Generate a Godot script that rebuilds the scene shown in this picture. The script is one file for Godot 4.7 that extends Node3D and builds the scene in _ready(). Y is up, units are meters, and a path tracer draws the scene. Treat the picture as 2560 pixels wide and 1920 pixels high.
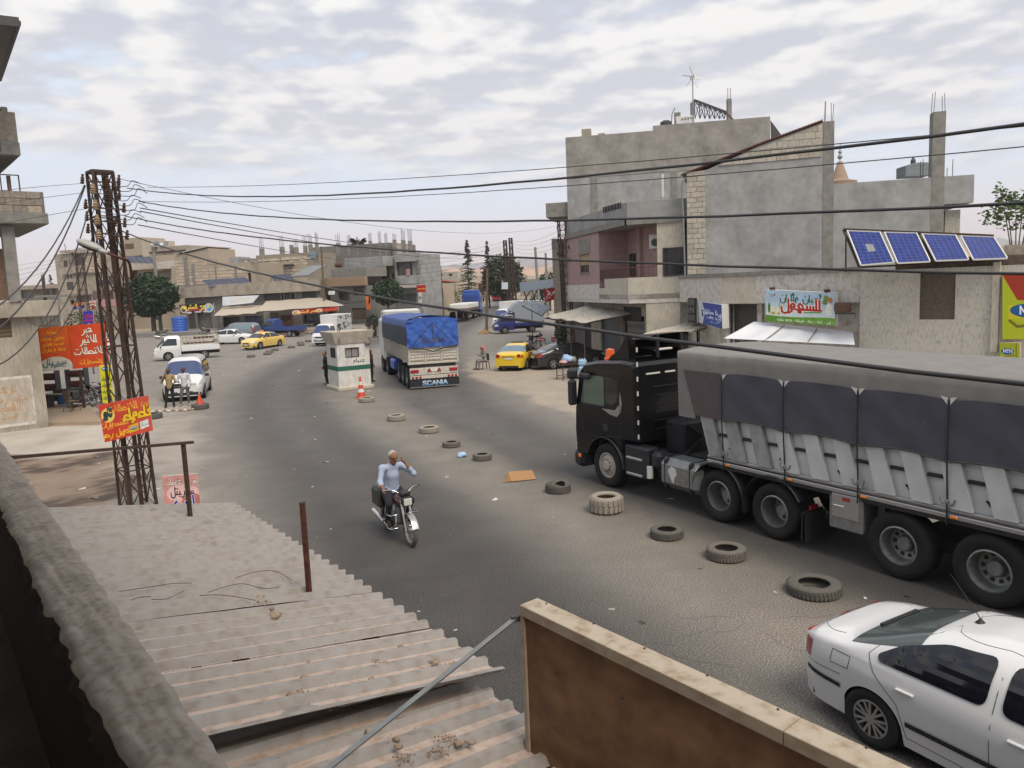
extends Node3D
# A street corner seen from a first-floor balcony: trucks on a bend,unfinished concrete houses,shops.
# World: y up,metres,the eye stands at (0,EYE,0) and looks along -z.

const EYE := 4.75
const FOC := 1925.0        # focal length in pixels of a 2560 x 1920 photograph
var cam_basis := Basis.from_euler(Vector3(deg_to_rad(-7.25),0,deg_to_rad(-2.4)))
var rng := RandomNumberGenerator.new()
var M := {}                # materials
var T := {}                # textures

class MB:                  # a mesh under construction; corners are given counter-clockwise seen from outside
	var v := PackedVector3Array()
	var n := PackedVector3Array()
	var u := PackedVector2Array()
	var c := PackedColorArray()
	var col := Color.WHITE
	var xf := Transform3D.IDENTITY
	func t3(a: Vector3,b: Vector3,d: Vector3,na: Vector3,nb: Vector3,nd: Vector3,ua := Vector2.ZERO,ub := Vector2.ZERO,ud := Vector2.ZERO) -> void:
		v.append(xf * a); v.append(xf * d); v.append(xf * b)
		n.append((xf.basis * na).normalized()); n.append((xf.basis * nd).normalized()); n.append((xf.basis * nb).normalized())
		u.append(ua); u.append(ud); u.append(ub)
		c.append(col); c.append(col); c.append(col)
	func tri(a: Vector3,b: Vector3,d: Vector3) -> void:
		var m := (b - a).cross(d - a).normalized()
		t3(a,b,d,m,m,m)
	func quad(a: Vector3,b: Vector3,d: Vector3,e: Vector3) -> void:
		var m := (b - a).cross(d - a) + (d - a).cross(e - a)
		m = m.normalized()
		t3(a,b,d,m,m,m,Vector2(0,1),Vector2(1,1),Vector2(1,0))
		t3(a,d,e,m,m,m,Vector2(0,1),Vector2(1,0),Vector2(0,0))
	func squad(a: Vector3,b: Vector3,d: Vector3,e: Vector3,na: Vector3,nb: Vector3,nd: Vector3,ne: Vector3) -> void:
		t3(a,b,d,na,nb,nd); t3(a,d,e,na,nd,ne)
	func box(ctr: Vector3,s: Vector3,r := 0.0) -> void:
		if r > 0.0:
			cham(ctr,s,r); return
		var h := s / 2
		for k in 3:
			for sg in [-1.0,1.0]:
				var a := Vector3.ZERO; a[k] = sg
				var b := Vector3.ZERO; b[(k + 1) % 3] = sg
				var d := Vector3.ZERO; d[(k + 2) % 3] = 1.0
				quad(ctr + (a - b - d) * h,ctr + (a + b - d) * h,ctr + (a + b + d) * h,ctr + (a - b + d) * h)
	func cham(ctr: Vector3,s: Vector3,r: float) -> void:   # a box with chamfered edges
		var h := s / 2
		r = minf(r,minf(h.x,minf(h.y,h.z)) * 0.95)
		var i := h - Vector3(r,r,r)
		for k in 3:
			var k1 := (k + 1) % 3
			var k2 := (k + 2) % 3
			for sg in [-1.0,1.0]:
				var p := []
				for q in [[-1,-1],[1,-1],[1,1],[-1,1]]:
					var w := ctr
					w[k] += sg * h[k]; w[k1] += q[0] * i[k1] * sg; w[k2] += q[1] * i[k2]
					p.append(w)
				quad(p[0],p[1],p[2],p[3])
				for s2 in [-1.0,1.0]:                          # edges between axes k and k1
					var a := ctr; a[k] += sg * h[k]; a[k1] += s2 * i[k1]
					var b := ctr; b[k] += sg * i[k]; b[k1] += s2 * h[k1]
					var a0 := a; a0[k2] -= i[k2]
					var a1 := a; a1[k2] += i[k2]
					var b0 := b; b0[k2] -= i[k2]
					var b1 := b; b1[k2] += i[k2]
					if sg * s2 > 0: quad(a0,b0,b1,a1)
					else: quad(b0,a0,a1,b1)
		for sx in [-1.0,1.0]:
			for sy in [-1.0,1.0]:
				for sz in [-1.0,1.0]:
					var a := ctr + Vector3(sx * h.x,sy * i.y,sz * i.z)
					var b := ctr + Vector3(sx * i.x,sy * h.y,sz * i.z)
					var d := ctr + Vector3(sx * i.x,sy * i.y,sz * h.z)
					if sx * sy * sz > 0: tri(a,b,d)
					else: tri(a,d,b)
	func bar(p: Vector3,q: Vector3,w: float,h: float,up := Vector3.UP) -> void:   # a straight member of w x h section
		var z := (q - p)
		var l := z.length()
		if l < 1e-6: return
		z /= l
		var x := up.cross(z)
		if x.length() < 1e-3: x = Vector3.RIGHT.cross(z)
		if x.length() < 1e-3: x = Vector3.FORWARD.cross(z)
		x = x.normalized()
		var keep := xf
		xf = xf * Transform3D(Basis(x,z.cross(x),z),(p + q) / 2)
		box(Vector3.ZERO,Vector3(w,h,l))
		xf = keep
	func tube(pts: Array,r: float,k := 6,r1 := -1.0) -> void:
		var x := Vector3.ZERO
		var old := []
		var on := []
		for i in pts.size():
			var d: Vector3 = (pts[mini(i + 1,pts.size() - 1)] - pts[maxi(i - 1,0)]).normalized()
			if x == Vector3.ZERO:
				x = d.cross(Vector3.UP if absf(d.y) < 0.9 else Vector3.RIGHT).normalized()
			x = (x - d * x.dot(d)).normalized()
			var y := d.cross(x)
			var ring := []
			var rn := []
			var rr := r if r1 < 0 else lerpf(r,r1,float(i) / (pts.size() - 1))
			for j in k + 1:
				var m := x * cos(TAU * j / k) + y * sin(TAU * j / k)
				ring.append(pts[i] + m * rr); rn.append(m)
			if i > 0:
				for j in k:
					squad(old[j],old[j + 1],ring[j + 1],ring[j],on[j],on[j + 1],rn[j + 1],rn[j])
			else: fan(ring,-d)
			if i == pts.size() - 1: fan(ring,d)
			old = ring; on = rn
	func fan(ring: Array,m: Vector3) -> void:
		for j in range(1,ring.size() - 2):
			if ((ring[j] - ring[0]).cross(ring[j + 1] - ring[0])).dot(m) > 0: t3(ring[0],ring[j],ring[j + 1],m,m,m)
			else: t3(ring[0],ring[j + 1],ring[j],m,m,m)
	func cyl(p: Vector3,q: Vector3,r: float,r1 := -1.0,k := 12) -> void:
		tube([p,q],r,k,r if r1 < 0 else r1)
	func lathe(prof: Array,k := 24,smooth := false) -> void:   # profile of (radius,y) going up on the outside
		for i in prof.size() - 1:
			var a: Vector2 = prof[i]
			var b: Vector2 = prof[i + 1]
			if a.is_equal_approx(b): continue
			var m := Vector2(b.y - a.y,a.x - b.x).normalized()
			var ma := m
			var mb := m
			if smooth:
				if i > 0:
					var q: Vector2 = a - prof[i - 1]
					if q.length() > 0: ma = (m + Vector2(q.y,-q.x).normalized()).normalized()
				if i < prof.size() - 2:
					var q2: Vector2 = prof[i + 2] - b
					if q2.length() > 0: mb = (m + Vector2(q2.y,-q2.x).normalized()).normalized()
			for j in k:
				var e := Vector3(cos(TAU * j / k),0,-sin(TAU * j / k))
				var f := Vector3(cos(TAU * (j + 1) / k),0,-sin(TAU * (j + 1) / k))
				var up := Vector3.UP
				squad(e * a.x + up * a.y,f * a.x + up * a.y,f * b.x + up * b.y,e * b.x + up * b.y,e * ma.x + up * ma.y,f * ma.x + up * ma.y,f * mb.x + up * mb.y,e * mb.x + up * mb.y)
	func grid(rows: Array,uvs := false) -> void:                # smooth sheet; rows[i][j]; outside is (d/dj) x (d/di)
		var h := rows.size()
		var w: int = rows[0].size()
		var nn := []
		for i in h:
			var r := PackedVector3Array()
			for j in w:
				var m: Vector3 = (rows[i][mini(j + 1,w - 1)] - rows[i][maxi(j - 1,0)]).cross(rows[mini(i + 1,h - 1)][j] - rows[maxi(i - 1,0)][j])
				r.append(m.normalized() if m.length() > 1e-12 else Vector3.UP)
			nn.append(r)
		for i in h - 1:
			for j in w - 1:
				var q := [Vector2.ZERO,Vector2.ZERO,Vector2.ZERO,Vector2.ZERO]
				if uvs: q = [Vector2(float(j) / (w - 1),1 - float(i) / (h - 1)),Vector2(float(j + 1) / (w - 1),1 - float(i) / (h - 1)),Vector2(float(j + 1) / (w - 1),1 - float(i + 1) / (h - 1)),Vector2(float(j) / (w - 1),1 - float(i + 1) / (h - 1))]
				t3(rows[i][j],rows[i][j + 1],rows[i + 1][j + 1],nn[i][j],nn[i][j + 1],nn[i + 1][j + 1],q[0],q[1],q[2])
				t3(rows[i][j],rows[i + 1][j + 1],rows[i + 1][j],nn[i][j],nn[i + 1][j + 1],nn[i + 1][j],q[0],q[2],q[3])
	func prism(poly: PackedVector2Array,z0: float,z1: float,flip := false) -> void:   # an outline in x,y drawn out along z
		if Geometry2D.is_polygon_clockwise(poly): poly.reverse()
		var ix := Geometry2D.triangulate_polygon(poly)
		for i in range(0,ix.size(),3):
			var a := poly[ix[i]]
			var b := poly[ix[i + 1]]
			var d := poly[ix[i + 2]]
			if (b - a).cross(d - a) < 0:
				var e := b; b = d; d = e
			tri(Vector3(a.x,a.y,z1),Vector3(b.x,b.y,z1),Vector3(d.x,d.y,z1))
			tri(Vector3(a.x,a.y,z0),Vector3(d.x,d.y,z0),Vector3(b.x,b.y,z0))
		for i in poly.size():
			var a := poly[i]
			var b := poly[(i + 1) % poly.size()]
			quad(Vector3(a.x,a.y,z0),Vector3(b.x,b.y,z0),Vector3(b.x,b.y,z1),Vector3(a.x,a.y,z1))
	func sph(ctr: Vector3,r: Vector3,k := 12,wob := 0.0,sd := 0) -> void:
		var rows := []
		var nz := FastNoiseLite.new()
		nz.seed = sd; nz.frequency = 0.9
		for i in k / 2 + 1:
			var th := PI * i / (k / 2) - PI / 2
			var row := PackedVector3Array()
			for j in k + 1:
				var d := Vector3(cos(th) * cos(TAU * j / k),sin(th),-cos(th) * sin(TAU * j / k))
				row.append(ctr + d * r * (1.0 + wob * nz.get_noise_3dv(d * 1.6)))
			rows.append(row)
		grid(rows)
	func mesh() -> ArrayMesh:
		var a := []
		a.resize(Mesh.ARRAY_MAX)
		a[Mesh.ARRAY_VERTEX] = v; a[Mesh.ARRAY_NORMAL] = n; a[Mesh.ARRAY_TEX_UV] = u; a[Mesh.ARRAY_COLOR] = c
		var m := ArrayMesh.new()
		m.add_surface_from_arrays(Mesh.PRIMITIVE_TRIANGLES,a)
		return m

func mb() -> MB: return MB.new()

func put(called: String,m: MB,mat: Material,par: Node = self,label := "") -> MeshInstance3D:
	var o := MeshInstance3D.new()
	o.name = called
	o.mesh = m.mesh()
	o.mesh.surface_set_material(0,mat)
	par.add_child(o,true)
	if label: o.set_meta("label",label)
	return o

func tag(o: Node,label: String,category := "",group := "",kind := "") -> Node:
	if label: o.set_meta("label",label)
	if category: o.set_meta("category",category)
	if group: o.set_meta("group",group)
	if kind: o.set_meta("kind",kind)
	return o

func thing(called: String,label: String,category: String,at_ := Vector3.ZERO,turn := 0.0,group := "") -> Node3D:
	var o := Node3D.new()
	o.name = called
	add_child(o,true)
	o.position = at_; o.rotation.y = turn
	tag(o,label,category,group)
	return o

func struct(called: String,m: MB,mat: Material,label := "") -> MeshInstance3D:
	var o := put(called,m,mat)
	tag(o,label,"","","structure")
	return o

func copy_of(o: Node3D,label: String,at_: Vector3,turn: float) -> Node3D:
	var d := o.duplicate()
	d.name = String(o.name).rstrip("0123456789")
	add_child(d,true)
	d.position = at_; d.rotation.y = turn
	if label: d.set_meta("label",label)
	return d

# --- finding places: what the photograph shows at a pixel,on the ground,at a depth or on an upright plane
func ray(x: float,y: float) -> Vector3:
	return cam_basis * V((x - 1280.0) / FOC,(960.0 - y) / FOC,-1.0)
func rise(z: float) -> float:                    # the street climbs gently beyond the junction
	return maxf(0.0,(-z - 66.0) * 0.02) if z > -400 else 6.7
func on_ground(x: float,y: float,h := 0.0) -> Vector3:
	var d := ray(x,y)
	var p := Vector3.ZERO
	var z := -40.0
	for i in 30:
		p = V(0,EYE,0) + d * ((h + rise(z) - EYE) / d.y)
		z = lerpf(z,clampf(p.z,-390,-1),0.5)
	return p
func at(x: float,y: float,depth: float) -> Vector3:
	var d := ray(x,y)
	return V(0,EYE,0) + d * (depth / -d.z)
func heading(d: Vector3) -> float: return atan2(-d.z,d.x)

# --- colours and materials
func lin(r: float,g: float,b: float) -> Color: return Color(r,g,b).linear_to_srgb()

func noise_tex(key: String,sd: int,freq: float,oct: int,ramp: Array,size := 512,cell := false,normal := 0.0) -> Texture2D:
	var nz := FastNoiseLite.new()
	nz.seed = sd; nz.frequency = freq
	nz.noise_type = FastNoiseLite.TYPE_CELLULAR if cell else FastNoiseLite.TYPE_SIMPLEX_SMOOTH
	nz.fractal_octaves = oct
	if oct < 2: nz.fractal_type = FastNoiseLite.FRACTAL_NONE
	var t := NoiseTexture2D.new()
	t.width = size; t.height = size; t.seamless = true; t.noise = nz
	if normal > 0.0:
		t.as_normal_map = true; t.bump_strength = normal
	if ramp:
		var g := Gradient.new()
		g.offsets = PackedFloat32Array(ramp.map(func(q): return q[0]))
		g.colors = PackedColorArray(ramp.map(func(q): return q[1] if q[1] is Color else Color(q[1],q[1],q[1])))
		t.color_ramp = g
	T[key] = t
	return t

func mat(key: String,color: Color,rough := 0.8,o := {}) -> StandardMaterial3D:
	var m := StandardMaterial3D.new()
	m.resource_name = key
	m.albedo_color = color; m.roughness = rough
	m.metallic = o.get("metal",0.0)
	m.metallic_specular = o.get("spec",0.5)
	if o.has("tex"):
		m.albedo_texture = T[o.tex]
		m.uv1_triplanar = true; m.uv1_world_triplanar = o.get("world",false)
		var s = o.get("scale",1.0)
		m.uv1_scale = s if s is Vector3 else V(s,s,s)
	if o.has("detail"):
		m.detail_enabled = true; m.detail_albedo = T[o.detail]; m.detail_blend_mode = BaseMaterial3D.BLEND_MODE_MUL
		m.detail_uv_layer = BaseMaterial3D.DETAIL_UV_2
		m.uv2_triplanar = true; m.uv2_world_triplanar = o.get("world",false)
		var s2 = o.get("dscale",4.0)
		m.uv2_scale = s2 if s2 is Vector3 else V(s2,s2,s2)
	if o.has("hm"):
		m.heightmap_enabled = true; m.heightmap_texture = T[o.hm]; m.heightmap_scale = o.get("hms",1.0)
		if not o.has("tex"):
			m.uv1_triplanar = true
			m.uv1_scale = Vector3.ONE * o.get("scale",1.0)
	if o.get("vc",false): m.vertex_color_use_as_albedo = true
	if o.has("coat"):
		m.clearcoat_enabled = true; m.clearcoat = o.coat; m.clearcoat_roughness = 0.06
	if o.get("glass",0.0) > 0.0:
		m.transparency = BaseMaterial3D.TRANSPARENCY_ALPHA
		m.albedo_color.a = o.glass
	if o.has("back"):
		m.backlight_enabled = true; m.backlight = o.back
	M[key] = m
	return m

func make_materials() -> void:
	noise_tex("grain",1,0.22,3,[[0.0,0.78],[0.45,0.92],[1.0,1.0]])
	noise_tex("blotch",2,0.012,5,[[0.1,0.84],[0.5,0.94],[0.9,1.0]])
	noise_tex("soft",3,0.008,4,[[0.1,0.92],[0.9,1.0]])
	noise_tex("asphalt",4,0.16,3,[[0.1,0.56],[0.5,0.72],[0.66,0.84],[0.8,1.0]],1024)
	noise_tex("peel",5,0.02,5,[[0.0,Color(0.8,0.82,0.85)],[0.2,Color(0.88,0.9,0.92)],[0.24,Color(0.97,0.97,0.96)],[0.65,Color(1,0.99,0.97)],[1.0,Color(0.93,0.9,0.85)]])
	noise_tex("rust",6,0.03,5,[[0.1,Color(0.6,0.5,0.44)],[0.5,Color(0.85,0.78,0.74)],[0.9,Color(1,0.97,0.95)]])
	noise_tex("dirt",7,0.02,6,[[0.05,Color(0.82,0.77,0.72)],[0.35,Color(0.95,0.93,0.91)],[0.6,Color(1,1,1)]])
	noise_tex("bump",8,0.03,3,[])
	noise_tex("weave",9,0.4,1,[[0.0,0.8],[1.0,1.0]],256)
	noise_tex("crack",10,0.025,3,[[0.0,0.55],[0.05,0.8],[0.12,1.0],[1.0,1.0]],512,true)
	noise_tex("streak",11,0.03,5,[[0.05,0.82],[0.4,0.96],[0.7,1.0]])
	var w := {"world": true}
	mat("concrete",lin(0.30,0.29,0.265),0.92,{"tex": "blotch","scale": 0.35,"detail": "grain","dscale": 1.6,"hm": "bump","hms": 0.15})
	mat("concrete_dark",lin(0.235,0.225,0.205),0.92,{"tex": "blotch","scale": 0.5,"detail": "grain","dscale": 2.2,"hm": "bump","hms": 0.18})
	mat("plaster_grey",lin(0.37,0.375,0.37),0.92,{"tex": "blotch","scale": 0.1,"detail": "soft","dscale": 0.5,"hm": "bump","hms": 0.12})
	mat("plaster_beige",lin(0.40,0.355,0.29),0.92,{"tex": "blotch","scale": 0.13,"detail": "streak","dscale": V(0.9,0.1,0.9),"hm": "bump","hms": 0.12})
	mat("plaster_taupe",lin(0.345,0.33,0.30),0.92,{"tex": "blotch","scale": 0.12,"detail": "soft","dscale": 0.5})
	mat("plaster_cream",lin(0.55,0.51,0.42),0.9,{"tex": "soft","scale": 0.3,"detail": "streak","dscale": V(1.2,0.15,1.2)})
	mat("plaster_white",lin(0.60,0.58,0.54),0.9,{"tex": "dirt","scale": 0.3,"detail": "streak","dscale": V(1.6,0.16,1.6)})
	mat("plaster_pink",lin(0.40,0.27,0.25),0.9,{"tex": "soft","scale": 0.4,"detail": "streak","dscale": V(1.2,0.2,1.2)})
	mat("peeling",lin(0.56,0.54,0.49),0.9,{"tex": "peel","scale": 0.3,"detail": "streak","dscale": V(1.3,0.2,1.3),"hm": "peel","hms": 0.2})
	mat("stone",lin(0.52,0.44,0.34),0.92,{"tex": "blotch","scale": 0.9,"detail": "grain","dscale": 2.5,"hm": "bump","hms": 0.36})
	mat("stone_pale",lin(0.56,0.53,0.45),0.92,{"tex": "blotch","scale": 0.9,"detail": "grain","dscale": 2.5,"hm": "bump","hms": 0.36})
	mat("block",lin(0.40,0.355,0.285),0.93,{"tex": "blotch","scale": 0.7,"detail": "grain","dscale": 2.2,"hm": "bump","hms": 0.36})
	mat("mortar",lin(0.2,0.185,0.165),0.95,{"tex": "blotch","scale": 1.1})
	mat("dark_inside",lin(0.035,0.032,0.03),0.95)
	mat("glass",lin(0.02,0.024,0.03),0.06,{"spec": 0.6})
	mat("glass_sky_blue",lin(0.02,0.045,0.14),0.05,{"spec": 0.7})  # reflected sky put into the colour as dark blue
	mat("glass_pale",lin(0.16,0.24,0.27),0.12,{"spec": 0.6})
	mat("rust_steel",lin(0.075,0.052,0.043),0.75,{"tex": "rust","scale": 1.4})
	mat("rust_brown",lin(0.10,0.035,0.025),0.7,{"tex": "rust","scale": 1.0})
	mat("steel",lin(0.30,0.31,0.31),0.45,{"metal": 0.6,"tex": "blotch","scale": 1.2})
	mat("steel_dark",lin(0.06,0.06,0.062),0.55,{"tex": "blotch","scale": 1.2})
	mat("chrome",lin(0.7,0.7,0.7),0.18,{"metal": 1.0})
	mat("alloy",lin(0.42,0.42,0.42),0.35,{"metal": 0.8})
	mat("rubber",lin(0.011,0.011,0.0125),0.85,{"detail": "blotch","dscale": 2.0})
	mat("rubber_dusty",lin(0.15,0.138,0.122),0.95,{"tex": "dirt","scale": 1.5,"hm": "bump","hms": 0.30})
	mat("cable",lin(0.05,0.05,0.052),0.6)
	mat("wood",lin(0.13,0.09,0.06),0.85,{"tex": "streak","scale": V(3,0.4,3)})
	mat("leaf",Color.WHITE,0.75,{"vc": true,"back": lin(0.02,0.035,0.008)})
	mat("bark",lin(0.10,0.08,0.065),0.95,{"tex": "blotch","scale": 2.0})
	mat("vc",Color.WHITE,0.8,{"vc": true})
	mat("vc_cloth",Color.WHITE,0.9,{"vc": true,"detail": "grain","dscale": 6.0})
	mat("red_lamp",lin(0.32,0.01,0.012),0.15,{"coat": 0.5})
	mat("amber_lamp",lin(0.75,0.22,0.02),0.15,{"coat": 0.5})
	mat("clear_lamp",lin(0.55,0.55,0.52),0.08,{"coat": 1.0})
	mat("plate",lin(0.6,0.6,0.57),0.5)
	mat("black_trim",lin(0.016,0.016,0.017),0.6)
	mat("tin_roof",lin(0.44,0.425,0.39),0.6,{"tex": "dirt","scale": 0.5})
	mat("tin_pale",lin(0.50,0.48,0.43),0.7,{"tex": "dirt","scale": 0.3,"detail": "streak","dscale": V(0.3,1,0.3)})
	mat("tin_cream",lin(0.47,0.42,0.35),0.7,{"tex": "dirt","scale": 0.4})

# --- lettering: the strokes of the Arabic letters,x to the left from the joining edge,ten units to the height of an alef
var INK := {
	"ا": ["0 0 1 .1 1.3 1 1.3 10","",2.6,0,""],"أ": ["0 0 1 .1 1.3 1 1.3 8|0 9.4 2.6 9.8|2.4 11.8 .8 11.4 1 10.4 2.2 10","",2.8,0,""],"إ": ["0 0 1 .1 1.3 1 1.3 9|0 -4 2.6 -3.6|2.4 -1.6 .8 -2 1 -3 2.2 -3.4","",2.8,0,""],
	"ب": [".5 3.5 .8 .6 2 0 9 0 10 1 10.3 3.5","0 0 4.5 0|2.2 0 2.2 4",11.5,4.5,"1d"],"ت": [".5 3.5 .8 .6 2 0 9 0 10 1 10.3 3.5","0 0 4.5 0|2.2 0 2.2 4",11.5,4.5,"2u"],"ث": [".5 3.5 .8 .6 2 0 9 0 10 1 10.3 3.5","0 0 4.5 0|2.2 0 2.2 4",11.5,4.5,"3u"],
	"ن": [".3 3.5 .5 -1 2 -3.5 4.5 -4 7 -3 7.8 -.5 7.8 3","0 0 4.5 0|2.2 0 2.2 4",9,4.5,"1u"],"ي": ["0 0 1.5 2.5 3.5 3 4.5 1.8 3 .3 1.5 -1.5 2.5 -4 6 -4.5 9 -3 9.5 0","0 0 4.5 0|2.2 0 2.2 4",10.5,4.5,"2d"],
	"ج": [".5 4.5 3 5.5 7 4.8 3.5 2.5 1.5 -1 2.2 -4.5 5 -6.5 8.5 -6","0 0 3 .3 6.5 4.8 3 5.6 1 4.8|0 0 8 0",9,8,"1d"],"ح": [".5 4.5 3 5.5 7 4.8 3.5 2.5 1.5 -1 2.2 -4.5 5 -6.5 8.5 -6","0 0 3 .3 6.5 4.8 3 5.6 1 4.8|0 0 8 0",9,8,""],"خ": [".5 4.5 3 5.5 7 4.8 3.5 2.5 1.5 -1 2.2 -4.5 5 -6.5 8.5 -6","0 0 3 .3 6.5 4.8 3 5.6 1 4.8|0 0 8 0",9,8,"1u"],
	"د": [".8 6 3.2 4 4 1 3 0 0 0","",5.2,0,""],"ر": [".3 3.5 .8 0 2.5 -3 5.2 -4.5","",5.6,0,""],"ز": [".3 3.5 .8 0 2.5 -3 5.2 -4.5","",5.6,0,"1u"],
	"س": ["0 0 .3 3.5|0 0 3 0 3.2 3.5|3 0 6 0 6.2 3|6 0 6.5 -3 9 -4.3 12 -3.5 13 -1 13 2.5","0 0 9 0|.8 0 .8 3.5|3.6 0 3.6 3.5|6.5 0 6.5 3.8",14,9,""],"ش": ["0 0 .3 3.5|0 0 3 0 3.2 3.5|3 0 6 0 6.2 3|6 0 6.5 -3 9 -4.3 12 -3.5 13 -1 13 2.5","0 0 9 0|.8 0 .8 3.5|3.6 0 3.6 3.5|6.5 0 6.5 3.8",14,9,"3u"],
	"ص": ["0 0 2 2.5 5 4.5 7 4 7.5 2 6 0 0 0|7.5 0 8.3 3|8.3 1 8.5 -3 11 -4.3 14 -3.5 15 -1 15 2.5","0 0 2 2.5 5 4.5 7 4 7.5 2 6 0 0 0|6 0 10 0|9 0 9 3.5",16,10,""],"ط": ["0 0 2 2.5 5 4.5 7 4 7.5 2 6 0 0 0|1.8 0 1.8 10|0 0 8.5 0","0 0 2 2.5 5 4.5 7 4 7.5 2 6 0 0 0|1.8 0 1.8 10|0 0 8.5 0",9.5,8.5,""],
	"ع": ["0 0 2 .5 5 4 3 5 .8 4.2 3.5 1 1.2 -1.5 2 -5 5 -6.3 8.5 -5.5","6 5 3.5 5.8 1.6 4.4 2 2.2 5 1.5|0 0 7 0|2 2.2 .5 0",9,7,""],"ف": ["4.6 2.4 1.4 2.8 1.2 5 3 6.2 4.8 5 4.8 2 3.5 0 12 0 13 1 13.2 3.5","0 0 5.5 0|2.8 0 4.4 1.5 4.5 4.5 2.8 5.8 1.2 4.5 1.4 2.5 4.4 2.2",14.5,5.5,"1u"],"ق": ["4.4 2.6 1.4 2.6 1.4 5.4 3.2 6.2 4.6 4.8 4.8 0 6.5 -3.6 9 -4.2 11.5 -3 12 2","0 0 5.5 0|2.8 0 4.4 1.5 4.5 4.5 2.8 5.8 1.2 4.5 1.4 2.5 4.4 2.2",13,5.5,"2u"],
	"ك": ["1 10 1 1.2 2.2 0 8 0 9 1 9.2 3|3.5 4.5 5.5 5 3.8 6.5 5.8 7.2","0 0 5.5 0 5.2 1.5 2.2 4.8 8 9.5|5.5 0 6.5 0",10.5,6.5,""],"ل": [".8 10 .8 -1 2 -3.6 4.5 -4.2 7 -3 7.6 2","0 0 3.4 0|1.6 0 1.6 10",9,3.4,""],"م": ["0 0 1.2 .3 1.4 2.6 3.2 3.6 4.8 2.4 4.4 .4 1.2 .2|4.8 .3 6.5 .2 7 -1.5 7 -6","0 0 6 0|1 0 1.2 2.6 3 3.6 4.8 2.4 4.8 0",8,6,""],
	"ه": ["0 0 1 .3 1 3.2 2.5 5.4 4.8 4.2 5 1.4 3.5 0 1.2 .3","0 0 7.5 0|1 0 1.6 4.2 3.8 6 5.6 3.6 3.2 .2|3.8 0 3.2 -3 5.2 -3 6 0",6.5,7.5,""],"ة": ["0 0 1 .3 1 3.2 2.5 5.4 4.8 4.2 5 1.4 3.5 0 1.2 .3","",6.5,0,"2u"],"و": ["4.4 2.4 1.4 2.4 1.6 5.2 3.2 5.8 4.6 4.4 4.8 1.5 4 -1.5 6.5 -3.6","",6.2,0,""],
	"ء": ["0 1 4 1.6|3.4 4.6 1.2 4.4 1 2.6 3.4 2","",5,0,""],"-": ["0 2.5 3 2.5","",5,0,""],"١": ["1.5 8 1 0","",4,0,""]," ": ["","",5,0,""],"لا": ["0 0 2 0 1.4 3 1.4 10|2 0 5 2.5 6.5 9.5","",8,0,""],
	"S": ["8 1.5 6 0 3 0 1 1.5 1.5 4 6.5 6 8 8 6 10 3 10 1 8.5","",10,0,""],"C": ["1 8 3 10 6 10 8 8 8 2 6 0 3 0 1 2","",10,0,""],"A": ["0 0 4.5 10 9 0|2 3.5 7 3.5","",10.5,0,""],"N": ["0 0 0 10|8 10 8 0|8 10 0 0","",10,0,""],"I": ["1 0 1 10","",3.5,0,""],"M": ["0 0 0 10 4.5 3 9 10 9 0","",11,0,""],"T": ["0 10 8 10|4 10 4 0","",9.5,0,""],"Y": ["0 10 4 5 8 10|4 5 4 0","",9.5,0,""],"R": ["8 0 8 10 3 10 1 8 3 5 8 5|5 5 1 0","",10,0,""],"E": ["1 0 8 0 8 10 1 10|8 5 2 5","",9.5,0,""],"L": ["1 0 8 0 8 10","",9.5,0,""]}

func stroke(im: Image,a: Vector2,b: Vector2,r: float,col: Color) -> void:
	var w := im.get_width()
	var h := im.get_height()
	var ba := b - a
	var ll := maxf(ba.length_squared(),1e-6)
	for y in range(maxi(0,int(minf(a.y,b.y) - r - 1)),mini(h,int(maxf(a.y,b.y) + r + 2))):
		for x in range(maxi(0,int(minf(a.x,b.x) - r - 1)),mini(w,int(maxf(a.x,b.x) + r + 2))):
			var p := W(x + 0.5,y + 0.5) - a
			var d := (p - ba * clampf(p.dot(ba) / ll,0,1)).length()
			var k := clampf(r - d + 0.5,0,1)
			if k > 0: im.set_pixel(x,y,im.get_pixel(x,y).lerp(col,k))

func shape_word(s: String) -> Array:         # [stroke text,offset to the left,dots,width of the letter]
	var out := []
	var x := 0.0
	var i := 0
	while i < s.length():
		var ch := s[i]
		if ch == "ل" and i + 1 < s.length() and s[i + 1] in ["ا","أ","إ"]:
			ch = "لا"; i += 1
		if INK.has(ch):
			var l: Array = INK[ch]
			var joins: bool = l[1] != "" and i + 1 < s.length() and INK.has(s[i + 1]) and not s[i + 1] in [" ","-","ء"]
			out.append([l[1] if joins else l[0],x,l[4],l[3] if joins else l[2]])
			x += l[3] if joins else l[2]
		i += 1
	out.append(x)
	return out

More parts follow.
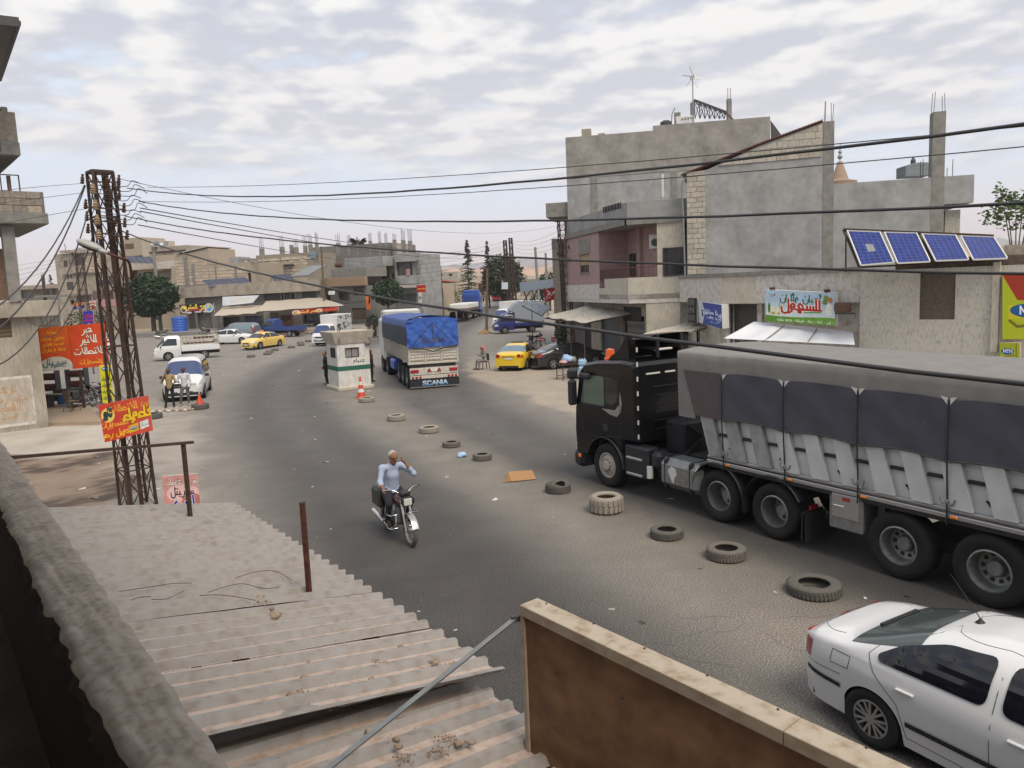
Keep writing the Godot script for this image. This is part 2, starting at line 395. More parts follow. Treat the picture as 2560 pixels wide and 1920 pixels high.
func ink(im: Image,s: String,cx: float,base: float,em: float,col: Color,thick := 0.16,latin := false,outline := Color(0,0,0,0),lean := 0.0) -> void:   # centred on cx
	var l := shape_word(s.reverse() if latin else s)
	var k := minf(em / 10.0,im.get_width() * 0.93 / maxf(l[-1],1.0))
	em = k * 10.0
	var x0: float = cx + l[-1] * k / 2
	for pass_ in (2 if outline.a > 0 else 1):
		var first: bool = outline.a > 0 and pass_ == 0
		var c := outline if first else col
		var r := em * thick / 2 + (maxf(1.5,em * 0.05) if first else 0.0)
		for g in l.slice(0,-1):
			for line in g[0].split("|",false):
				var q: PackedFloat64Array = line.split_floats(" ",false)
				for j in range(0,q.size() - 2,2):
					stroke(im,W(x0 - (g[1] + q[j]) * k + lean * q[j + 1] * k,base - q[j + 1] * k),W(x0 - (g[1] + q[j + 2]) * k + lean * q[j + 3] * k,base - q[j + 3] * k),r,c)
			if g[2]:
				var nd := int(g[2][0])
				var up: bool = g[2][1] == "u"
				var cxx: float = g[1] + g[3] * 0.5
				for d in nd:
					var off := W((d - (minf(nd,2) - 1) / 2.0) * 2.6,7.6 if up else -2.8) if d < 2 else W(0,9.6)
					if g[3] > 8.5 and g[2] == "1d": off.y = -2.8
					var p := W(x0 - (cxx + off.x) * k,base - off.y * k)
					stroke(im,p,p,r * 1.15,c)

func board(w: int,h: int,col: Color) -> Image:
	var im := Image.create(w,h,false,Image.FORMAT_RGB8)
	im.fill(col)
	return im

func disc(im: Image,ctr: Vector2,r: Vector2,col: Color) -> void:
	for y in range(maxi(0,int(ctr.y - r.y)),mini(im.get_height(),int(ctr.y + r.y + 1))):
		for x in range(maxi(0,int(ctr.x - r.x)),mini(im.get_width(),int(ctr.x + r.x + 1))):
			var d := (W(x,y) - ctr) / r
			if d.length() < 1.0: im.set_pixel(x,y,col)

func weather(im: Image,amount: float,sd: int) -> void:    # faint stains in a print
	var nz := FastNoiseLite.new()
	nz.seed = sd; nz.frequency = 0.02; nz.fractal_octaves = 4
	for y in im.get_height():
		for x in im.get_width():
			var k := 1.0 + amount * nz.get_noise_2d(x,y * 0.6)
			var c := im.get_pixel(x,y)
			im.set_pixel(x,y,Color(c.r * k,c.g * k,c.b * k))

func print_mat(key: String,im: Image,rough := 0.5) -> StandardMaterial3D:
	var m := StandardMaterial3D.new()
	m.resource_name = key
	m.albedo_texture = ImageTexture.create_from_image(im)
	m.texture_repeat = false
	m.roughness = rough
	M[key] = m
	return m

# A flat sign: a board of real thickness with its print a little proud of it. a..d: corners,counter-clockwise from bottom left.
func sign_board(called: String,label: String,a: Vector3,b: Vector3,c: Vector3,d: Vector3,m: Material,edge: Material,thick := 0.05,cat := "sign",group := "") -> Node3D:
	var o := thing(called,label,cat,(a + b) / 2,0,group)
	var off := o.position
	var nrm := (b - a).cross(d - a).normalized()
	var f := mb()
	f.quad(a - off + nrm * 0.004,b - off + nrm * 0.004,c - off + nrm * 0.004,d - off + nrm * 0.004)
	put("print",f,m,o)
	var k := mb()
	var q := [a - off,b - off,c - off,d - off]
	var z := nrm * thick
	k.quad(q[0],q[1],q[2],q[3]); k.quad(q[1] - z,q[0] - z,q[3] - z,q[2] - z)
	for i in 4: k.quad(q[i] - z,q[(i + 1) % 4] - z,q[(i + 1) % 4],q[i])
	put("panel",k,edge,o)
	return o

const FACADE := deg_to_rad(40.5)             # the balcony's house front runs this far to the left of the view
var along := V(-sin(FACADE),0,-cos(FACADE))
var outward := V(cos(FACADE),0,-sin(FACADE))
func st(s: float,t: float,y := 0.0) -> Vector3: return along * s + outward * t + Vector3.UP * y

func _ready() -> void:
	var cam := Camera3D.new()
	cam.name = "camera"; cam.fov = rad_to_deg(2 * atan(960.0 / FOC)); cam.near = 0.03; cam.far = 6000.0
	cam.transform = Transform3D(cam_basis,V(0,EYE,0))
	add_child(cam)
	cam.current = true
	var env := Environment.new()
	env.background_mode = Environment.BG_SKY
	env.tonemap_mode = Environment.TONE_MAPPER_LINEAR
	env.tonemap_exposure = 2.0
	env.background_energy_multiplier = 0.72
	env.sdfgi_enabled = true; env.ssao_enabled = true; env.ssil_enabled = true
	env.fog_enabled = true; env.fog_density = 0.0003; env.fog_light_color = Color(0.90,0.88,0.90)
	env.sky = cloudy_sky()
	var we := WorldEnvironment.new()
	we.name = "environment"; we.environment = env
	add_child(we)
	var sun := DirectionalLight3D.new()
	sun.name = "sun"; sun.light_energy = 0.5; sun.light_angular_distance = 30.0; sun.light_color = Color(1.0,0.95,0.88); sun.shadow_enabled = true
	sun.rotation_degrees = V(-54,32,0)
	add_child(sun)
	rng.seed = 11
	make_materials()
	ground()
	own_house()
	right_houses()
	far_houses()
	left_house()
	near_things()
	cars()
	trucks()
	street_things()
	trees()
	wires()
	people()
	litter()

func cloudy_sky() -> Sky:
	var a := FastNoiseLite.new(); a.seed = 21; a.frequency = 1.0; a.fractal_octaves = 6; a.noise_type = FastNoiseLite.TYPE_SIMPLEX_SMOOTH; a.fractal_gain = 0.52
	var b := FastNoiseLite.new(); b.seed = 5; b.frequency = 0.35; b.fractal_octaves = 3
	var air := func(el: float,az: float) -> Color:
		if el < -0.01: return Color(0.52,0.49,0.46)
		var hz := Color(0.825,0.785,0.785).lerp(Color(0.765,0.80,0.845),smoothstep(0.02,0.13,el)).lerp(Color(0.60,0.71,0.87),smoothstep(0.2,0.5,el))
		var dy := sin(el) + 0.09
		var p := W(sin(az),cos(az)) * cos(el) / dy
		var big := b.get_noise_2d(p.x * 0.8,p.y * 0.8)
		var d := a.get_noise_2d(p.x * 1.7,p.y * 1.7) + 0.25 * a.get_noise_2d(p.x * 5.1 + 40,p.y * 5.1)
		var cover := smoothstep(-0.75,-0.3,d + big * 0.6) * smoothstep(0.10,0.20,el + 0.06 * d + 0.05 * big)
		var lit := a.get_noise_2d(p.x * 1.7 + 0.14,p.y * 1.7 + 0.2) + 0.25 * a.get_noise_2d(p.x * 5.1 + 40.2,p.y * 5.1 + 0.25)
		var edge := clampf(0.42 + (d - lit) * 1.9 - d * 0.25,0,1)
		var cloud := Color(0.685,0.70,0.745).lerp(Color(0.865,0.86,0.85),edge)
		cloud = cloud.lerp(Color(0.77,0.76,0.77),smoothstep(0.45,0.12,el) * 0.5)
		return hz.lerp(cloud,cover * 0.97)
	var im := Image.create(768,384,false,Image.FORMAT_RGB8)
	for y in 384:
		var el := (0.5 - (y + 0.5) / 384) * PI
		for x in 768:
			im.set_pixel(x,y,air.call(el,((x + 0.5) / 768 - 0.5) * TAU) if el > -0.05 else Color(0.52,0.49,0.46))
	im.resize(4096,2048,Image.INTERPOLATE_CUBIC)
	var step := TAU / 4096
	for y in range(560,1030):                # finer where the eye looks,the same sky
		var el := (0.5 - (y + 0.5) / 2048) * PI
		for x in range(1560,2536):
			im.set_pixel((x + 2048) % 4096,y,air.call(el,(x + 0.5) * step))
	var pm := PanoramaSkyMaterial.new()
	pm.panorama = ImageTexture.create_from_image(im)
	var s := Sky.new()
	s.sky_material = pm
	return s

# --- the ground: one sheet to the horizon,the carriageways a sheet 4 mm above it; coloured as tar,dust and earth,the lanes darker towards the eye
func path_x(p: Array,z: float) -> float:     # where a line that runs away from the eye is at a depth
	if z >= p[0].y: return p[0].x + (p[0].x - p[1].x) / (p[0].y - p[1].y) * (z - p[0].y)
	for i in p.size() - 1:
		if z >= p[i + 1].y: return lerpf(p[i].x,p[i + 1].x,(z - p[i].y) / (p[i + 1].y - p[i].y))
	return p[-1].x
var lane_a := [W(4.6,-2),W(0.2,-8),W(-1.7,-13),W(-3.5,-17.5),W(-5.3,-21.7),W(-7.7,-26.8),W(-10.3,-34),W(-12.6,-42),W(-14.3,-52),W(-14.6,-62),W(-13.5,-74),W(-10.5,-90),W(-7,-106),W(-3,-122),W(0,-140),W(0,-160),W(-8,-200)]
var lane_b := [W(10,-4),W(5.9,-11.5),W(3.6,-15.5),W(1.3,-20),W(-0.8,-25.5),W(-2.6,-31),W(-3.7,-37),W(-4.8,-45),W(-5.9,-55),W(-6.6,-66),W(-6.5,-80),W(-5.5,-95),W(-3,-120),W(0,-140),W(0,-160),W(-8,-200)]
var median := [W(8,-4),W(3.9,-10.2),W(1.9,-14.6),W(-0.9,-19.6),W(-2.9,-24.4),W(-4.6,-28.6),W(-6.8,-34),W(-8.2,-38.5),W(-9.5,-44)]
var sand_edge := [W(12,-9),W(7.4,-16),W(4.2,-22),W(2.2,-26.8),W(1.1,-29.7),W(-0.1,-34),W(-2.4,-41),W(-3.2,-48),W(-3.0,-60)]
var left_edge := [W(-4.5,-11),W(-7.5,-18),W(-9.3,-22.5),W(-12.6,-30.9),W(-15.6,-38),W(-19,-44)]

func ground_colour(x: float,z: float,nz: FastNoiseLite) -> Color:
	var n1 := nz.get_noise_2d(x,z)
	var n2 := nz.get_noise_2d(x * 4.3 + 70,z * 4.3)
	var n3 := nz.get_noise_2d(x * 0.25 - 50,z * 0.25)
	if z < -170 or absf(x) > 110:
		var far := Color(0.36,0.27,0.20).lerp(Color(0.26,0.23,0.16),smoothstep(-0.1,0.35,n3))
		return far
	var c := Color(0.215,0.207,0.197) * (1.0 + 0.12 * n1 + 0.1 * n2)
	var k := 0.84
	# travelled lanes: dark tar,ruts polished by tyres,all darker towards the eye
	for lane in [lane_a,lane_b]:
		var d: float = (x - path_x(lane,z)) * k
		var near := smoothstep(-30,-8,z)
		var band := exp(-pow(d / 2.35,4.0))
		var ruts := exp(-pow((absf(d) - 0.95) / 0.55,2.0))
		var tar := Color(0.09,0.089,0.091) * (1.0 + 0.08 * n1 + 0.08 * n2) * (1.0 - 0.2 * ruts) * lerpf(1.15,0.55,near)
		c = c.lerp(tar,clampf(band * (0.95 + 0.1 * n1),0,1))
	if z > -45:
		var dm := (x - path_x(median,z)) * k + 0.25 * n1
		c = c.lerp(Color(0.20,0.188,0.172) * (1.0 + 0.12 * n2),(1.0 - smoothstep(0.45,1.55,absf(dm))) * (0.85 + 0.25 * n1) * smoothstep(-42,-36,z) if z < -36 else (1.0 - smoothstep(0.45,1.55,absf(dm))) * clampf(0.75 + 0.25 * n1,0,1))
	if z > -62:
		var ds := (x - path_x(sand_edge,z)) * k + 0.5 * n1
		c = c.lerp(Color(0.33,0.298,0.255) * (1.0 + 0.12 * n2),smoothstep(0.0,0.5,ds) * (1.0 - smoothstep(3.2,5.5,ds)) * smoothstep(-56,-42,z))
		c = c.lerp(Color(0.30,0.285,0.26) * (1.0 + 0.2 * n1),smoothstep(3.4,5.6,ds) * smoothstep(-60,-48,z))
		var dl := (path_x(left_edge,z) - x) * k + 0.5 * n1
		if z > -42 and dl > -1:
			c = c.lerp(Color(0.31,0.295,0.275) * (1.0 + 0.18 * n1 + 0.1 * n2),smoothstep(-0.2,0.7,dl) * smoothstep(-42,-34,z))
			var conc := smoothstep(-23.6,-24.6,z + 1.2 * n1) * smoothstep(-33,-30,z)
			c = c.lerp(Color(0.43,0.41,0.38) * (1.0 + 0.25 * n1),smoothstep(1.0,3.2,dl) * conc)
			var soil := smoothstep(1.2,2.4,dl + 1.5 * n1) * smoothstep(-24.6,-23.6,z + 1.2 * n1)
			c = c.lerp(Color(0.24,0.19,0.15).lerp(Color(0.075,0.055,0.045),smoothstep(-0.05,0.35,n1 + 0.6 * n2)),soil)
	if z < -60:
		var verge := maxf(smoothstep(4.5,7.5,absf((x - path_x(lane_a,z)) * 0.9) ) * smoothstep(-92,-110,z),0.0)
		c = c.lerp(Color(0.36,0.30,0.24) * (1.0 + 0.2 * n1),verge)
	return c

func sheet(xs: PackedFloat32Array,zs: PackedFloat32Array,lift: float,keep: Callable) -> MB:
	var nz := FastNoiseLite.new()
	nz.seed = 77; nz.frequency = 0.35; nz.fractal_octaves = 4
	var m := mb()
	var pts := []
	var cols := []
	for z in zs:
		var row := PackedVector3Array()
		var cr := PackedColorArray()
		for x in xs:
			row.append(V(x,rise(z) + lift,z))
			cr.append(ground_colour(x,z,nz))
		pts.append(row); cols.append(cr)
	for i in zs.size() - 1:
		for j in xs.size() - 1:
			if not keep.call((xs[j] + xs[j + 1]) / 2,(zs[i] + zs[i + 1]) / 2): continue
			for q in [[i,j],[i + 1,j],[i + 1,j + 1],[i,j],[i + 1,j + 1],[i,j + 1]]:   # zs fall,xs rise
				m.v.append(pts[q[0]][q[1]]); m.n.append(Vector3.UP); m.u.append(Vector2.ZERO); m.c.append(cols[q[0]][q[1]])
	return m

func ground() -> void:
	var gm := mat("ground",Color.WHITE,0.93,{"vc": true,"tex": "asphalt","scale": 0.2,"detail": "soft","dscale": 0.12,"hm": "asphalt","hms": 0.15,"world": true})
	gm.albedo_color = Color(1.36,1.33,1.29)
	var rm := mat("road",Color.WHITE,0.85,{"vc": true,"tex": "asphalt","scale": 0.2,"detail": "soft","dscale": 0.12,"hm": "asphalt","hms": 0.18,"world": true})
	rm.albedo_color = Color(1.36,1.33,1.29)
	var xs := PackedFloat32Array()
	var zs := PackedFloat32Array()
	var a := -26.0
	var left := []
	var stp := 0.4
	while a > -1500: a -= stp; stp *= 1.16; left.append(a)
	left.reverse()
	for q in left: xs.append(q)
	for i in 177: xs.append(-26 + i * 0.25)
	a = 18.0; stp = 0.4
	while a < 1500: a += stp; stp *= 1.16; xs.append(a)
	for q in [60.0,20.0,5.0,-1.0]: zs.append(q)
	for i in 190: zs.append(-3 - i * 0.25)
	a = -50.5; stp = 0.4
	while a > -2500: a -= stp; stp = minf(stp * 1.05,200.0) if a < -60 else 0.6; zs.append(a)
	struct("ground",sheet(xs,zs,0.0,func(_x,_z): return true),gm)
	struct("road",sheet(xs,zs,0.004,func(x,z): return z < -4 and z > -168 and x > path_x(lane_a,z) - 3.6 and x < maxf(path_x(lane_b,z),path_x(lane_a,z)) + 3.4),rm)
	var cr := mb()
	for i in 46:
		var p := V(rng.randf_range(-0.5,5.5),0.0062,rng.randf_range(-10.5,-6.5))
		var aa := rng.randf_range(-0.6,0.6) if i % 2 else rng.randf_range(1,2.2)
		for j in 16:
			aa += rng.randf_range(-0.5,0.5)
			var q := p + V(cos(aa),0,sin(aa)) * 0.055
			var w := V(-sin(aa),0,cos(aa)) * rng.randf_range(0.0012,0.0032)
			cr.quad(p - w,p + w,q + w,q - w); p = q
	tag(put("crack",cr,mat("crack",lin(0.02,0.02,0.02),0.95),get_node("road")),"","","","stuff")
	# far hills; blue haze is put into the farthest ridge's colour
	var nz := FastNoiseLite.new()
	nz.seed = 4; nz.frequency = 0.0022; nz.fractal_octaves = 5
	var hm := mat("hill",Color.WHITE,0.95,{"vc": true})
	for ridge in [[-700.0,30.0,6.0,-520.0,900.0],[-1500.0,52.0,26.0,-1500.0,1900.0],[-2300.0,105.0,40.0,-300.0,2300.0]]:
		var rows := []
		for i in 9:
			var row := PackedVector3Array()
			for j in 121:
				var x := lerpf(ridge[3],ridge[4],j / 120.0)
				var f := sin(i / 8.0 * PI / 2)
				row.append(V(x,-2 + f * maxf(2.0,ridge[1] * (0.85 + 0.35 * nz.get_noise_2d(x * 0.7,ridge[0])) + 10 * nz.get_noise_2d(x * 4,i * 30)),ridge[0] - i * 22))
			rows.append(row)
		var m := mb()
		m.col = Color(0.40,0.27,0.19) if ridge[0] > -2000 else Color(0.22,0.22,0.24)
		m.grid(rows)
		for i in m.v.size():
			var k := nz.get_noise_2d(m.v[i].x * 9,m.v[i].z * 9 + m.v[i].y * 40)
			m.c[i] = m.col * (1.0 + 0.5 * k) if k > -0.15 else Color(0.16,0.16,0.10)
		struct("hill",m,hm)

# --- the house one stands in,its balcony wall,the tin roof below it
func own_house() -> void:
	var m := mb()
	var back := 1.7
	m.xf = Transform3D(Basis(outward,Vector3.UP,-along),Vector3.ZERO)      # x outward,z back along the street
	m.box(V(-back - 0.15,3.2,4),V(0.3,6.4,26))                # the room wall behind the balcony
	var o := put("house_wall",m,mat("house_front",lin(0.34,0.30,0.26),0.9,{"tex": "blotch","scale": 0.4}))
	tag(o,"rough plastered house wall behind the balcony, outside the picture","house")
	m = mb(); m.xf = Transform3D(Basis(outward,Vector3.UP,-along),Vector3.ZERO)
	m.box(V(-0.62,3.09,4),V(2.1,0.18,26))
	m.box(V(-0.62,6.2,4),V(2.1,0.2,26))
	put("balcony_slab",m,M.concrete,o)
	# balcony wall with a crudely trowelled top
	var top := mat("cement",lin(0.36,0.325,0.285),0.95,{"tex": "blotch","scale": 1.2,"detail": "dirt","dscale": 3.0,"hm": "blotch","hms": 0.36})
	var nz := FastNoiseLite.new(); nz.seed = 8; nz.frequency = 2.0; nz.fractal_octaves = 4
	var pm := mat("cement_lip",lin(0.20,0.165,0.14),0.95,{"tex": "blotch","scale": 2.0,"hm": "bump","hms": 0.3})
	var lip := mb()
	var crest := mb()
	var rows := []
	var under := []
	for i in 300:
		var s := -0.4 + i * 0.025
		var row := PackedVector3Array()
		var ur := PackedVector3Array()
		var ti := 0.175 + 0.045 * s + 0.014 * nz.get_noise_1d(s * 2.5) + 0.008 * nz.get_noise_1d(s * 7 + 50)
		var to := 0.284 + 0.0506 * s + 0.008 * nz.get_noise_1d(s * 5 + 90)
		for j in 22:
			var f := j / 21.0
			var t := lerpf(ti,to,f)
			var y := 4.1 + 0.006 * nz.get_noise_2d(s * 1.2,t * 5) + 0.004 * nz.get_noise_2d(s * 1.6 + 5,t * 22) - 0.014 * pow(absf(f * 2 - 1),6.0)
			row.append(st(s,t,y))
		for j in 8:
			var f := j / 7.0
			ur.append(st(s,ti + 0.006 + 0.05 * sin(f * 2.4) + 0.02 * nz.get_noise_2d(s * 4,j),3.985 + 0.105 * f + 0.004 * nz.get_noise_2d(s * 9,j * 5)) if j < 7 else row[0])
		rows.append(row); under.append(ur)
	crest.grid(rows); lip.grid(under)
	var p := thing("balcony_wall","rough grey cement balcony wall in the lower left corner with a ragged inner edge","wall",st(2,0.3,3.2))
	for q in [crest,lip]: q.xf = Transform3D.IDENTITY
	for w in [[crest,top,"coping"],[lip,pm,"plaster_edge"]]:
		for i in w[0].v.size(): w[0].v[i] -= p.position
		put(w[2],w[0],w[1],p)
	var body := mb()
	for s in range(-2,8):
		var a := st(s,0.222 + 0.045 * s) - p.position
		var b := st(s + 1,0.222 + 0.045 * (s + 1)) - p.position
		var c := st(s + 1,0.27 + 0.0506 * (s + 1)) - p.position
		var d := st(s,0.27 + 0.0506 * s) - p.position
		var y0 := Vector3.UP * 3.1
		var y1 := Vector3.UP * 4.07
		body.quad(b + y0,a + y0,a + y1,b + y1); body.quad(d + y0,c + y0,c + y1,d + y1); body.quad(a + y1,d + y1,c + y1,b + y1)
	put("body",body,mat("brown_shaded",lin(0.04,0.022,0.017),0.8,{"tex": "blotch","scale": 1.0}),p)  # brown with the shade inside the balcony put into the colour
	# tin roof: corrugated sheets,each a part,lapped along their long sides
	var r := thing("corrugated_roof","dusty corrugated tin roof sloping towards the street below the balcony","roof",st(4,1.4,2.7))
	var edges := [8.2,7.2,6.35,5.5,4.72,3.9,3.06]
	for i in 6: tin_sheet(r,edges[i],edges[i + 1],0.34,func(s): return 2.49 + 0.086 * (s - 3.07),0.005 * i,i == 5,40 + i)
	for q in [[3.5,2.3,0.0],[2.3,1.3,0.01],[1.3,0.3,0.02]]: tin_sheet(r,q[0],q[1],0.34,func(s): return 2.3 + 0.05 * s,-0.11 + q[2],false,60 + int(q[0]),0.1)
	var f := mb()
	for s in [5.0,7.0]: f.bar(st(s,0.4,2.90) - r.position,st(s,2.5,2.50) - r.position,0.06,0.08)
	for t in [0.6,1.5,2.35]: f.bar(st(0.3,t,2.53 + (2.62 - t) * 0.19 - 0.1) - r.position,st(8.15,t,2.63 + (2.62 - t) * 0.19 - 0.14) - r.position,0.05,0.05)
	for s in edges.slice(0,6): f.bar(st(s - 0.012,0.4,roof_y(0.4) - 0.04) - r.position,st(s - 0.012,2.4,roof_y(2.4) - 0.04) - r.position,0.07,0.03)  # dark bars added under the laps to put in the shade between sheets
	put("frame",f,M.dark_inside,r)
	f = mb()
	for s in [0.5,4.0,8.0]: f.bar(st(s,2.35,0) - r.position,st(s,2.35,2.5) - r.position,0.08,0.08)
	put("post",f,M.rust_steel,r)
	# shop wall under the roof
	m = mb(); m.xf = Transform3D(Basis(outward,Vector3.UP,-along),Vector3.ZERO)
	m.box(V(0.15,1.5,-3),V(0.3,3.0,14))
	put("shop_front",m,M.plaster_white,o)

func roof_y(t: float) -> float: return 2.6 + (2.62 - t) * 0.19

func tin_sheet(r: Node3D,s0: float,s1: float,t0: float,t_end: Callable,lift: float,torn: bool,sd: int,skew := 0.0) -> void:
	var nz := FastNoiseLite.new(); nz.seed = sd; nz.frequency = 0.9; nz.fractal_octaves = 3
	var n := int(round((s0 - s1) / 0.165))
	var prof := []
	for i in n:
		for q in [[0.0,0.0],[0.46,0.0],[0.6,0.034],[0.82,0.034],[0.96,0.0]]: prof.append([s0 - 0.026 - (s0 - s1 - 0.026) * (i + q[0]) / n,q[1]])
	if not torn: prof.append([s1,0.0])
	var m := mb()
	var rows := []
	for j in 33:
		var row := PackedVector3Array()
		for q in prof:
			var te: float = t_end.call(q[0]) + 0.012 * nz.get_noise_1d(q[0] * 9) + (0.012 if q[1] > 0 else 0.0)
			var t := lerpf(t0,te,j / 32.0)
			var s: float = q[0]
			if torn and q == prof[-1]:                      # the bent,torn outer side of the last sheet
				s = s1 + 0.10 + 0.03 * nz.get_noise_1d(t * 4) + (0.11 * exp(-pow((t - 1.38) / 0.09,2.0))) - 0.03 * (t - 1.0)
			var y: float = roof_y(t) + lift + q[1] + 0.006 * nz.get_noise_2d(s * 0.8,t * 1.2)
			row.append(st(s + skew * (t - 1.0),t,y) - r.position)
		rows.append(row)
	for j in 32:
		for i in prof.size() - 1:
			m.col = Color(0.44,0.36,0.31) if prof[i][1] == 0.0 and prof[i + 1][1] == 0.0 else Color(0.28,0.27,0.255)  # pinkish dust on the flats; ridges darkened to put in their shading
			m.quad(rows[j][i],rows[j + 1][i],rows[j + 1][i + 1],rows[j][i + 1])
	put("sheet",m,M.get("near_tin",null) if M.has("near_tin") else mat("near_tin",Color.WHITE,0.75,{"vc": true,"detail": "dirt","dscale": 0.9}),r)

func near_things() -> void:
	# the sign board seen from behind
	var o := thing("shop_sign","brown back of a large shop sign with a cream top edge","sign",st(1.3,2.25,2.5))
	var back := mat("sign_back",lin(0.27,0.16,0.085),0.6,{"tex": "rust","scale": 0.35})
	var sa := 2.58
	var sb := -0.6
	var t0 := func(s: float) -> float: return 2.12 + 0.047 * (s - 0.94)
	var bx := func(m: MB,ss0: float,ss1: float,ta: float,tb: float,y0: float,y1: float) -> void:
		var c := []
		for q in [[ss0,ta],[ss1,ta],[ss1,tb],[ss0,tb]]: c.append(st(q[0],t0.call(q[0]) + q[1]) - o.position)
		var a := Vector3.UP * y0
		var b := Vector3.UP * y1
		for i in 4: m.quad(c[(i + 1) % 4] + a,c[i] + a,c[i] + b,c[(i + 1) % 4] + b)
		m.quad(c[0] + b,c[3] + b,c[2] + b,c[1] + b); m.quad(c[1] + a,c[2] + a,c[3] + a,c[0] + a)
	var m := mb()
	bx.call(m,sa - 0.012,sb,0.012,0.09,2.05,3.265)
	put("back_panel",m,back,o)
	var cream := mat("cream_tin",lin(0.42,0.36,0.28),0.6,{"tex": "dirt","scale": 1.0})
	for q in [[sa,1.225],[1.221,sb]]:
		m = mb()
		bx.call(m,q[0],q[1],0.0,0.108,3.27,3.293); bx.call(m,q[0],q[1],-0.003,0.004,3.245,3.292)
		put("top_strip",m,cream,o)
	m = mb()
	bx.call(m,sa + 0.004,sa - 0.02,0.0,0.1,2.05,3.268)
	put("end_strip",m,cream,o)
	m = mb()
	bx.call(m,sa,sb,0.1,0.118,2.05,3.283)
	put("face",m,M.tin_cream,o)
	m = mb()
	for i in 9:
		var s := 2.5 - i * 0.3
		m.sph(st(s,t0.call(s) + 0.094 + 0.01 * (i % 2),3.295) - o.position,Vector3.ONE * 0.005,6)
	for q in [[1.75,2.72],[1.5,2.68],[2.35,3.05],[1.95,3.1]]: m.sph(st(q[0],t0.call(q[0]) + 0.012,q[1]) - o.position,Vector3.ONE * 0.008,6)
	put("screw",m,M.rust_steel,o)
	# brace
	var b := thing("brace","galvanised steel angle bracing the shop sign, running down over the tin roof","brace",st(2.6,1.7,2.9))
	m = mb()
	var p0 := st(2.62,2.19,3.215) - b.position
	var p1 := st(2.42,0.98,3.02) - b.position
	m.bar(p0,p1,0.026,0.004); m.bar(p0 + V(-0.012,-0.012,0),p1 + V(-0.012,-0.012,0),0.004,0.024)
	put("angle",m,M.steel,b)
	m = mb(); m.box(p0 + V(0.01,0,0),V(0.05,0.03,0.012),0.004)
	put("lug",m,M.steel_dark,b)
	# posts and rail
	var pst := thing("steel_post","rusty steel post standing alone on the middle of the tin roof","post",st(4.82,2.2,roof_y(2.2)))
	m = mb(); m.box(V(0,0.33,0),V(0.034,0.66,0.034),0.003)
	put("tube",m,M.rust_brown,pst)
	m = mb(); m.box(V(0,0.667,0),V(0.036,0.016,0.036),0.003)
	put("cap",m,M.rust_steel,pst)
	pst = thing("steel_rail","dark steel post with a long rail at the far end of the tin roof","rail",st(7.5,2.28,roof_y(2.28)))
	m = mb(); m.box(V(0,0.36,0),V(0.036,0.74,0.036),0.003)
	put("post",m,M.rust_steel,pst)
	m = mb(); m.bar(st(7.48,2.37,3.40) - pst.position,st(7.48,0.3,3.56) - pst.position,0.026,0.026)
	put("bar",m,M.rust_steel,pst)
	# stones,a steel offcut and wires lying on the roof
	var sm := mat("stone_chip",lin(0.33,0.25,0.19),0.95,{"tex": "blotch","scale": 6.0})
	var spots := [[968,1666,1.2,"cluster of pebbles beside it"],[1090,1658,1.0,"near the right edge of the roof"],[760,1702,1.3,"left of the brace in the lower roof"],[730,1741,1.4,"above the torn roof edge"],[686,1542,1.9,"on the ridge below the lone post"],[680,1523,0.9,"just behind the big flat stone"],[1003,1620,0.9,"near the middle seam"],[928,1701,0.8,"left of the brace middle"],[772,1659,0.6,"on the fourth sheet"],[1062,1675,0.5,"beside the brace"],[1148,1862,1.2,"on the lower sheet by the sign"],[992,1851,0.9,"on the lower sheet middle"],[996,1870,1.0,"lying lowest on the lower sheet"],[1180,1860,0.9,"by the dented screw of the lower sheet"],[650,1497,1.4,"in the straw left of the lone post"],[920,1832,0.7,"on the bent strip of the lower sheet"]]
	for i in spots.size():
		var q = spots[i]
		var w := rock_on_roof(q[0],q[1])
		m = mb()
		m.sph(Vector3.ZERO,V(0.024,0.012,0.018) * q[2],8,0.9,i)
		var k := put("stone",m,sm)
		k.position = w + V(0,0.008,0); k.rotation.y = i
		tag(k,"small brown stone on the tin roof, " + q[3],"stone","stones lying on the tin roof")
	m = mb()
	for i in 420:
		var c: Array = [[960,1660],[1115,1850],[1085,1657],[1100,1880],[660,1500],[750,1740],[1010,1895]][i % 7]
		var w := rock_on_roof(c[0] + rng.randfn() * 14,c[1] + rng.randfn() * 7)
		m.box(w + V(0,0.003,0),V(0.004,0.004,0.004) * rng.randf_range(0.5,2.2))
	for i in 120:
		var w := rock_on_roof(rng.randf_range(480,1150),rng.randf_range(1400,1880))
		m.box(w + V(0,0.003,0),V(0.004,0.003,0.004) * rng.randf_range(0.5,1.6))
	tag(put("gravel",m,sm),"loose grit and chips scattered over the tin roof","gravel","","stuff")
	m = mb()
	m.bar(rock_on_roof(505,1840) + V(0,0.03,0),rock_on_roof(590,1812) + V(0,0.03,0),0.035,0.03)
	tag(put("steel_offcut",m,M.rust_brown),"short rusty steel offcut lying on the edge of the torn roof sheet","scrap")
	var ww := ["longest rusty wire curling left of the lone post","thin wire lying farthest left on the tin roof","short wire left of the curled wires","arched wire nearest behind the lone post","tiny wire bit beside the leftmost wire","straight thin wire under the arched one"]
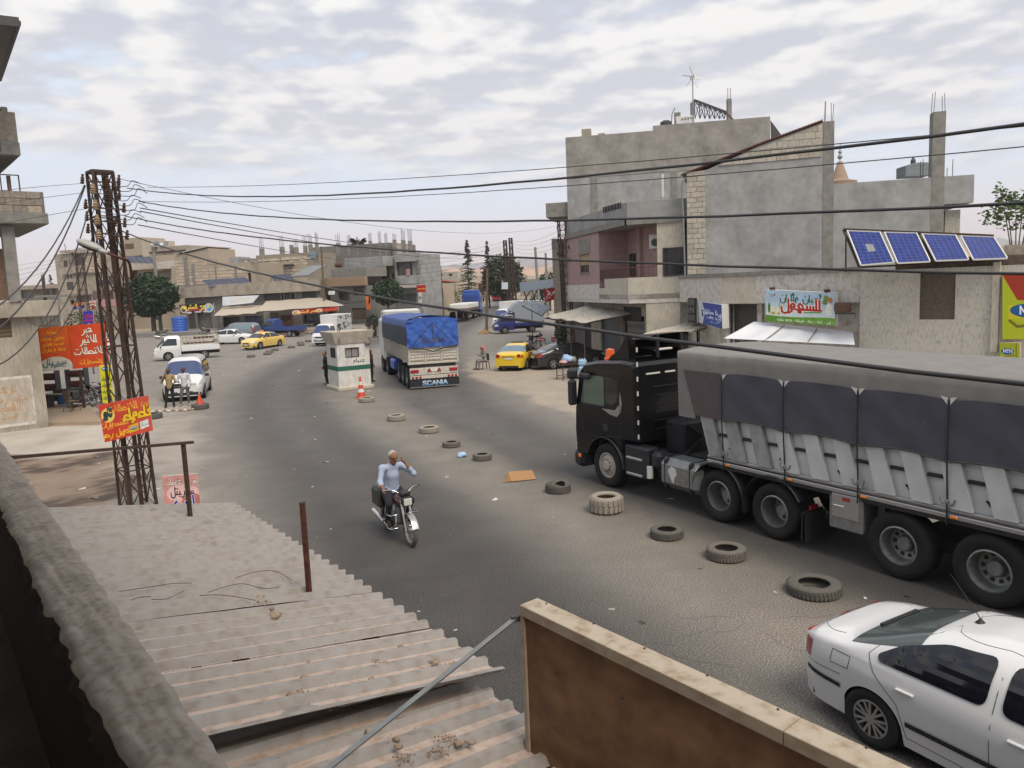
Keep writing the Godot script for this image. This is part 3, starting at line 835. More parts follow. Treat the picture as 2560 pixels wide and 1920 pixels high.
	for q in [[[520,1492],[600,1470],[660,1482],[700,1478]],[[300,1490],[380,1478],[430,1470],[480,1468]],[[380,1510],[420,1508],[460,1488]],[[590,1455],[640,1440],[690,1438],[730,1462]],[[330,1512],[350,1505],[378,1503]],[[500,1500],[560,1499],[640,1512]]]:
		m = mb()
		var pts := []
		for w in q: pts.append(rock_on_roof(w[0],w[1]) + V(0,0.03,0))
		m.tube(smooth_line(pts,6),0.0022,4)
		var k := put("wire",m,M.rust_steel)
		tag(k,ww.pop_front(),"wire","rusty wires on the tin roof")

func rock_on_roof(x: float,y: float) -> Vector3:
	var d := ray(x,y)
	var lo := 0.5
	var hi := 30.0
	for i in 40:
		var k := (lo + hi) / 2
		var p := V(0,EYE,0) + d * k
		if p.y > roof_y(p.dot(outward)) + (0.04 if y < 1780 else -0.075): lo = k
		else: hi = k
	return V(0,EYE,0) + d * lo

func smooth_line(p: Array,k: int) -> Array:
	var out := []
	for i in p.size() - 1:
		for j in k: out.append(p[i].cubic_interpolate(p[i + 1],p[maxi(i - 1,0)],p[mini(i + 2,p.size() - 1)],float(j) / k))
	out.append(p[-1])
	return out

# --- upright house fronts: a node whose x runs along the front and whose z points out of it; openings are found by where the photograph shows them
func front(called: String,label: String,cat: String,a: Vector3,b: Vector3,group := "") -> Node3D:
	a.y = rise(a.z); b.y = a.y
	var o := thing(called,label,cat,a,heading(b - a),group)
	o.set_meta("len",(b - a).length())
	return o
func on_front(o: Node3D,x: float,y: float,z := 0.0) -> Vector2:
	var inv := o.transform.affine_inverse()
	var p := inv * V(0,EYE,0)
	var d := inv.basis * ray(x,y)
	var q := p + d * ((z - p.z) / d.z)
	return W(q.x,q.y)
func seen(o: Node3D,x0: float,y0: float,x1: float,y1: float,z := 0.0) -> Rect2:
	var l := on_front(o,x0,(y0 + y1) / 2,z).x
	var r := on_front(o,x1,(y0 + y1) / 2,z).x
	var t := on_front(o,(x0 + x1) / 2,y0,z).y
	var b := on_front(o,(x0 + x1) / 2,y1,z).y
	return Rect2(l,b,r - l,t - b)
func slab(m: MB,r: Rect2,z0: float,z1: float,bev := 0.0) -> void:
	m.box(V(r.position.x + r.size.x / 2,r.position.y + r.size.y / 2,(z0 + z1) / 2),V(r.size.x,r.size.y,z1 - z0),bev)
func holed(m: MB,w: Rect2,holes: Array,deep := 0.22) -> void:     # a wall face at z = 0 with openings that have reveals
	var us := [w.position.x,w.end.x]
	var hs := [w.position.y,w.end.y]
	for h in holes:
		for q in [h.position.x,h.end.x]: if q > us[0] and q < us[1]: us.append(q)
		for q in [h.position.y,h.end.y]: if q > hs[0] and q < hs[1]: hs.append(q)
	us.sort(); hs.sort()
	for i in us.size() - 1:
		for j in hs.size() - 1:
			var c := W((us[i] + us[i + 1]) / 2,(hs[j] + hs[j + 1]) / 2)
			if us[i + 1] - us[i] < 1e-4 or hs[j + 1] - hs[j] < 1e-4: continue
			if holes.any(func(h): return h.has_point(c)): continue
			m.quad(V(us[i],hs[j],0),V(us[i + 1],hs[j],0),V(us[i + 1],hs[j + 1],0),V(us[i],hs[j + 1],0))
	for h in holes:
		var p := [V(h.position.x,h.position.y,0),V(h.end.x,h.position.y,0),V(h.end.x,h.end.y,0),V(h.position.x,h.end.y,0)]
		var z := V(0,0,-deep)
		for i in 4: m.quad(p[i],p[(i + 1) % 4],p[(i + 1) % 4] + z,p[i] + z)
func shell(m: MB,w: Rect2,holes: Array,deep: float) -> void:      # a closed house: front with openings,sides,back,roof
	holed(m,w,holes)
	var a := V(w.position.x,w.position.y,0)
	var b := V(w.end.x,w.position.y,0)
	var up := V(0,w.size.y,0)
	var z := V(0,0,-deep)
	m.quad(b,b + z,b + z + up,b + up); m.quad(a + z,a,a + up,a + z + up)
	m.quad(b + z,a + z,a + z + up,b + z + up); m.quad(a + up,b + up,b + z + up,a + z + up)
	m.quad(a + V(0.01,0.01,-0.9),b + V(-0.01,0.01,-0.9),b + up + V(-0.01,-0.01,-0.9),a + up + V(0.01,-0.01,-0.9))
func window(o: Node3D,r: Rect2,pane: Material,frame: Material,bars := 1,rows := 0,z := -0.12) -> void:
	var f := mb()
	var t := 0.05
	slab(f,Rect2(r.position.x,r.position.y,r.size.x,t),z,z + 0.06); slab(f,Rect2(r.position.x,r.end.y - t,r.size.x,t),z,z + 0.06)
	slab(f,Rect2(r.position.x,r.position.y + t,t,r.size.y - 2 * t),z,z + 0.06); slab(f,Rect2(r.end.x - t,r.position.y + t,t,r.size.y - 2 * t),z,z + 0.06)
	for i in bars: slab(f,Rect2(r.position.x + r.size.x * (i + 1) / (bars + 1) - 0.02,r.position.y + t,0.04,r.size.y - 2 * t),z + 0.003,z + 0.05)
	for i in rows: slab(f,Rect2(r.position.x + t,r.position.y + r.size.y * (i + 1) / (rows + 1) - 0.012,r.size.x - 2 * t,0.024),z + 0.006,z + 0.045)
	var w := put("window",f,frame,o)
	var p := mb()
	slab(p,Rect2(r.position.x + 0.01,r.position.y + 0.01,r.size.x - 0.02,r.size.y - 0.02),z + 0.015,z + 0.025)
	put("pane",p,pane,w)
func shutter(o: Node3D,r: Rect2,m: Material,called := "shutter",z := -0.15,pitch := 0.09) -> void:    # a rolling shutter,its slats bowed
	var s := mb()
	var n := int(maxf(2,r.size.y / pitch))
	for i in n:
		var y := r.position.y + r.size.y * i / n
		var h := r.size.y / n
		var a := V(r.position.x,y,z)
		var b := V(r.end.x,y,z)
		s.quad(a,b,b + V(0,h * 0.55,0.03),a + V(0,h * 0.55,0.03))
		s.quad(a + V(0,h * 0.55,0.03),b + V(0,h * 0.55,0.03),b + V(0,h,0),a + V(0,h,0))
	put(called,s,m,o)
func bricks(o: Node3D,w: Rect2,ch: float,bl: float,mats: Array,z := 0.0,deep := 0.03,clip := PackedVector2Array(),called := "brick",wob := 1.0) -> void:
	var n := int(round(w.size.y / ch))
	for j in n:
		var y0 := w.position.y + w.size.y * j / n
		var x := w.position.x - (bl * 0.5 if j % 2 else 0.0) * rng.randf_range(0.8,1.1)
		while x < w.end.x - 0.02:
			var l := bl * (1.0 + 0.12 * rng.randf_range(-1,1) * wob)
			var a := maxf(x,w.position.x) + 0.008
			var b := minf(x + l,w.end.x) - 0.008
			x += l
			if b - a < 0.05: continue
			var m := mb()
			var dz := deep + rng.randf_range(-0.008,0.008) * wob
			if clip.is_empty(): m.cham(V((a + b) / 2,y0 + ch / 2,z + dz / 2),V(b - a,w.size.y / n - 0.016,dz),0.012)
			else:
				var q := PackedVector2Array([W(a,y0 + 0.008),W(b,y0 + 0.008),W(b,y0 + w.size.y / n - 0.008),W(a,y0 + w.size.y / n - 0.008)])
				for part in Geometry2D.intersect_polygons(q,clip): m.prism(part,z,z + dz)
			if m.v.size() > 0: put(called,m,mats[rng.randi() % mats.size()],o)
func rebar(o: Node3D,at_: Vector3,w: float,h: float,n := 4) -> void:
	for i in n:
		var m := mb()
		var p := at_ + V((i % 2 - 0.5) * w,0,(i / 2 - 0.5) * w)
		m.tube([p,p + V(rng.randf_range(-0.05,0.05),h * rng.randf_range(0.8,1.05),rng.randf_range(-0.05,0.05))],0.012 if at_.y < 9 or o.position.z > -60 else 0.028,4)
		put("rebar",m,M.rust_steel,o)
func gp(x: float,d: float) -> Vector3:       # a point at a depth under a column of the photograph
	return at(x,715.0 + (1280.0 - x) * 0.042,d) * V(1,0,1)

func right_houses() -> void:
	# 1 the tall grey house
	var o := front("grey_house","tall bare grey concrete house with a wind turbine on its roof","house",gp(1425,52),gp(1925,49.5))
	var top := on_front(o,1640,327).y
	var l: float = o.get_meta("len")
	var m := mb()
	var dark := seen(o,1873,354,1925,372)
	shell(m,Rect2(0,0,l,top),[dark],14.0)
	m.quad(V(0,top - 0.01,-0.01),V(l,top - 0.01,-0.01),V(l,top - 0.01,-13.9),V(0,top - 0.01,-13.9))
	put("wall",m,M.plaster_grey,o)
	m = mb(); slab(m,Rect2(0,top - 2.6,l,2.62),0.0,0.025); m.box(V(l * 0.72,top + 0.16,-0.12),V(l * 0.56,0.32,0.3))
	put("parapet",m,M.plaster_taupe,o)
	for q in [[1477,1494],[1677,1694],[1755,1779]]:
		m = mb(); var r := seen(o,q[0],380,q[1],620)
		slab(m,Rect2(r.position.x,0,r.size.x,top - 2.6 if q[0] < 1700 else top - 1.2),0.0,0.03)
		put("column",m,M.concrete,o)
	for q in [[1454,324,1477,343],[1495,335,1512,340]]:
		m = mb(); var r := seen(o,q[0],q[1],q[2],q[3]); slab(m,Rect2(r.position.x,top,r.size.x,r.size.y),-0.5,0.0,0.02)
		put("roof_block",m,M.plaster_beige,o)
	m = mb()                                                                # slab of the side balcony
	m.box(V(-0.75,on_front(o,1400,523).y,-2.4),V(1.5,0.95,4.2),0.02)
	put("balcony",m,M.concrete,o)
	m = mb(); m.box(V(-0.35,4.0,-4.5),V(0.7,8.0,3)); put("side_wall",m,M.block,o)
	# things on its roof
	var b := V(0,0,0)
	var tp := at(1640,300,51.5)
	var wt := thing("wind_turbine","small six-bladed wind turbine on a mast above the tall grey house","turbine",at(1733,312,51))
	m = mb(); m.tube([Vector3.ZERO,V(0,2.85,0)],0.045,6,0.03); put("mast",m,M.steel,wt)
	m = mb(); m.cyl(V(0,2.9,0.2),V(0,2.9,-0.35),0.09,0.05); m.box(V(0,2.98,-0.5),V(0.02,0.3,0.3)); put("hub",m,M.steel,wt)
	for i in 6:
		m = mb(); m.xf = Transform3D(Basis(V(0,0,1),0.35 + i * TAU / 6),V(0,2.9,0.2))
		m.quad(V(-0.03,0.05,0),V(0.05,0.05,0.03),V(0.02,0.72,0.012),V(-0.03,0.72,0)); m.quad(V(0.05,0.05,0.02),V(-0.03,0.05,-0.01),V(-0.03,0.72,-0.01),V(0.02,0.72,0.002))
		put("blade",m,M.plate,wt)
	var cn := thing("tin_canopy","dark sloped tin canopy on steel trusses on the roof of the tall grey house","canopy",at(1730,300,52.5))
	var c4 := [at(1735,250,52),at(1815,280,51.5),at(1822,290,54.5),at(1742,262,55)]
	m = mb()
	for i in 14:
		var f0 := i / 14.0
		var f1 := (i + 1) / 14.0
		var lift := Vector3.UP * 0.06 * (i % 2)
		m.quad(c4[0].lerp(c4[1],f0) - cn.position + lift,c4[0].lerp(c4[1],f1) - cn.position + lift,c4[3].lerp(c4[2],f1) - cn.position + lift,c4[3].lerp(c4[2],f0) - cn.position + lift)
	m.box((c4[0] + c4[1]) / 2 - cn.position,V(0.05,0.05,0.05)); m.bar(c4[0] - cn.position,c4[1] - cn.position,0.05,0.14)
	put("tin",m,M.steel_dark,cn)
	for i in 7:
		m = mb()
		var p0: Vector3 = c4[0].lerp(c4[1],i / 6.0) - cn.position
		var p1: Vector3 = at(1738 + i * 12,297,52) - cn.position
		m.bar(p0,p1,0.05,0.05)
		if i < 6: m.bar(p1,c4[0].lerp(c4[1],(i + 1) / 6.0) - cn.position,0.035,0.035); m.bar(p0,at(1750 + i * 12,297,52) - cn.position,0.035,0.035)
		put("truss",m,M.steel_dark,cn)
	m = mb(); m.quad(at(1727,260,51.9) - cn.position,at(1732,260,51.9) - cn.position,at(1732,288,51.9) - cn.position,at(1727,288,51.9) - cn.position); m.box(at(1730,274,51.95) - cn.position,V(0.2,0.8,0.05)); put("end_panel",m,M.rust_steel,cn)
	m = mb(); m.bar(at(1815,282,52) - cn.position,at(1840,306,51) - cn.position,0.12,0.05); put("beam",m,M.rust_brown,cn)
	var pl := thing("roof_column","grey concrete column stub with two rebars behind the tin canopy","column",at(1823,320,54))
	m = mb(); m.box(V(0,0.85,0),V(0.29,2.1,0.29),0.01); put("column",m,M.concrete,pl)
	for i in 2: m = mb(); m.tube([V(-0.08 + 0.17 * i,1.85,0),V(-0.08 + 0.17 * i,2.6,0)],0.02,4); put("rebar",m,M.steel_dark,pl)
	var cn2 := thing("lean_to_roof","dark tin lean-to sloping behind the right end of the tall grey house","roof",at(1928,320,50))
	m = mb()
	for i in 10:
		var e := Vector3.UP * 0.05 * (i % 2)
		m.quad(at(1926,298,50 + i * 0.3) - cn2.position + e,at(1958,342,50 + i * 0.3) - cn2.position + e,at(1958,342,50.3 + i * 0.3) - cn2.position + e,at(1926,298,50.3 + i * 0.3) - cn2.position + e)
	m.tri(at(1926,300,49.9) - cn2.position,at(1927,352,49.9) - cn2.position,at(1957,342,49.9) - cn2.position)
	put("tin",m,M.steel_dark,cn2)
	var ob := thing("orange_barrel","round orange barrel lid on the roof edge of the tall grey house","barrel",at(1772,317,51.6))
	m = mb(); m.xf = Transform3D(Basis(Vector3.RIGHT,PI / 2),Vector3.ZERO); m.lathe([W(0,0.2),W(0.28,0.18),W(0.29,0.1),W(0.29,-0.6),W(0,-0.6)].map(func(q): return W(q.x,q.y)),18)
	put("drum",m,mat("orange_plastic",lin(0.62,0.10,0.02),0.5),ob)
	var wb := thing("white_cooler","white louvred cooler casing tilted on the roof of the tall grey house","cooler",at(1711,304,51.8))
	m = mb(); m.xf = Transform3D(Basis(V(0,0,1),0.06),Vector3.ZERO); m.box(Vector3.ZERO,V(1.2,0.62,0.5),0.03); put("casing",m,mat("white_metal",lin(0.66,0.66,0.66),0.5,{"tex": "dirt","scale": 1.0}),wb)
	m = mb(); for i in 4: m.box(V(-0.2 + 0.2 * i,0.1 + 0.02 * i,0.255),V(0.14,0.12,0.01))
	put("louvre",m,M.steel,wb)
	var jk := thing("water_tank","dark water tank and pipes beside the white cooler","tank",at(1665,318,51.8))
	m = mb(); m.lathe([W(0.36,-0.3),W(0.38,0.3),W(0.2,0.42),W(0,0.42)],14); put("tank",m,M.steel_dark,jk)
	m = mb(); m.box(V(0.75,0.45,0),V(0.4,0.9,0.12),0.02); put("slab",m,M.concrete,jk)
	m = mb(); m.tube([V(0.35,0,0),V(0.4,0.8,0),V(0.6,1.2,0)],0.035); m.tube([V(1.75,0.2,0),V(1.75,1.5,0)],0.1,8); m.tube([V(2.2,0.6,0),V(2.25,1.0,0),V(2.1,1.25,0),V(2.3,1.3,0)],0.03); put("pipe",m,M.steel,jk)
	# grey block house left of it
	o = front("block_house","narrow grey block house end left of the pink house","house",gp(1383,58),gp(1404,57.5))
	m = mb(); shell(m,Rect2(0,0,o.get_meta("len"),on_front(o,1393,598).y),[],8.0); put("wall",m,M.block,o)
	m = mb(); slab(m,Rect2(0,on_front(o,1393,622).y,0.64,0.75),0,0.03); put("beam",m,M.concrete,o)

	pink_house()
	gable_house()
	low_shops()

func pink_house() -> void:
	var pa := V(3.9,0,-50.6)
	var pc := V(6.2,0,-40)
	var pr := V(8.9,0,-39.1)
	var o := front("pink_house","two-storey pink and cream plastered house with a corner balcony and red railing","house",pa,pc)
	var l: float = o.get_meta("len")
	var inv := o.transform.affine_inverse()
	var f1 := on_front(o,1560,750).y              # underside of the first floor
	var f2 := on_front(o,1575,561).y              # underside of the roof slab
	var f3 := on_front(o,1575,503).y
	var lg := on_front(o,1497,620).x              # the loggia begins
	var par := on_front(o,1565,696).y
	var win := seen(o,1450,636,1472,682)
	var m := mb()
	holed(m,Rect2(0,f1,lg,f2 - f1),[win],0.3)
	m.quad(V(0,f1,-6),V(0,f1,0),V(0,f3,0),V(0,f3,-6))
	m.quad(V(lg,f1,0),V(lg,f1,-1.7),V(lg,f2,-1.7),V(lg,f2,0))
	m.quad(V(lg,f1,-1.7),V(l + 1,f1,-1.7),V(l + 1,f2,-1.7),V(lg,f2,-1.7))
	m.box(V(lg + 2.1,(f1 + f2) / 2,-1.62),V(0.5,f2 - f1,0.2))
	m.quad(V(lg,f1 + 0.3,-1.7),V(lg,f1 + 0.3,0),V(l,f1 + 0.3,0),V(l,f1 + 0.3,-1.7))
	put("pink_wall",m,M.plaster_pink,o)
	m = mb(); slab(m,Rect2(-0.05,f1,lg + 0.05,par - f1 - 0.25),0.0,0.06); put("plinth",m,M.plaster_white,o)
	m = mb(); slab(m,Rect2(win.position.x - 0.15,win.end.y + 0.05,win.size.x + 0.5,0.85),0.0,0.02); put("plaster_patch",m,M.concrete,o)
	m = mb(); slab(m,Rect2(win.position.x - 0.08,win.position.y - 0.07,win.size.x + 0.16,0.07),-0.1,0.08); slab(m,Rect2(win.position.x - 0.08,win.end.y,win.size.x + 0.16,0.05),-0.1,0.08); put("sill",m,M.concrete,o)
	window(o,win,M.glass,M.wood,3)
	m = mb(); slab(m,Rect2(win.position.x + 0.06,win.position.y + win.size.y * 0.42,win.size.x - 0.12,win.size.y * 0.55),-0.2,-0.02); put("blind",m,mat("reed",lin(0.36,0.27,0.15),0.9,{"tex": "streak","scale": V(6,0.3,6)}),o)
	# roof slab with its parapet,over both fronts
	var c := inv * pr
	var body := [W(0,0),W(l,0),W(c.x,c.z),W(c.x - 1.0,c.z - 9),W(0,-9)]
	for q in [["roof_slab",f2,f2 + 0.3,0.12,M.concrete],["upper_wall",f2 + 0.3,f3,0.02,M.plaster_grey],["floor_slab",f1 - 0.18,f1 + 0.28,0.03,M.plaster_white]]:
		m = mb()
		for i in 5:
			var a: Vector2 = body[i]
			var b: Vector2 = body[(i + 1) % 5]
			var nrm: Vector2 = W(-(b - a).y,(b - a).x).normalized() * (q[3] if i < 2 else 0.0)
			m.quad(V(a.x + nrm.x,q[1],a.y + nrm.y),V(b.x + nrm.x,q[1],b.y + nrm.y),V(b.x + nrm.x,q[2],b.y + nrm.y),V(a.x + nrm.x,q[2],a.y + nrm.y))
		var ring := []
		for p in body: ring.append(p)
		for h in [q[1],q[2]]:
			for i in [[0,1,2],[0,2,3],[0,3,4]]: m.tri(V(ring[i[0]].x,h,ring[i[0]].y),V(ring[i[1]].x,h,ring[i[1]].y),V(ring[i[2]].x,h,ring[i[2]].y))
		put(q[0],m,q[4],o)
	# pierced parapet blocks
	for i in 12:
		m = mb(); var u := on_front(o,1512 + (i / 2) * 7.6,520).x
		var v := on_front(o,1512 + (i / 2) * 7.6,521 - (i / 2) * 2.1 + (i % 2) * 7.0).y
		for k in 2: m.box(V(u + 0.28 * k - 0.14,v,0.03),V(0.16,0.16,0.03))
		put("pierced_block",m,M.dark_inside,o)
	# the right front in its own frame,hung under the same house
	var r := Node3D.new(); r.name = "cream_front"; o.add_child(r)
	r.transform = inv * Transform3D(Basis(Vector3.UP,heading(pr - pc)),pc)
	var rt := o.transform * r.transform
	var fake := Node3D.new(); fake.transform = rt
	var l2 := (pr - pc).length()
	var lo := on_front(fake,1643,630).x
	var w2 := seen(fake,1661,622,1708,686)
	m = mb()
	holed(m,Rect2(lo,f1 - 0.2,l2 - lo,f3 - f1 + 0.22),[w2],0.2)
	m.quad(V(lo,f1,-1.9),V(lo,f1,0),V(lo,f2,0),V(lo,f2,-1.9))
	slab(m,Rect2(0,f2 + 0.3,lo,f3 - f2 - 0.3),-0.1,0.005)
	m.quad(V(l2,0,0),V(l2,0,-8),V(l2,f3,-8),V(l2,f3,0))
	holed(m,Rect2(0.9,0,l2 - 0.9,f1 - 0.15),[],0.2)
	put("cream_wall",m,M.plaster_cream,r)
	m = mb(); slab(m,w2.grow(0.08),-0.05,0.03); m = mb()
	for q in [Rect2(w2.position.x - 0.07,w2.position.y - 0.07,w2.size.x + 0.14,0.07),Rect2(w2.position.x - 0.07,w2.end.y,w2.size.x + 0.14,0.07),Rect2(w2.position.x - 0.07,w2.position.y,0.07,w2.size.y),Rect2(w2.end.x,w2.position.y,0.07,w2.size.y)]: slab(m,q,-0.05,0.05)
	for i in 8: slab(m,Rect2(w2.position.x + w2.size.x * (i + 0.5) / 8 - 0.012,w2.position.y,0.024,w2.size.y),0.0,0.03)
	for i in 4: slab(m,Rect2(w2.position.x,w2.position.y + w2.size.y * (i + 0.5) / 4,w2.size.x,0.024),0.004,0.026)
	put("window_grille",m,mat("blue_black_iron",lin(0.02,0.022,0.035),0.5),r)
	m = mb(); slab(m,w2.grow(-0.01),-0.2,-0.15); put("window",m,M.glass,r)
	# balcony parapet round the corner with the railing
	m = mb(); slab(m,Rect2(0,f1 + 0.02,lo,par - f1),-0.12,0.02); slab(m,Rect2(-0.02,f1 + 0.02,l2 + 0.04,0.5),0.0,0.03); put("balcony_wall",m,M.plaster_cream,r)
	var bl := mb(); slab(bl,Rect2(lg + 0.9,f1 + 0.02,l - lg - 0.92,par - f1),-0.1,0.03); put("balcony_wall",bl,M.plaster_cream,o)
	m = mb(); slab(m,Rect2(lg,f1 + 0.02,0.9,par - f1 - 0.5),-0.1,0.03); put("balcony_step",m,M.plaster_cream,o)
	var red := mat("red_iron",lin(0.10,0.03,0.028),0.6)
	for side in [[o,lg - 0.1,l,-0.05],[r,0.0,lo,-0.05]]:
		m = mb()
		var y0 := par - 0.05
		var y1 := par + 0.55
		m.bar(V(side[1],y1,side[3]),V(side[2],y1,side[3]),0.05,0.05); m.bar(V(side[1],y0 + 0.1,side[3]),V(side[2],y0 + 0.1,side[3]),0.03,0.03)
		var n := int((side[2] - side[1]) / 0.13)
		for i in n: m.bar(V(side[1] + i * 0.13,y0,side[3]),V(side[1] + i * 0.13,y1,side[3]),0.02,0.02)
		put("railing",m,red,side[0])
	m = mb(); slab(m,Rect2(lg + 0.5,f1 + 0.3,1.05,2.2),-1.69,-1.63); put("door",m,M.glass,o)
	m = mb(); for i in 5: slab(m,Rect2(lg + 0.5 + i * 0.25,f1 + 0.3,0.04,2.2),-1.63,-1.61)
	put("door_bars",m,M.steel_dark,o)
	# the shops below,set back under the overhang
	var gw := Node3D.new(); gw.transform = o.transform * Transform3D(Basis(),V(0,0,-1.2))
	m = mb()
	var shops := []
	for q in [[1440,1478],[1503,1550],[1556,1612]]:
		var a := on_front(gw,q[0],830).x
		var b := on_front(gw,q[1],830).x
		shops.append(Rect2(a,0.15,b - a,2.7))
	m.xf = Transform3D(Basis(),V(0,0,-1.2))
	holed(m,Rect2(-0.3,0,l + 0.4,f1 - 0.15),shops,0.25)
	put("ground_floor",m,M.plaster_beige,o)
	for i in 3:
		m = mb(); slab(m,shops[i].grow(-0.02),-1.42,-1.36); put("shop_window",m,[M.dark_inside,mat("slate_door",lin(0.07,0.09,0.11),0.35),M.glass][i],o)
	var tr := on_front(gw,1560,775)
	m = mb(); slab(m,Rect2(tr.x,f1 - 1.25,2.6,0.8),-1.2,-1.17); put("transom",m,M.dark_inside,o)
	# odds and ends on the house
	var ac := thing("air_conditioner","white air conditioner on the side wall of the pink house balcony","air conditioner",rt * V(lo - 0.3,f2 - 0.85,-1.2))
	ac.rotation.y = heading(pr - pc)
	m = mb(); m.box(Vector3.ZERO,V(0.5,0.75,0.32),0.03); put("casing",m,M.plate,ac)
	m = mb(); m.cyl(V(0.06,-0.05,0.16),V(0.06,-0.05,0.172),0.2,0.2,16); put("fan",m,M.steel_dark,ac)
	var ch := thing("flue_pipe","thin white flue pipe on the roof edge of the pink house","pipe",rt * V(on_front(fake,1656,480).x,f3,-0.1))
	m = mb(); m.tube([V(0,-0.1,0),V(0,1.3,0)],0.065,8); put("pipe",m,M.plate,ch)
	m = mb(); m.tube([V(0,1.32,0),V(0,1.42,0)],0.09,8); m.lathe([W(0.11,-0.02),W(0.11,0.0),W(0.05,0.2)],8); put("cap",m,M.steel,ch)
	var im := board(150,176,Color(0.72,0.77,0.80))
	for y in 176: for x in 150: if x + y * 0.4 < 70 or y > 120: im.set_pixel(x,y,im.get_pixel(x,y).lerp(Color(0.80,0.76,0.72),0.7))
	disc(im,W(122,30),W(14,15),Color(0.55,0.65,0.72))
	ink(im,"قاعة",54,34,24,Color(0.78,0.66,0.2),0.2)
	ink(im,"مهند حسن الحر",80,84,30,Color(0.12,0.13,0.16),0.2)
	ink(im,"شراء بيع آجار",70,112,14,Color(0.75,0.35,0.32),0.16); ink(im,"مكتب عقاري",80,134,13,Color(0.75,0.35,0.32),0.16); ink(im,"موبايل",110,164,11,Color(0.3,0.3,0.35),0.16)
	weather(im,0.12,3)
	sign_board("office_sign","pale blue and white office sign hanging below the red railing of the pink house",at(1553,748,42.6),at(1590,748,40.4),at(1590,696,40.4),at(1553,696,42.6),print_mat("print_office",im),M.plate,0.25)

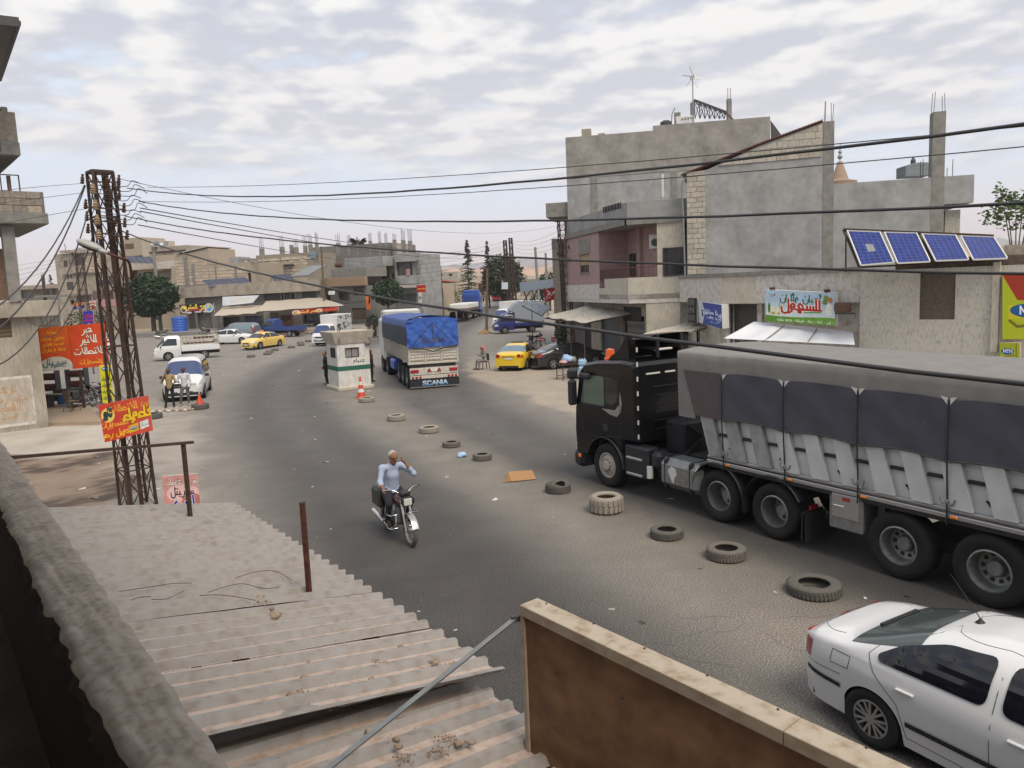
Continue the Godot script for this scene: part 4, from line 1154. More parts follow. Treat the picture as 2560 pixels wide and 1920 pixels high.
func gable_house() -> void:
	var o := front("gable_house","grey plastered side wall with pale stone gable and tiled roof edge","house",gp(1715,38.4),gp(2436,35.0))
	var f := func(x,y): return on_front(o,x,y)
	var px := [[1716,700],[1716,432],[1768,424],[1900,364],[2058,306],[2085,304],[2084,460],[2436,436],[2434,506],[2360,511],[2358,700]]
	var poly := PackedVector2Array()
	for q in px: poly.append(f.call(q[0],q[1]))
	poly[0].y = 0; poly[10].y = 0
	var m := mb(); m.prism(poly,-9.0,0.0); put("wall",m,M.plaster_grey,o)
	# quoin of pale stone blocks
	var q0: Vector2 = f.call(1717,560)
	var q1: Vector2 = f.call(1764,560)
	var bm := [M.stone_pale,mat("stone_pale_b",lin(0.50,0.46,0.38),0.92,{"tex": "blotch","scale": 1.1,"detail": "grain","dscale": 2.5,"hm": "bump","hms": 0.42}),mat("stone_pale_c",lin(0.60,0.55,0.46),0.92,{"tex": "blotch","scale": 0.8,"detail": "grain","dscale": 2.5,"hm": "bump","hms": 0.30})]
	var h0: float = f.call(1740,686).y
	var h1: float = f.call(1740,428).y
	bricks(o,Rect2(q0.x,h0,q1.x - q0.x,h1 - h0),0.245,0.5,bm,0.0,0.035)
	# the gable's courses
	var a0: Vector2 = f.call(1772,417)
	var a1: Vector2 = f.call(2056,391)
	var clip := PackedVector2Array([a0,a1,f.call(2056,310),f.call(1900,370),f.call(1775,424)])
	if Geometry2D.is_polygon_clockwise(clip): clip.reverse()
	var base := minf(a0.y,a1.y)
	bricks(o,Rect2(a0.x,base,a1.x - a0.x,2.1),0.29,0.5,bm,0.0,0.04,clip,"stone_block")
	var tm := mat("roof_tile",lin(0.17,0.075,0.055),0.85,{"tex": "blotch","scale": 2.0})
	var e0: Vector2 = f.call(1707,438)
	var e1: Vector2 = f.call(1900,361)
	var e2: Vector2 = f.call(2058,303)
	for i in 44:
		m = mb()
		var p := e0.lerp(e1,i / 24.0) if i < 24 else e1.lerp(e2,(i - 24) / 20.0)
		var d := (e1 - e0).normalized() if i < 24 else (e2 - e1).normalized()
		var z := V(d.x,d.y,0)
		m.bar(V(p.x,p.y + 0.05,-0.25),V(p.x,p.y + 0.05,0.1),0.22,0.035,V(-d.y,d.x,0).rotated(V(0,0,1),0.14 + 0.05 * rng.randf()))
		put("roof_tile",m,tm,o)
	m = mb(); m.prism(PackedVector2Array([e0 + W(0,0.02),e1 + W(0,0.02),e2 + W(0,0.02),e2 - W(0,0.03),e1 - W(0,0.03),e0 - W(0,0.03)]),-9.1,0.02); put("roof",m,tm,o)
	var k0: Vector2 = f.call(2058,400)
	var k1: Vector2 = f.call(2085,400)
	m = mb(); slab(m,Rect2(k0.x,0,k1.x - k0.x,f.call(2071,303).y),-0.5,0.02); put("column",m,M.concrete,o)
	rebar(o,V((k0.x + k1.x) / 2,f.call(2071,304).y,-0.2),0.32,0.95,4)
	k0 = f.call(2331,360); k1 = f.call(2364,360)
	var ky: float = f.call(2350,442).y
	m = mb(); slab(m,Rect2(k0.x,ky - 0.3,k1.x - k0.x,f.call(2348,278).y - ky + 0.3),-0.62,-0.02,0.01); put("column",m,M.concrete,o)
	m = mb(); slab(m,Rect2(k0.x,2,k1.x - k0.x,ky - 2),0.0,0.012); put("column",m,M.concrete,o)
	rebar(o,V((k0.x + k1.x) / 2,f.call(2348,278).y,-0.3),0.45,0.9,4)
	for q in [[2305,443,0.75],[2311,441,0.8],[2372,438,0.35],[2386,436,0.7]]:
		var w: Vector2 = f.call(q[0],q[1]); m = mb(); m.tube([V(w.x,w.y - 0.1,-0.3),V(w.x,w.y + q[2],-0.3)],0.015,4); put("rebar",m,M.rust_steel,o)
	m = mb(); var w0: Vector2 = f.call(2367,590); var w1: Vector2 = f.call(2408,516)
	slab(m,Rect2(w0.x,0,w1.x - w0.x,w1.y - 0.1),-2.5,-0.4); put("bay",m,M.stone_pale,o)
	m = mb()
	m.tube(smooth_line([V(e0.x + 0.15,e0.y - 0.15,0.06),V(e0.x - 0.05,e0.y - 0.5,0.08),V(e0.x + 0.0,e0.y - 2.0,0.08),V(e0.x + 0.05,e0.y - 4.9,0.08)],5),0.05,6)
	put("drain_pipe",m,M.steel,o)
	for q in [[0.012,1940,620,1780,705],[0.01,1985,560,1985,690]]: pass
	var tk := thing("water_tank","square grey metal water tank on the far roof beside the tall column","tank",at(2282,440,42))
	m = mb(); m.box(V(0,0.2,0),V(1.3,0.55,1.0),0.02); m.prism(PackedVector2Array([W(-0.65,0.475),W(0.65,0.475),W(0.5,0.62),W(-0.15,0.62)]),-0.5,0.5); put("tank",m,mat("grey_blue_tin",lin(0.20,0.23,0.25),0.6,{"tex": "blotch","scale": 1.0}),tk)
	m = mb(); m.lathe([W(0.13,0.62),W(0.13,0.8),W(0.06,0.95)],8); put("filler",m,M.steel_dark,tk)
	var mn := thing("minaret_top","brown conical top of a minaret with a ball finial rising behind the grey wall","minaret",at(2099,470,120))
	m = mb(); m.lathe([W(2.4,0.2),W(2.5,0.9),W(1.5,1.15),W(1.25,1.3),W(0.35,3.9),W(0,4.0)],12); put("cone",m,mat("minaret_stone",lin(0.30,0.22,0.16),0.9),mn)
	m = mb(); m.tube([V(0,3.8,0),V(0,6.6,0)],0.06,5); m.sph(V(0,4.6,0),Vector3.ONE * 0.38,10); m.sph(V(0,5.3,0),Vector3.ONE * 0.28,10); m.sph(V(0,5.9,0),Vector3.ONE * 0.2,8); put("finial",m,M.steel,mn)

func low_shops() -> void:
	# curved parapet shop
	var a := gp(1699,36.5)
	var b := gp(1803,31.5)
	var c := gp(1891,30.4)
	var d := gp(2150,27.2)
	var o := front("dairy_shop","low white shop with a projecting parapet band, blue and green signs","shop",b,c)
	var inv := o.transform.affine_inverse()
	var L := [inv * a,inv * b,inv * c,inv * d]
	var t := on_front(o,1845,690).y
	var bt := on_front(o,1845,759).y
	var mats := [M.plaster_white,M.plaster_cream,M.plaster_white]
	for i in 3:
		var m := mb()
		var p: Vector3 = L[i]
		var q: Vector3 = L[i + 1]
		m.quad(V(p.x,bt,p.z),V(q.x,bt,q.z),V(q.x,t,q.z),V(p.x,t,p.z))
		m.quad(V(q.x,bt,q.z - 0.8),V(q.x,bt,q.z),V(p.x,bt,p.z),V(p.x,bt,p.z - 0.8))
		put("parapet",m,mats[i],o)
		m = mb()
		var n := V(-(q - p).z,0,(q - p).x).normalized() * -1
		n = (q - p).cross(Vector3.UP).normalized()
		m.bar(p + Vector3.UP * (t + 0.07) - n * 0.1,q + Vector3.UP * (t + 0.07) - n * 0.1,0.34,0.14)
		put("coping",m,M.concrete,o)
	var m := mb()
	m.quad(V(L[0].x,t - 0.3,L[0].z),V(L[1].x,t - 0.3,L[1].z),V(L[2].x,t - 0.3,L[2].z - 0.3),V(L[0].x + 2,t - 0.3,L[0].z - 4)); m.quad(V(L[2].x,t - 0.3,L[2].z),V(L[3].x,t - 0.3,L[3].z),V(L[3].x,t - 0.3,L[3].z - 8),V(L[2].x,t - 0.3,L[2].z - 8))
	put("roof",m,M.concrete_dark,o)
	# wall behind,set back 0.5 m
	m = mb()
	for i in [0,2]:
		var p: Vector3 = L[i]
		var q: Vector3 = L[i + 1]
		var n := (q - p).cross(Vector3.UP).normalized() * -0.55
		p += n; q += n
		m.quad(V(p.x,0,p.z),V(q.x,0,q.z),V(q.x,bt + 0.2,q.z),V(p.x,bt + 0.2,p.z))
	m.quad(V(L[0].x,0,L[0].z - 4),V(L[0].x,0,L[0].z),V(L[0].x,t,L[0].z),V(L[0].x,t,L[0].z - 4))
	put("wall",m,M.plaster_white,o)
	var sh := Rect2(0.1,0,1.25,bt - 0.05)
	shutter(o,sh,mat("dark_shutter",lin(0.075,0.072,0.07),0.6),"shutter",-0.55,0.12)
	m = mb(); m.bar(V(0.15,1.6,-0.35),V(1.2,2.6,-0.35),0.04,0.04); put("bar",m,M.steel,o)
	m = mb(); slab(m,Rect2(-0.06,0,0.16,bt),-0.6,-0.4); slab(m,Rect2(1.35,0,0.2,bt),-0.6,-0.4); put("jamb",m,M.plaster_white,o)
	var lt := at(1719,745,35.2)
	var lat := thing("lattice_blocks","brown pierced concrete block window beside the slanted blue sign","window",lt)
	lat.rotation.y = heading(b - a)
	m = mb(); m.box(V(0.45,-0.55,-0.05),V(1.0,1.1,0.04)); put("back",m,M.dark_inside,lat)
	for i in 3: for j in 3:
		m = mb(); var cc := V(0.12 + 0.32 * i,-0.2 - 0.34 * j,0.0)
		for k in 4: m.xf = Transform3D(Basis(V(0,0,1),k * PI / 4),cc); m.box(Vector3.ZERO,V(0.3,0.04,0.05))
		put("pierced_block",m,M.concrete_dark,lat)
	var im := board(300,270,Color(0.16,0.27,0.58))
	for y in 270: for x in 300: if x < 62 - absf(y - 120) * 0.25 + 20: im.set_pixel(x,y,Color(0.74,0.77,0.82))
	disc(im,W(48,150),W(12,40),Color(0.2,0.2,0.22)); disc(im,W(48,108),W(16,10),Color(0.12,0.12,0.14))
	ink(im,"ميرنا ستايل",190,130,52,Color(0.85,0.88,0.95),0.2); ink(im,"أحذية حقائب",195,186,34,Color(0.85,0.88,0.95),0.17); ink(im,"ولادي نسائي",200,228,18,Color(0.7,0.75,0.9),0.16)
	weather(im,0.1,8)
	sign_board("style_sign","tilted blue and white shop sign with Arabic lettering over the shutter",at(1749,806,33.4),at(1806,822,31.2),at(1804,762,31.2),at(1746,754,33.4),print_mat("print_style",im),M.plate,0.3)
	# dairy sign
	im = board(520,264,Color(0.70,0.78,0.84))
	for y in 264: for x in 520:
		var k := float(x) / 520
		im.set_pixel(x,y,Color(0.66,0.75,0.83).lerp(Color(0.80,0.84,0.82),smoothstep(0.2,0.9,float(y) / 264)) if y < 208 + 6 * sin(k * 5) else Color(0.32,0.52,0.13).lerp(Color(0.42,0.62,0.2),k))
	for q in [[52,170,20,40],[96,172,16,34],[130,165,12,26]]: disc(im,W(q[0],q[1]),W(q[2],q[3]),Color(0.86,0.84,0.72)); disc(im,W(q[0] + 6,q[1] + 20),W(q[2] * 0.8,q[3] * 0.3),Color(0.68,0.6,0.2))
	for q in [[28,150,10,44,0.25,0.42,0.12],[112,130,8,30,0.55,0.7,0.25],[168,90,16,7,0.3,0.55,0.2],[210,36,12,5,0.3,0.5,0.2],[462,48,20,26,0.45,0.55,0.25],[490,62,16,24,0.72,0.45,0.18],[452,78,18,22,0.38,0.5,0.2],[478,140,26,50,0.84,0.86,0.8]]: disc(im,W(q[0],q[1]),W(q[2],q[3]),Color(q[4],q[5],q[6]))
	ink(im,"أجبان وألبان",268,82,52,Color(0.08,0.36,0.2),0.17); ink(im,"السهول",268,150,82,Color(0.66,0.13,0.08),0.2,false,Color(0.9,0.9,0.85))
	stroke(im,W(200,148),W(330,146),7,Color(0.66,0.13,0.08)); stroke(im,W(300,172),W(420,164),5,Color(0.3,0.55,0.2))
	ink(im,"حليب - لبن - لبنة - زبدة - قريشة - عجوة نباتية",330,248,22,Color(0.9,0.93,0.85),0.16)
	ink(im,"فرع",60,44,20,Color(0.5,0.2,0.2),0.15); ink(im,"١",34,46,24,Color(0.5,0.2,0.2),0.15)
	weather(im,0.07,4)
	var s := sign_board("dairy_sign","long green and white dairy shop sign with red Arabic lettering",at(1915,803,29.3),at(2088,815,27.4),at(2086,732,27.4),at(1913,724,29.3),print_mat("print_dairy",im),M.plate,0.28)
	m = mb()
	for k in [0.1,0.9]: m.box((at(1915,722,29.4)).lerp(at(2086,729,27.5),k) - s.position,V(0.16,0.14,0.2),0.01)
	put("bracket",m,M.rust_brown,s)
	var rb := thing("brick_lamp","weathered reddish box lamp fixed to the wall right of the dairy sign","lamp box",at(2107,768,27.2))
	rb.rotation.y = heading(d - c)
	m = mb(); m.box(Vector3.ZERO,V(0.56,0.34,0.3),0.06); put("box",m,mat("red_patina",lin(0.17,0.12,0.09),0.9,{"tex": "rust","scale": 3.0}),rb)
	m = mb(); m.box(V(0.05,-0.22,-0.05),V(0.62,0.05,0.2)); put("shelf",m,M.steel_dark,rb)
	# white cloth awning
	var aw := thing("cloth_awning","white plastic sheet awning below the dairy sign","awning",at(1980,840,28))
	var e := [at(1885,804,29.9),at(2132,828,27.6),at(2137,862,26.0),at(1809,846,28.6)]
	m = mb()
	var rows := []
	for i in 9:
		var row := PackedVector3Array()
		for j in 25:
			var p: Vector3 = e[3].lerp(e[2],j / 24.0).lerp(e[0].lerp(e[1],j / 24.0),i / 8.0)
			p.y -= 0.10 * sin(i / 8.0 * PI) * absf(sin(j / 24.0 * PI * 4))
			row.append(p - aw.position)
		rows.append(row)
	m.grid(rows); put("sheet",m,mat("white_sheet",lin(0.72,0.74,0.78),0.5,{"back": lin(0.2,0.2,0.22)}),aw)
	m = mb()
	for k in [0.0,0.33,0.66,1.0]: m.bar(e[3].lerp(e[2],k) - aw.position - Vector3.UP * 0.02,e[0].lerp(e[1],k) - aw.position - Vector3.UP * 0.02,0.03,0.03)
	for k in [0.02,0.98]: var fp: Vector3 = e[3].lerp(e[2],k) - aw.position; m.bar(fp,V(fp.x,-aw.position.y,fp.z),0.04,0.04)
	m.tri(e[1] - aw.position,e[2] - aw.position,e[1] - aw.position - Vector3.UP * 0.5)
	put("frame",m,M.steel,aw)
	# peeling wall
	o = front("peeling_house","low house with peeling whitewashed wall and a bricked-up brown window","house",gp(2151,27.1),gp(2560,23.8))
	var l: float = o.get_meta("len")
	var tp := on_front(o,2300,672).y
	var win := seen(o,2299,681,2388,799)
	m = mb(); shell(m,Rect2(0,0,l + 3,tp),[win],9.0); put("wall",m,M.peeling,o)
	m = mb(); slab(m,win.grow(-0.005),-0.2,-0.07); put("bricked_window",m,mat("brown_render",lin(0.16,0.125,0.095),0.95,{"tex": "blotch","scale": 0.9,"detail": "grain","dscale": 2.0,"hm": "bump","hms": 0.45}),o)
	var rr := seen(o,2150,652,2560,674)
	m = mb(); m.box(V(l / 2 + 0.6,tp + 0.16,-0.35),V(l - 1.0,0.32,0.5),0.02); put("roof_beam",m,M.brown_render,o)
	m = mb(); slab(m,seen(o,2481,655,2499,880),0.0,0.12); put("pilaster",m,M.plaster_cream,o)
	var hh := on_front(o,2520,600).y
	m = mb(); slab(m,Rect2(l - 0.9,tp,4.5,hh - tp - 0.1),-4.0,-3.8); put("rear_wall",m,M.block,o)
	m = mb(); slab(m,Rect2(l - 0.6,tp + 0.2,3,0.42),-0.6,-0.3); put("block_course",m,M.stone,o)
	# solar panels in a leaning steel frame
	var cell := board(120,200,Color(0.055,0.085,0.28))
	for y in 200: for x in 120:
		var k := 0.9 + 0.2 * fposmod(sin(float(x / 20 * 7 + y / 20 * 13)) * 43.7,1.0)
		cell.set_pixel(x,y,Color(0.13,0.19,0.46) * k if x % 20 > 0 and y % 20 > 0 else Color(0.42,0.47,0.62))
	var cm := print_mat("solar_cells",cell,0.2)
	cm.texture_repeat = true
	var pz := [[[2152,663],[2234,656],[2199,580],[2118,577]],[[2244,658],[2325,654],[2291,583],[2211,581]],[[2339,652],[2421,649],[2388,588],[2305,585]],[[2433,649],[2518,646],[2484,593],[2402,590]]]
	for i in 4:
		var q = pz[i]
		var dd := 25.6 - i * 0.45
		var p := [at(q[0][0],q[0][1],dd),at(q[1][0],q[1][1],dd - 0.4),at(q[2][0],q[2][1],dd + 0.75),at(q[3][0],q[3][1],dd + 1.15)]
		var sp := sign_board("solar_panel","blue solar panel on the low roof, %s" % ["first from the left","second from the left","third from the left","last on the right"][i],p[0],p[1],p[2],p[3],cm,M.steel,0.04,"solar panel","solar panels on the low roof")
		m = mb()
		for k in 4: m.bar(p[k] - sp.position,p[(k + 1) % 4] - sp.position,0.035,0.05)
		put("frame",m,M.plate,sp)
	var rk := thing("panel_rack","rusty steel rack carrying the row of four blue solar panels","rack",at(2300,660,25.5))
	m = mb()
	for q in [[2148,666,2109,574,25.9],[2336,656,2294,580,25.1]]: m.bar(at(q[0],q[1],q[4]) - rk.position,at(q[2],q[3],q[4] + 1.2) - rk.position,0.07,0.07)
	m.bar(at(2109,573,27.0) - rk.position,at(2484,589,25.4) - rk.position,0.07,0.07); m.bar(at(2150,668,25.9) - rk.position,at(2520,650,24.4) - rk.position,0.06,0.06)
	for q in [2115,2294,2484]: m.bar(at(q,575 + (q - 2109) * 0.043,27.0 - (q - 2109) * 0.0043) - rk.position,V(at(q,640,27.4).x,tp,at(q,640,27.4).z) - rk.position,0.05,0.05)
	put("frame",m,M.rust_steel,rk)
	# yellow signs at the right edge
	for q in [["large yellow and orange phone shop sign cut by the right edge",2506,686,2700,848,24.0,23.0,0.3],["small yellow phone shop sign below the large one",2499,857,2549,905,24.0,23.6,0.2]]:
		im = board(300,250 if q[1] < 2502 else 256,Color(0.66,0.70,0.08))
		if q[1] > 2502:
			for y in 100: for x in 300: if x > y * 0.62 - 2: im.set_pixel(x,y,Color(0.60,0.18,0.07))
			for y in range(115,185): for x in range(24,300): if y > 122 - x * 0.06 and y < 178 - x * 0.1: im.set_pixel(x,y,Color(0.76,0.73,0.1))
			disc(im,W(110,140),W(80,28),Color(0.09,0.32,0.55)); ink(im,"MTN",112,154,30,Color(0.9,0.92,0.95),0.22,true)
			stroke(im,W(30,182),W(60,204),6,Color(0.42,0.40,0.08)); stroke(im,W(60,204),W(300,176),6,Color(0.42,0.40,0.08))
		else:
			disc(im,W(120,110),W(96,44),Color(0.09,0.32,0.55)); ink(im,"MTN",120,130,46,Color(0.9,0.92,0.95),0.22,true)
			stroke(im,W(20,190),W(220,160),8,Color(0.5,0.46,0.08)); stroke(im,W(250,0),W(250,250),5,Color(0.3,0.3,0.1))
		sign_board("phone_sign",q[0],at(q[1],q[4],q[5]),at(q[3],q[4],q[6]),at(q[3],q[2],q[6]),at(q[1],q[2],q[5]),print_mat("print_phone%d" % q[1],im),M.tin_cream,q[7])

# --- the houses across the junction. Openings: [x0,y0,x1,y1,kind] as seen,kind h hole,w window,s shutter
func far_block(called: String,label: String,m: Material,x0: float,d0: float,x1: float,d1: float,ytop: float,wins := [],deep := 7.0,cat := "house",extra := 0.0) -> Node3D:
	var o := front(called,label,cat,gp(x0,d0),gp(x1,d1))
	var l: float = o.get_meta("len")
	var t := on_front(o,(x0 + x1) / 2,ytop).y
	var holes := []
	for w in wins:
		var r := seen(o,w[0],w[1],w[2],w[3])
		holes.append(r)
		match w[4]:
			"w": window(o,r,M.glass,M.wood,1)
			"p": window(o,r,M.glass_pale,M.steel,2)
			"s": shutter(o,r,w[5] if w.size() > 5 else M.steel_dark,"shutter",-0.12,0.2)
	var k := mb()
	shell(k,Rect2(0,-0.5,l,t + 0.5),holes,deep)
	put("wall",k,m,o)
	o.set_meta("top",t)
	return o
func band(o: Node3D,called: String,x0: float,y0: float,x1: float,y1: float,z0: float,z1: float,m: Material) -> void:
	var k := mb(); slab(k,seen(o,x0,y0,x1,y1,z1),z0,z1,0.02); put(called,k,m,o)
func stubs(o: Node3D,list: Array,base: float,z := -0.4) -> void:      # unfinished columns with their rebars: [x0,x1,top,rebar height]
	for q in list:
		var r := seen(o,q[0],q[2],q[1],base,z)
		var k := mb(); slab(k,r,z - r.size.x,z,0.01); put("column",k,M.concrete,o)
		if q[3] > 0: rebar(o,V(r.position.x + r.size.x / 2,r.end.y,z - r.size.x / 2),r.size.x * 0.7,q[3],4)
func courses(o: Node3D,x0: float,y0: float,x1: float,y1: float,_ch := 0.3,_bl := 0.6) -> void:   # block courses joined into one relief
	var r := seen(o,x0,y0,x1,y1)
	var k := mb()
	var ch := 0.42
	var bl := 1.0
	var n := int(r.size.y / ch)
	for j in n:
		var x := r.position.x - (bl / 2 if j % 2 else 0.0)
		while x < r.end.x:
			var a := maxf(x,r.position.x)
			var b := minf(x + bl,r.end.x) - 0.07
			k.col = Color(0.5,0.42,0.32) * rng.randf_range(0.78,1.12)
			if b - a > 0.1: slab(k,Rect2(a,r.position.y + j * ch,b - a,ch - 0.07),0,0.045 + rng.randf_range(-0.01,0.01))
			x += bl
	tag(put("block_courses",k,M.vc,o),"","","","stuff")
func row_of_panels(label: String,x0: float,yb: float,x1: float,yb1: float,lean_x: float,rise_y: float,n: int,d: float) -> void:
	var cm: StandardMaterial3D = M.get("solar_far",null)
	if cm == null:
		var im := board(48,80,Color(0.16,0.18,0.27))
		for y in 80: for x in 48: if x % 12 == 0 or y % 16 == 0: im.set_pixel(x,y,Color(0.36,0.38,0.46))
		cm = print_mat("solar_far",im,0.25)
	var ord := ["first","second","third","fourth","fifth","sixth"]
	for i in n:
		var a := lerpf(x0,x1,float(i) / n) + 0.6
		var b := lerpf(x0,x1,float(i + 1) / n) - 0.6
		var ya := lerpf(yb,yb1,float(i) / n)
		var ye := lerpf(yb,yb1,float(i + 1) / n)
		var s := sign_board("solar_panel","%s, %s from the left" % [label,ord[i]],at(a,ya,d),at(b,ye,d),at(b + lean_x,ye - rise_y,d + 1.6),at(a + lean_x,ya - rise_y,d + 1.6),cm,M.plate,0.06,"solar panel",label)
		var k := mb(); k.bar(at((a + b) / 2 + lean_x,(ya + ye) / 2 - rise_y,d + 1.65) - s.position,at((a + b) / 2 + lean_x,(ya + ye) / 2 + 2,d + 1.8) - s.position,0.06,0.06); put("stand",k,M.steel,s)
func simple_sign(label: String,q: Array,d: float,im: Image,thick := 0.15,d2 := 0.0) -> Node3D:    # q: bottom left,bottom right,top right,top left
	if d2 == 0.0: d2 = d
	weather(im,0.08,6)
	return sign_board("sign",label,at(q[0],q[1],d),at(q[2],q[3],d2),at(q[4],q[5],d2),at(q[6],q[7],d),print_mat("print_%d_%d" % [q[0],q[1]],im),M.plate,thick)
func awning(label: String,q: Array,dep: Array,m: Material,n: int,posts := []) -> Node3D:   # corrugated sheet between four seen corners: front left,front right,back right,back left
	var p := []
	for i in 4: p.append(at(q[i * 2],q[i * 2 + 1],dep[i]))
	var o := thing("awning",label,"awning",(p[0] + p[1]) / 2)
	var rows := []
	for i in 7:
		var row := PackedVector3Array()
		for j in n * 2 + 1:
			var f := float(j) / (n * 2)
			row.append((p[0].lerp(p[1],f)).lerp(p[3].lerp(p[2],f),i / 6.0) + V(0,0.045 * (j % 2) + 0.03 * sin(f * 19 + i),0) - o.position)
		rows.append(row)
	var k := mb()
	for i in 6: for j in n * 2: k.quad(rows[i][j],rows[i][j + 1],rows[i + 1][j + 1],rows[i + 1][j])
	put("tin",k,m,o)
	k = mb()
	var dn := V(0,-0.06,0) - o.position
	k.bar(p[0] + dn,p[1] + dn,0.06,0.06); k.bar(p[3] + dn,p[2] + dn,0.06,0.06)
	for f in [0.02,0.5,0.98]: k.bar(p[0].lerp(p[1],f) + dn,p[3].lerp(p[2],f) + dn,0.05,0.05)
	put("frame",k,M.rust_steel,o)
	for f in posts:
		var a: Vector3 = p[0].lerp(p[1],f) + dn
		k = mb(); k.bar(a,V(a.x,rise(a.z + o.position.z) - o.position.y - 0.1,a.z),0.06,0.06); put("post",k,M.rust_steel,o)
	return o

func far_houses() -> void:
	var o := far_block("flats","beige block of flats with balconies behind the leaning lattice pylon",M.plaster_beige,150,120,335,116,629,[[183,631,212,666,"h"],[159,651,169,668,"w"],[173,648,181,663,"w"],[167,705,184,725,"w"],[168,687,172,697,"h"],[176,687,180,696,"h"],[192,738,228,756,"h"],[176,750,186,762,"h"],[240,700,262,716,"w"],[272,690,290,712,"w"]],12)
	band(o,"roof_slab",148,624,226,631,0,0.5,M.plaster_beige); band(o,"floor_slab",155,682,250,685,0,0.3,M.concrete); band(o,"floor_slab",164,734,250,738,0,0.4,M.concrete)
	band(o,"column",175,631,181,684,0,0.25,M.concrete); band(o,"balcony",180,664,216,682,0,0.5,M.plaster_beige); band(o,"balcony",166,726,196,735,0,0.4,M.stone)
	courses(o,214,634,250,680); band(o,"awning_band",232,726,276,752,0,0.6,mat("brown_tin",lin(0.13,0.085,0.08),0.7))
	var k := mb(); k.sph(V(3.5,o.get_meta("top") + 0.6,-2),V(1.2,0.35,1.2),10); put("roof_dish",k,M.steel,o)
	k = mb(); k.tube([V(1.3,o.get_meta("top"),-1),V(1.2,o.get_meta("top") + 1.6,-1)],0.05); put("mast",k,M.steel_dark,o)
	awning("dark pink cloth awning over the shop behind the pylon",[248,768,318,764,306,748,240,748],[108,107,111,112],mat("pink_cloth",lin(0.24,0.12,0.11),0.8),10,[0.1,0.9])
	o = far_block("dish_house","house with tin rooms, satellite dishes and panels behind the round street tree",M.stone,296,112,462,108,640,[[329,676,346,706,"h"],[360,678,428,703,"h"],[441,690,447,712,"h"],[316,720,330,745,"h"]],10)
	for q in [[300,594,348,640,M.stone],[347,600,373,641,M.tin_cream],[373,615,461,648,M.plaster_beige]]:
		k = mb(); var r := seen(o,q[0],q[1],q[2],q[3]); slab(k,r,-5,-0.5,0.03); put("roof_room",k,q[4],o)
	band(o,"roof_window",312,609,334,622,-0.52,-0.46,M.wood); band(o,"beam",372,627,461,630,-0.5,-0.3,M.rust_steel)
	band(o,"balcony",324,656,383,674,0,0.8,M.plaster_cream); band(o,"balcony",390,654,436,672,0,0.9,M.plaster_white); band(o,"column",347,675,359,706,-0.4,-0.05,M.concrete); band(o,"stair_wall",428,675,453,718,0,0.15,M.plaster_white)
	for q in [[388,610],[411,612],[427,641]]:
		var p := at(q[0],q[1],110)
		k = mb(); k.xf = Transform3D(Basis(Vector3.RIGHT,0.9),Vector3.ZERO); k.lathe([W(0,-0.18),W(0.35,-0.1),W(0.62,0.06),W(0.6,0.08),W(0.33,-0.07),W(0,-0.14)],16)
		var s := thing("satellite_dish","grey satellite dish of the tin room house, " + ["left one of the upper pair","right one of the upper pair","low one over the balcony"][[388,411,427].find(q[0])],"satellite dish",p,0,"satellite dishes")
		put("dish",k,M.steel,s); k = mb(); k.tube([Vector3.ZERO,V(0,-0.9,0)],0.04); k.tube([V(0,-0.2,0.2),V(0,0.3,0.7)],0.02); put("stand",k,M.steel_dark,s)
	row_of_panels("dark solar panels over the balcony behind the round tree",326,657,391,659,-13,17,4,106)
	o = far_block("stone_house","long pale stone block house with a sloping tin roof patch",M.stone,436,105,634,102,660,[[620,682,628,712,"h"]],8)
	var pts := PackedVector2Array()
	for q in [[436,662],[438,640],[470,632],[520,620],[523,645],[542,646],[545,662]]: pts.append(on_front(o,q[0],q[1]))
	k = mb(); k.prism(pts,-6,0); put("gable",k,M.stone,o)
	var t0 := on_front(o,438,638)
	var t1 := on_front(o,521,619)
	k = mb(); k.bar(V(t0.x,t0.y + 0.15,-2.5),V(t1.x,t1.y + 0.15,-2.5),5.4,0.12); put("roof",k,M.tin_roof,o)
	courses(o,440,646,520,712,0.35,0.8); courses(o,524,664,618,700,0.35,0.9)
	for q in [[460,469,640],[481,486,660],[538,541,664],[587,592,664]]: band(o,"pilaster",q[0],q[2],q[1],716,0.04,0.16,M.concrete)
	for q in [[566,642,593,660,M.plaster_grey],[594,646,622,660,M.concrete],[525,659,548,665,M.plaster_beige]]:
		k = mb(); slab(k,seen(o,q[0],q[1],q[2],q[3]),-3,-0.5,0.02); put("roof_room",k,q[4],o)
	k = mb()
	for i in 40: k.sph(V(rng.randf_range(11,20),o.get_meta("top") + 0.05,rng.randf_range(-1.5,-0.1)),V(0.25,0.14,0.2) * rng.randf_range(0.5,1.3),6,0.8,i)
	tag(put("rubble",k,M.stone,o),"","","","stuff")
	o = far_block("unfinished_house","unfinished concrete storey with bare column stubs and rebars in the middle distance",M.block,648,113,790,110,634,[[677,664,687,672,"h"],[695,663,701,671,"h"],[725,660,731,684,"h"]],9)
	stubs(o,[[648,656,621,1.6],[699,707,617,1.7],[724,730,612,0],[734,742,618,1.2],[758,765,614,1.6],[771,778,611,1.5],[788,794,608,1.6]],640)
	courses(o,655,640,698,660,0.3,0.8); courses(o,706,640,770,700,0.3,0.9); band(o,"blue_sheet",772,628,790,646,0,0.1,M.glass_pale)
	band(o,"ledge",632,661,732,664,0,0.5,M.concrete); band(o,"column",688,664,695,690,0,0.1,M.concrete)
	var c := far_block("concrete_storey","dark weathered concrete upper storey with many rebars along its top",M.concrete_dark,786,117,980,113,612,[],9)
	stubs(c,[[840,848,608,1.5],[868,875,610,1.5],[891,895,611,1.1],[922,928,602,1.3],[946,952,606,1.6],[962,968,607,1.6],[982,989,599,0.9]],640,0.02)
